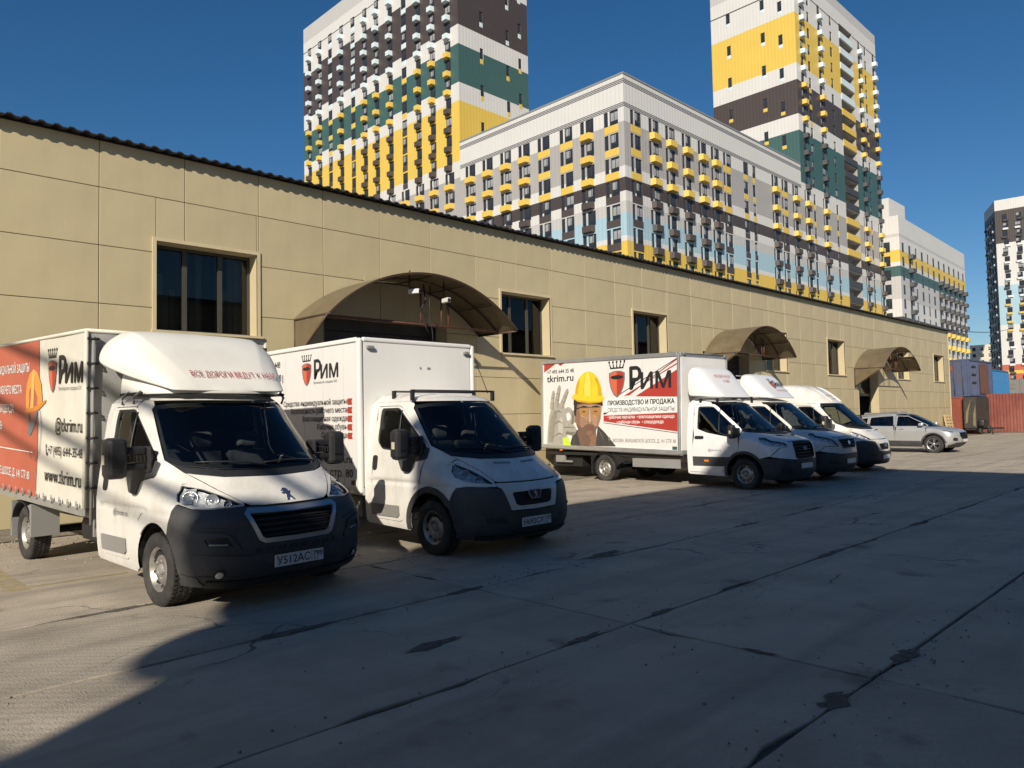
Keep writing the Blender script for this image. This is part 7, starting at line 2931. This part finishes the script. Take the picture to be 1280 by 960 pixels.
# ------------------------------------------------------------------ high-roof van
t5 = vehicle('high_roof_van', (22.3, 8.48), 0, 'white high-roof panel van with dark plastic bumper nearest the silver car', 'van')
hv = dict(boxer_old)
hv.update(F=BOXER_F[:13] + [(2.0, -.40), (2.15, -.58), (2.30, -.77), (2.42, -.97), (2.48, -1.12), (2.52, -1.35)],
          W=BOXER_W[:8] + [(1.93, .865), (2.15, .845), (2.32, .82), (2.42, .77), (2.48, .70), (2.52, .6)], L=BOXER_L[:7] + [(2.3, .9), (2.52, .6)],
          N=[(.18, 2.6), (.9, 2.6), (1.1, 2.7), (1.3, 2.9), (2.52, 2.9)], rear=-4.65, ztop=2.52, arch_trim=.05, win_bar=(-.72, 1.36, -.78, 1.84))
sk5 = cab(t5, hv)
grille_slats(t5, sk5, hv['grille'], 5, BLK)
old_face(t5, sk5)
plate(t5, .905, 0, .355, '', '')
for z, w, body in ((2.16, .58, 'ВСЕ ДОРОГИ ВЕДУТ'), (2.06, .24, 'К НАМ')):
    text('roof_lettering', body, .065, lambda a, b: sk5.pt(sk5.af(a - w / 2, z + b), z + b) + sk5.nrm(sk5.af(a - w / 2, z + b), z + b) * .003, INKR, t5, width=w)
for y in (-.30, .22, .42):
    pts = [sk5.pt(sk5.af(y, z), z) + sk5.nrm(sk5.af(y, z), z) * .002 for z in (2.0, 2.1, 2.2, 2.3, 2.4, 2.47)]
    m = MB()
    m.tube(pts, .012, 5)
    m.build('roof_rib', WHITE, t5)
axle(t5, 0, .345, .215, .205, 'steel', .85)
axle(t5, -3.5, .345, .215, .205, 'steel', .85)
part('underfloor', DARK, t5, (-4.55, -.5, -.85, .85, .30, .42))

# ------------------------------------------------------------------ silver car
SILV = mat('silver_paint', (.50, .505, .51), .3, .45, var=.03, vscale=2, dirt=(.34, .32, .29), dirt_amt=.25, dirt_scale=1.2, coat=.7)
sv = vehicle('crossover_car', (33.32, 9.25), 0, 'silver crossover car with alloy wheels parked beside the open doorway', 'car')


class CarSkin(Skin):
    """the roof of the car falls away towards the tail"""

    def pt(self, a, z):
        p = Skin.pt(self, a, z)
        p.z -= .12 * max(0.0, (-1.45 - p.x) / 1.6) ** 1.4 * max(0.0, (z - 1.0) / .6)
        return p


SKC = CarSkin([(.20, .62), (.30, .78), (.45, .88), (.62, .90), (.80, .86), (.88, .76), (.94, .55), (1.0, .22), (1.05, -.04), (1.10, -.16), (1.25, -.40), (1.40, -.66), (1.52, -.92), (1.58, -1.12), (1.61, -1.35)],
           [(.20, .82), (.35, .88), (.6, .915), (.85, .91), (1.0, .88), (1.1, .84), (1.25, .78), (1.45, .70), (1.55, .64), (1.59, .58), (1.61, .5)],
           [(.20, .55), (.8, .62), (.95, .8), (1.05, 1.0), (1.3, .9), (1.61, .8)], [(.20, 2.4), (.8, 2.4), (1.0, 2.7), (1.61, 2.9)])
XRC = -3.55
arF, arR = arc(0, .345, .40, -18, 198, 20), arc(-2.69, .345, .40, -18, 198, 20)
WINC = [rounded([(-1.35, 1.06), (-1.33, 1.47), (-.98, 1.455), (-.30, 1.10), (-.30, 1.06)], .03), rounded([(-2.42, 1.08), (-2.38, 1.46), (-1.50, 1.475), (-1.46, 1.06)], .03), rounded([(-3.05, 1.20), (-2.72, 1.44), (-2.50, 1.455), (-2.52, 1.10)], .03)]
DOORC = [rounded([(-1.40, .42), (-1.40, 1.50), (-1.0, 1.485), (-.22, 1.08), (-.28, .60), (-.46, .42)], .05), rounded([(-2.30, .44), (-2.30, .80), (-2.46, 1.05), (-2.44, 1.49), (-1.42, 1.50), (-1.42, .42)], .05)]
for s in (-1, 1):
    out = S_([(XRC + .08, .36), (XRC, .75), (XRC + .10, 1.05), (XRC + .42, 1.42), (-2.75, 1.53), (-1.2, 1.555)]) + F_([(.62, 1.545), (.66, 1.50), (.80, 1.09), (.795, 1.035), (.75, .95), (.70, .90), (.66, .84)]) + \
        [('f', .80, .70), ('s', .42, .60)] + S_([(p[0], p[1]) for p in arF if p[1] > .40 and True]) + S_([(-.44, .40), (-2.24, .40)]) + S_([p for p in arR if p[1] > .40])
    op = SKC.conv(out, s, .07)
    dps = [SKC.conv(S_(d), s, .07) for d in DOORC]
    wps = [SKC.conv(S_(w), s, .06) for w in WINC]
    hl = SKC.conv([('s', .28, .90), ('f', .80, .885), ('f', .60, .80), ('f', .62, .765), ('f', .78, .785), ('s', .44, .83)], s, .04)
    patch(SKC, 'side_panel', op, [SILV, TRIMIN], sv, holes=dps + [wps[2], hl], thick=.02)
    for d, w in zip(dps, wps[:2]):
        do = patch(SKC, 'door', inset(d, .006), [SILV, TRIMIN], sv, holes=[w], thick=.02)
        patch(SKC, 'side_window', inset(w, .004), TINTG, do, off=-.006, thick=0)
    for k, x in enumerate((-1.24, -2.22)):
        patch(SKC, 'door_handle', SKC.conv(S_([(x, .92), (x + .17, .92), (x + .17, .945), (x, .945)]), s, .05), [CHROME, SILV], sv, off=.02, thick=.018)
    patch(SKC, 'quarter_window', inset(wps[2], .004), TINTG, sv, off=-.006, thick=0)
    lamp = patch(SKC, 'headlamp', inset(hl, .003), LENS, sv, thick=0)
    patch(SKC, 'lamp_bowl', inset(hl, .004), [REFL, BLK], lamp, off=-.03, thick=.004)
    # dark cladding: arches and sill
    patch(SKC, 'arch_trim', SKC.conv(S_(arc(0, .345, .398, 5, 178, 16) + arc(0, .345, .455, 178, 5, 16)), s, .07), [BLKP, BLK], sv, off=.01, thick=.02)
    patch(SKC, 'arch_trim', SKC.conv(S_(arc(-2.69, .345, .398, 5, 178, 16) + arc(-2.69, .345, .455, 178, 5, 16)), s, .07), [BLKP, BLK], sv, off=.01, thick=.02)
    patch(SKC, 'sill_cladding', SKC.conv(S_([(-.42, .24), (-2.28, .24), (-2.26, .47), (-.44, .45)]), s, .07), [BLKP, BLK], sv, off=.012, thick=.03)
    patch(SKC, 'sill_trim', SKC.conv(S_([(-.46, .46), (-2.26, .48), (-2.26, .495), (-.46, .475)]), s, .07), [SATIN, BLK], sv, off=.016, thick=.012)
    mm = MB()
    mm.box(-.50, -.33, s * .93 - .09, s * .93 + .09, 1.06, 1.18, ch=.04)
    mm.build('wing_mirror', SILV, sv)
    mm = MB()
    mm.tube([(-1.25, s * .60, 1.585), (-1.35, s * .60, 1.625), (-1.9, s * .60, 1.62), (-2.5, s * .59, 1.575), (-2.65, s * .59, 1.53)], .014, 6)
    mm.build('roof_rail', SATIN, sv)
bh = F_([(0, .22), (.5, .22)]) + S_([(p[0], p[1]) for p in arc(0, .345, .40, -18, 38, 6)]) + [('s', .42, .605), ('f', .80, .705), ('f', .66, .835), ('f', .55, .82), ('f', 0, .83)]
grc = [(0, .52), (.36, .54), (.48, .66), (.46, .78), (0, .80)]
gp = SKC.conv(mirror_half(F_(grc)), 1, .05)
patch(SKC, 'bumper', SKC.conv(mirror_half(bh), 1, .06), [SILV, DARK], sv, holes=[gp], thick=.03)
grille_slats(sv, SKC, grc, 6, BLK)
grille_ring(sv, SKC, grc, .012, CHROME)
patch(SKC, 'bumper_lip', SKC.conv(mirror_half(F_([(0, .20), (.70, .21), (.80, .30), (.62, .40), (0, .40)])), 1, .06), [BLKP, BLK], sv, off=.012, thick=.02)
for s in (-1, 1):
    patch(SKC, 'bumper_slot', SKC.conv(F_(rounded([(.60, .46), (.78, .48), (.78, .60), (.62, .58)], .03)), s, .05), [BLK, BLK], sv, off=.008, thick=.01)
patch(SKC, 'bonnet', SKC.conv(mirror_half(F_([(0, .835), (.55, .828), (.655, .845), (.695, .90), (.745, .95), (.785, 1.03), (.4, 1.022), (0, 1.015)])), 1, .06), [SILV, DARK], sv, thick=.02)
patch(SKC, 'cowl', SKC.conv(mirror_half(F_([(0, 1.018), (.4, 1.025), (.785, 1.035), (.79, 1.085), (.4, 1.065), (0, 1.06)])), 1, .06), [BLK, BLK], sv, thick=.02, off=-.01)
patch(SKC, 'windscreen', SKC.conv(mirror_half(F_([(0, 1.062), (.4, 1.067), (.79, 1.09), (.655, 1.495), (.60, 1.53), (0, 1.545)])), 1, .06), WSCR, sv, thick=0, off=-.004)
m = MB()
rows = []
for j in range(5):
    z = 1.55 + .06 * j / 4
    am = SKC.as_(-2.9, z, 1)
    rows.append([SKC.pt(-am + 2 * am * i / 40, z) for i in range(41)])
for k in (.6, .25, .02):
    rows.append([Vector((-2.9 + (p.x + 2.9) * k, p.y * k, p.z + .02 * (1 - k) - (1 - k) * .12 * max(0.0, (-1.45 - (-2.9 + (p.x + 2.9) * k)) / 1.6) ** 1.4 * (p.x > -1.6))) for p in rows[4]])
m.add([p for r in rows for p in r], [(j * 41 + i, j * 41 + i + 1, (j + 1) * 41 + i + 1, (j + 1) * 41 + i) for j in range(len(rows) - 1) for i in range(40)], 0, True)
m.build('roof', SILV, sv)
m = MB()
zs_ = [(XRC + .08, .36), (XRC, .75), (XRC + .10, 1.05), (XRC + .42, 1.42), (-2.75, 1.53), (-2.70, 1.60)]
V = []
for x, z in zs_:
    zz_ = z - .12 * max(0.0, (-1.45 - x) / 1.6) ** 1.4 * max(0.0, (z - 1.0) / .6)
    V += [(x, -SKC.W(z), zz_), (x, SKC.W(z), zz_)]
m.add(V, [(2 * i, 2 * i + 1, 2 * i + 3, 2 * i + 2) for i in range(len(zs_) - 1)], 0, False)
m.build('tailgate', SILV, sv)
part('cabin_floor', DARK, sv, (-3.3, .3, -.78, .78, .30, .42))
part('dashboard', TRIMIN, sv, (-.42, -.05, -.68, .68, .7, 1.0))
for x, ys in ((-1.35, (.36, -.36)), (-2.2, (.36, -.36))):
    for y in ys:
        m = MB()
        m.box(x, x + .48, y - .24, y + .24, .55, .72, ch=.05)
        m.add(*_tilt_box(x - .06, y, .70, .12, .46, .52, -.12))
        m.box(x - .22, x - .12, y - .12, y + .12, 1.24, 1.40, ch=.03)
        m.build('seat', SEAT, sv)
part('engine_bay', DARK, sv, (-.05, .55, -.55, .55, .3, .78))
wheel_well(sv, 0, .9, .41)
wheel_well(sv, -2.69, .9, .41)
axle(sv, 0, .345, .225, .235, 'alloy', .80)
axle(sv, -2.69, .345, .225, .235, 'alloy', .80)
plate(sv, .895, 0, .42, '', '')
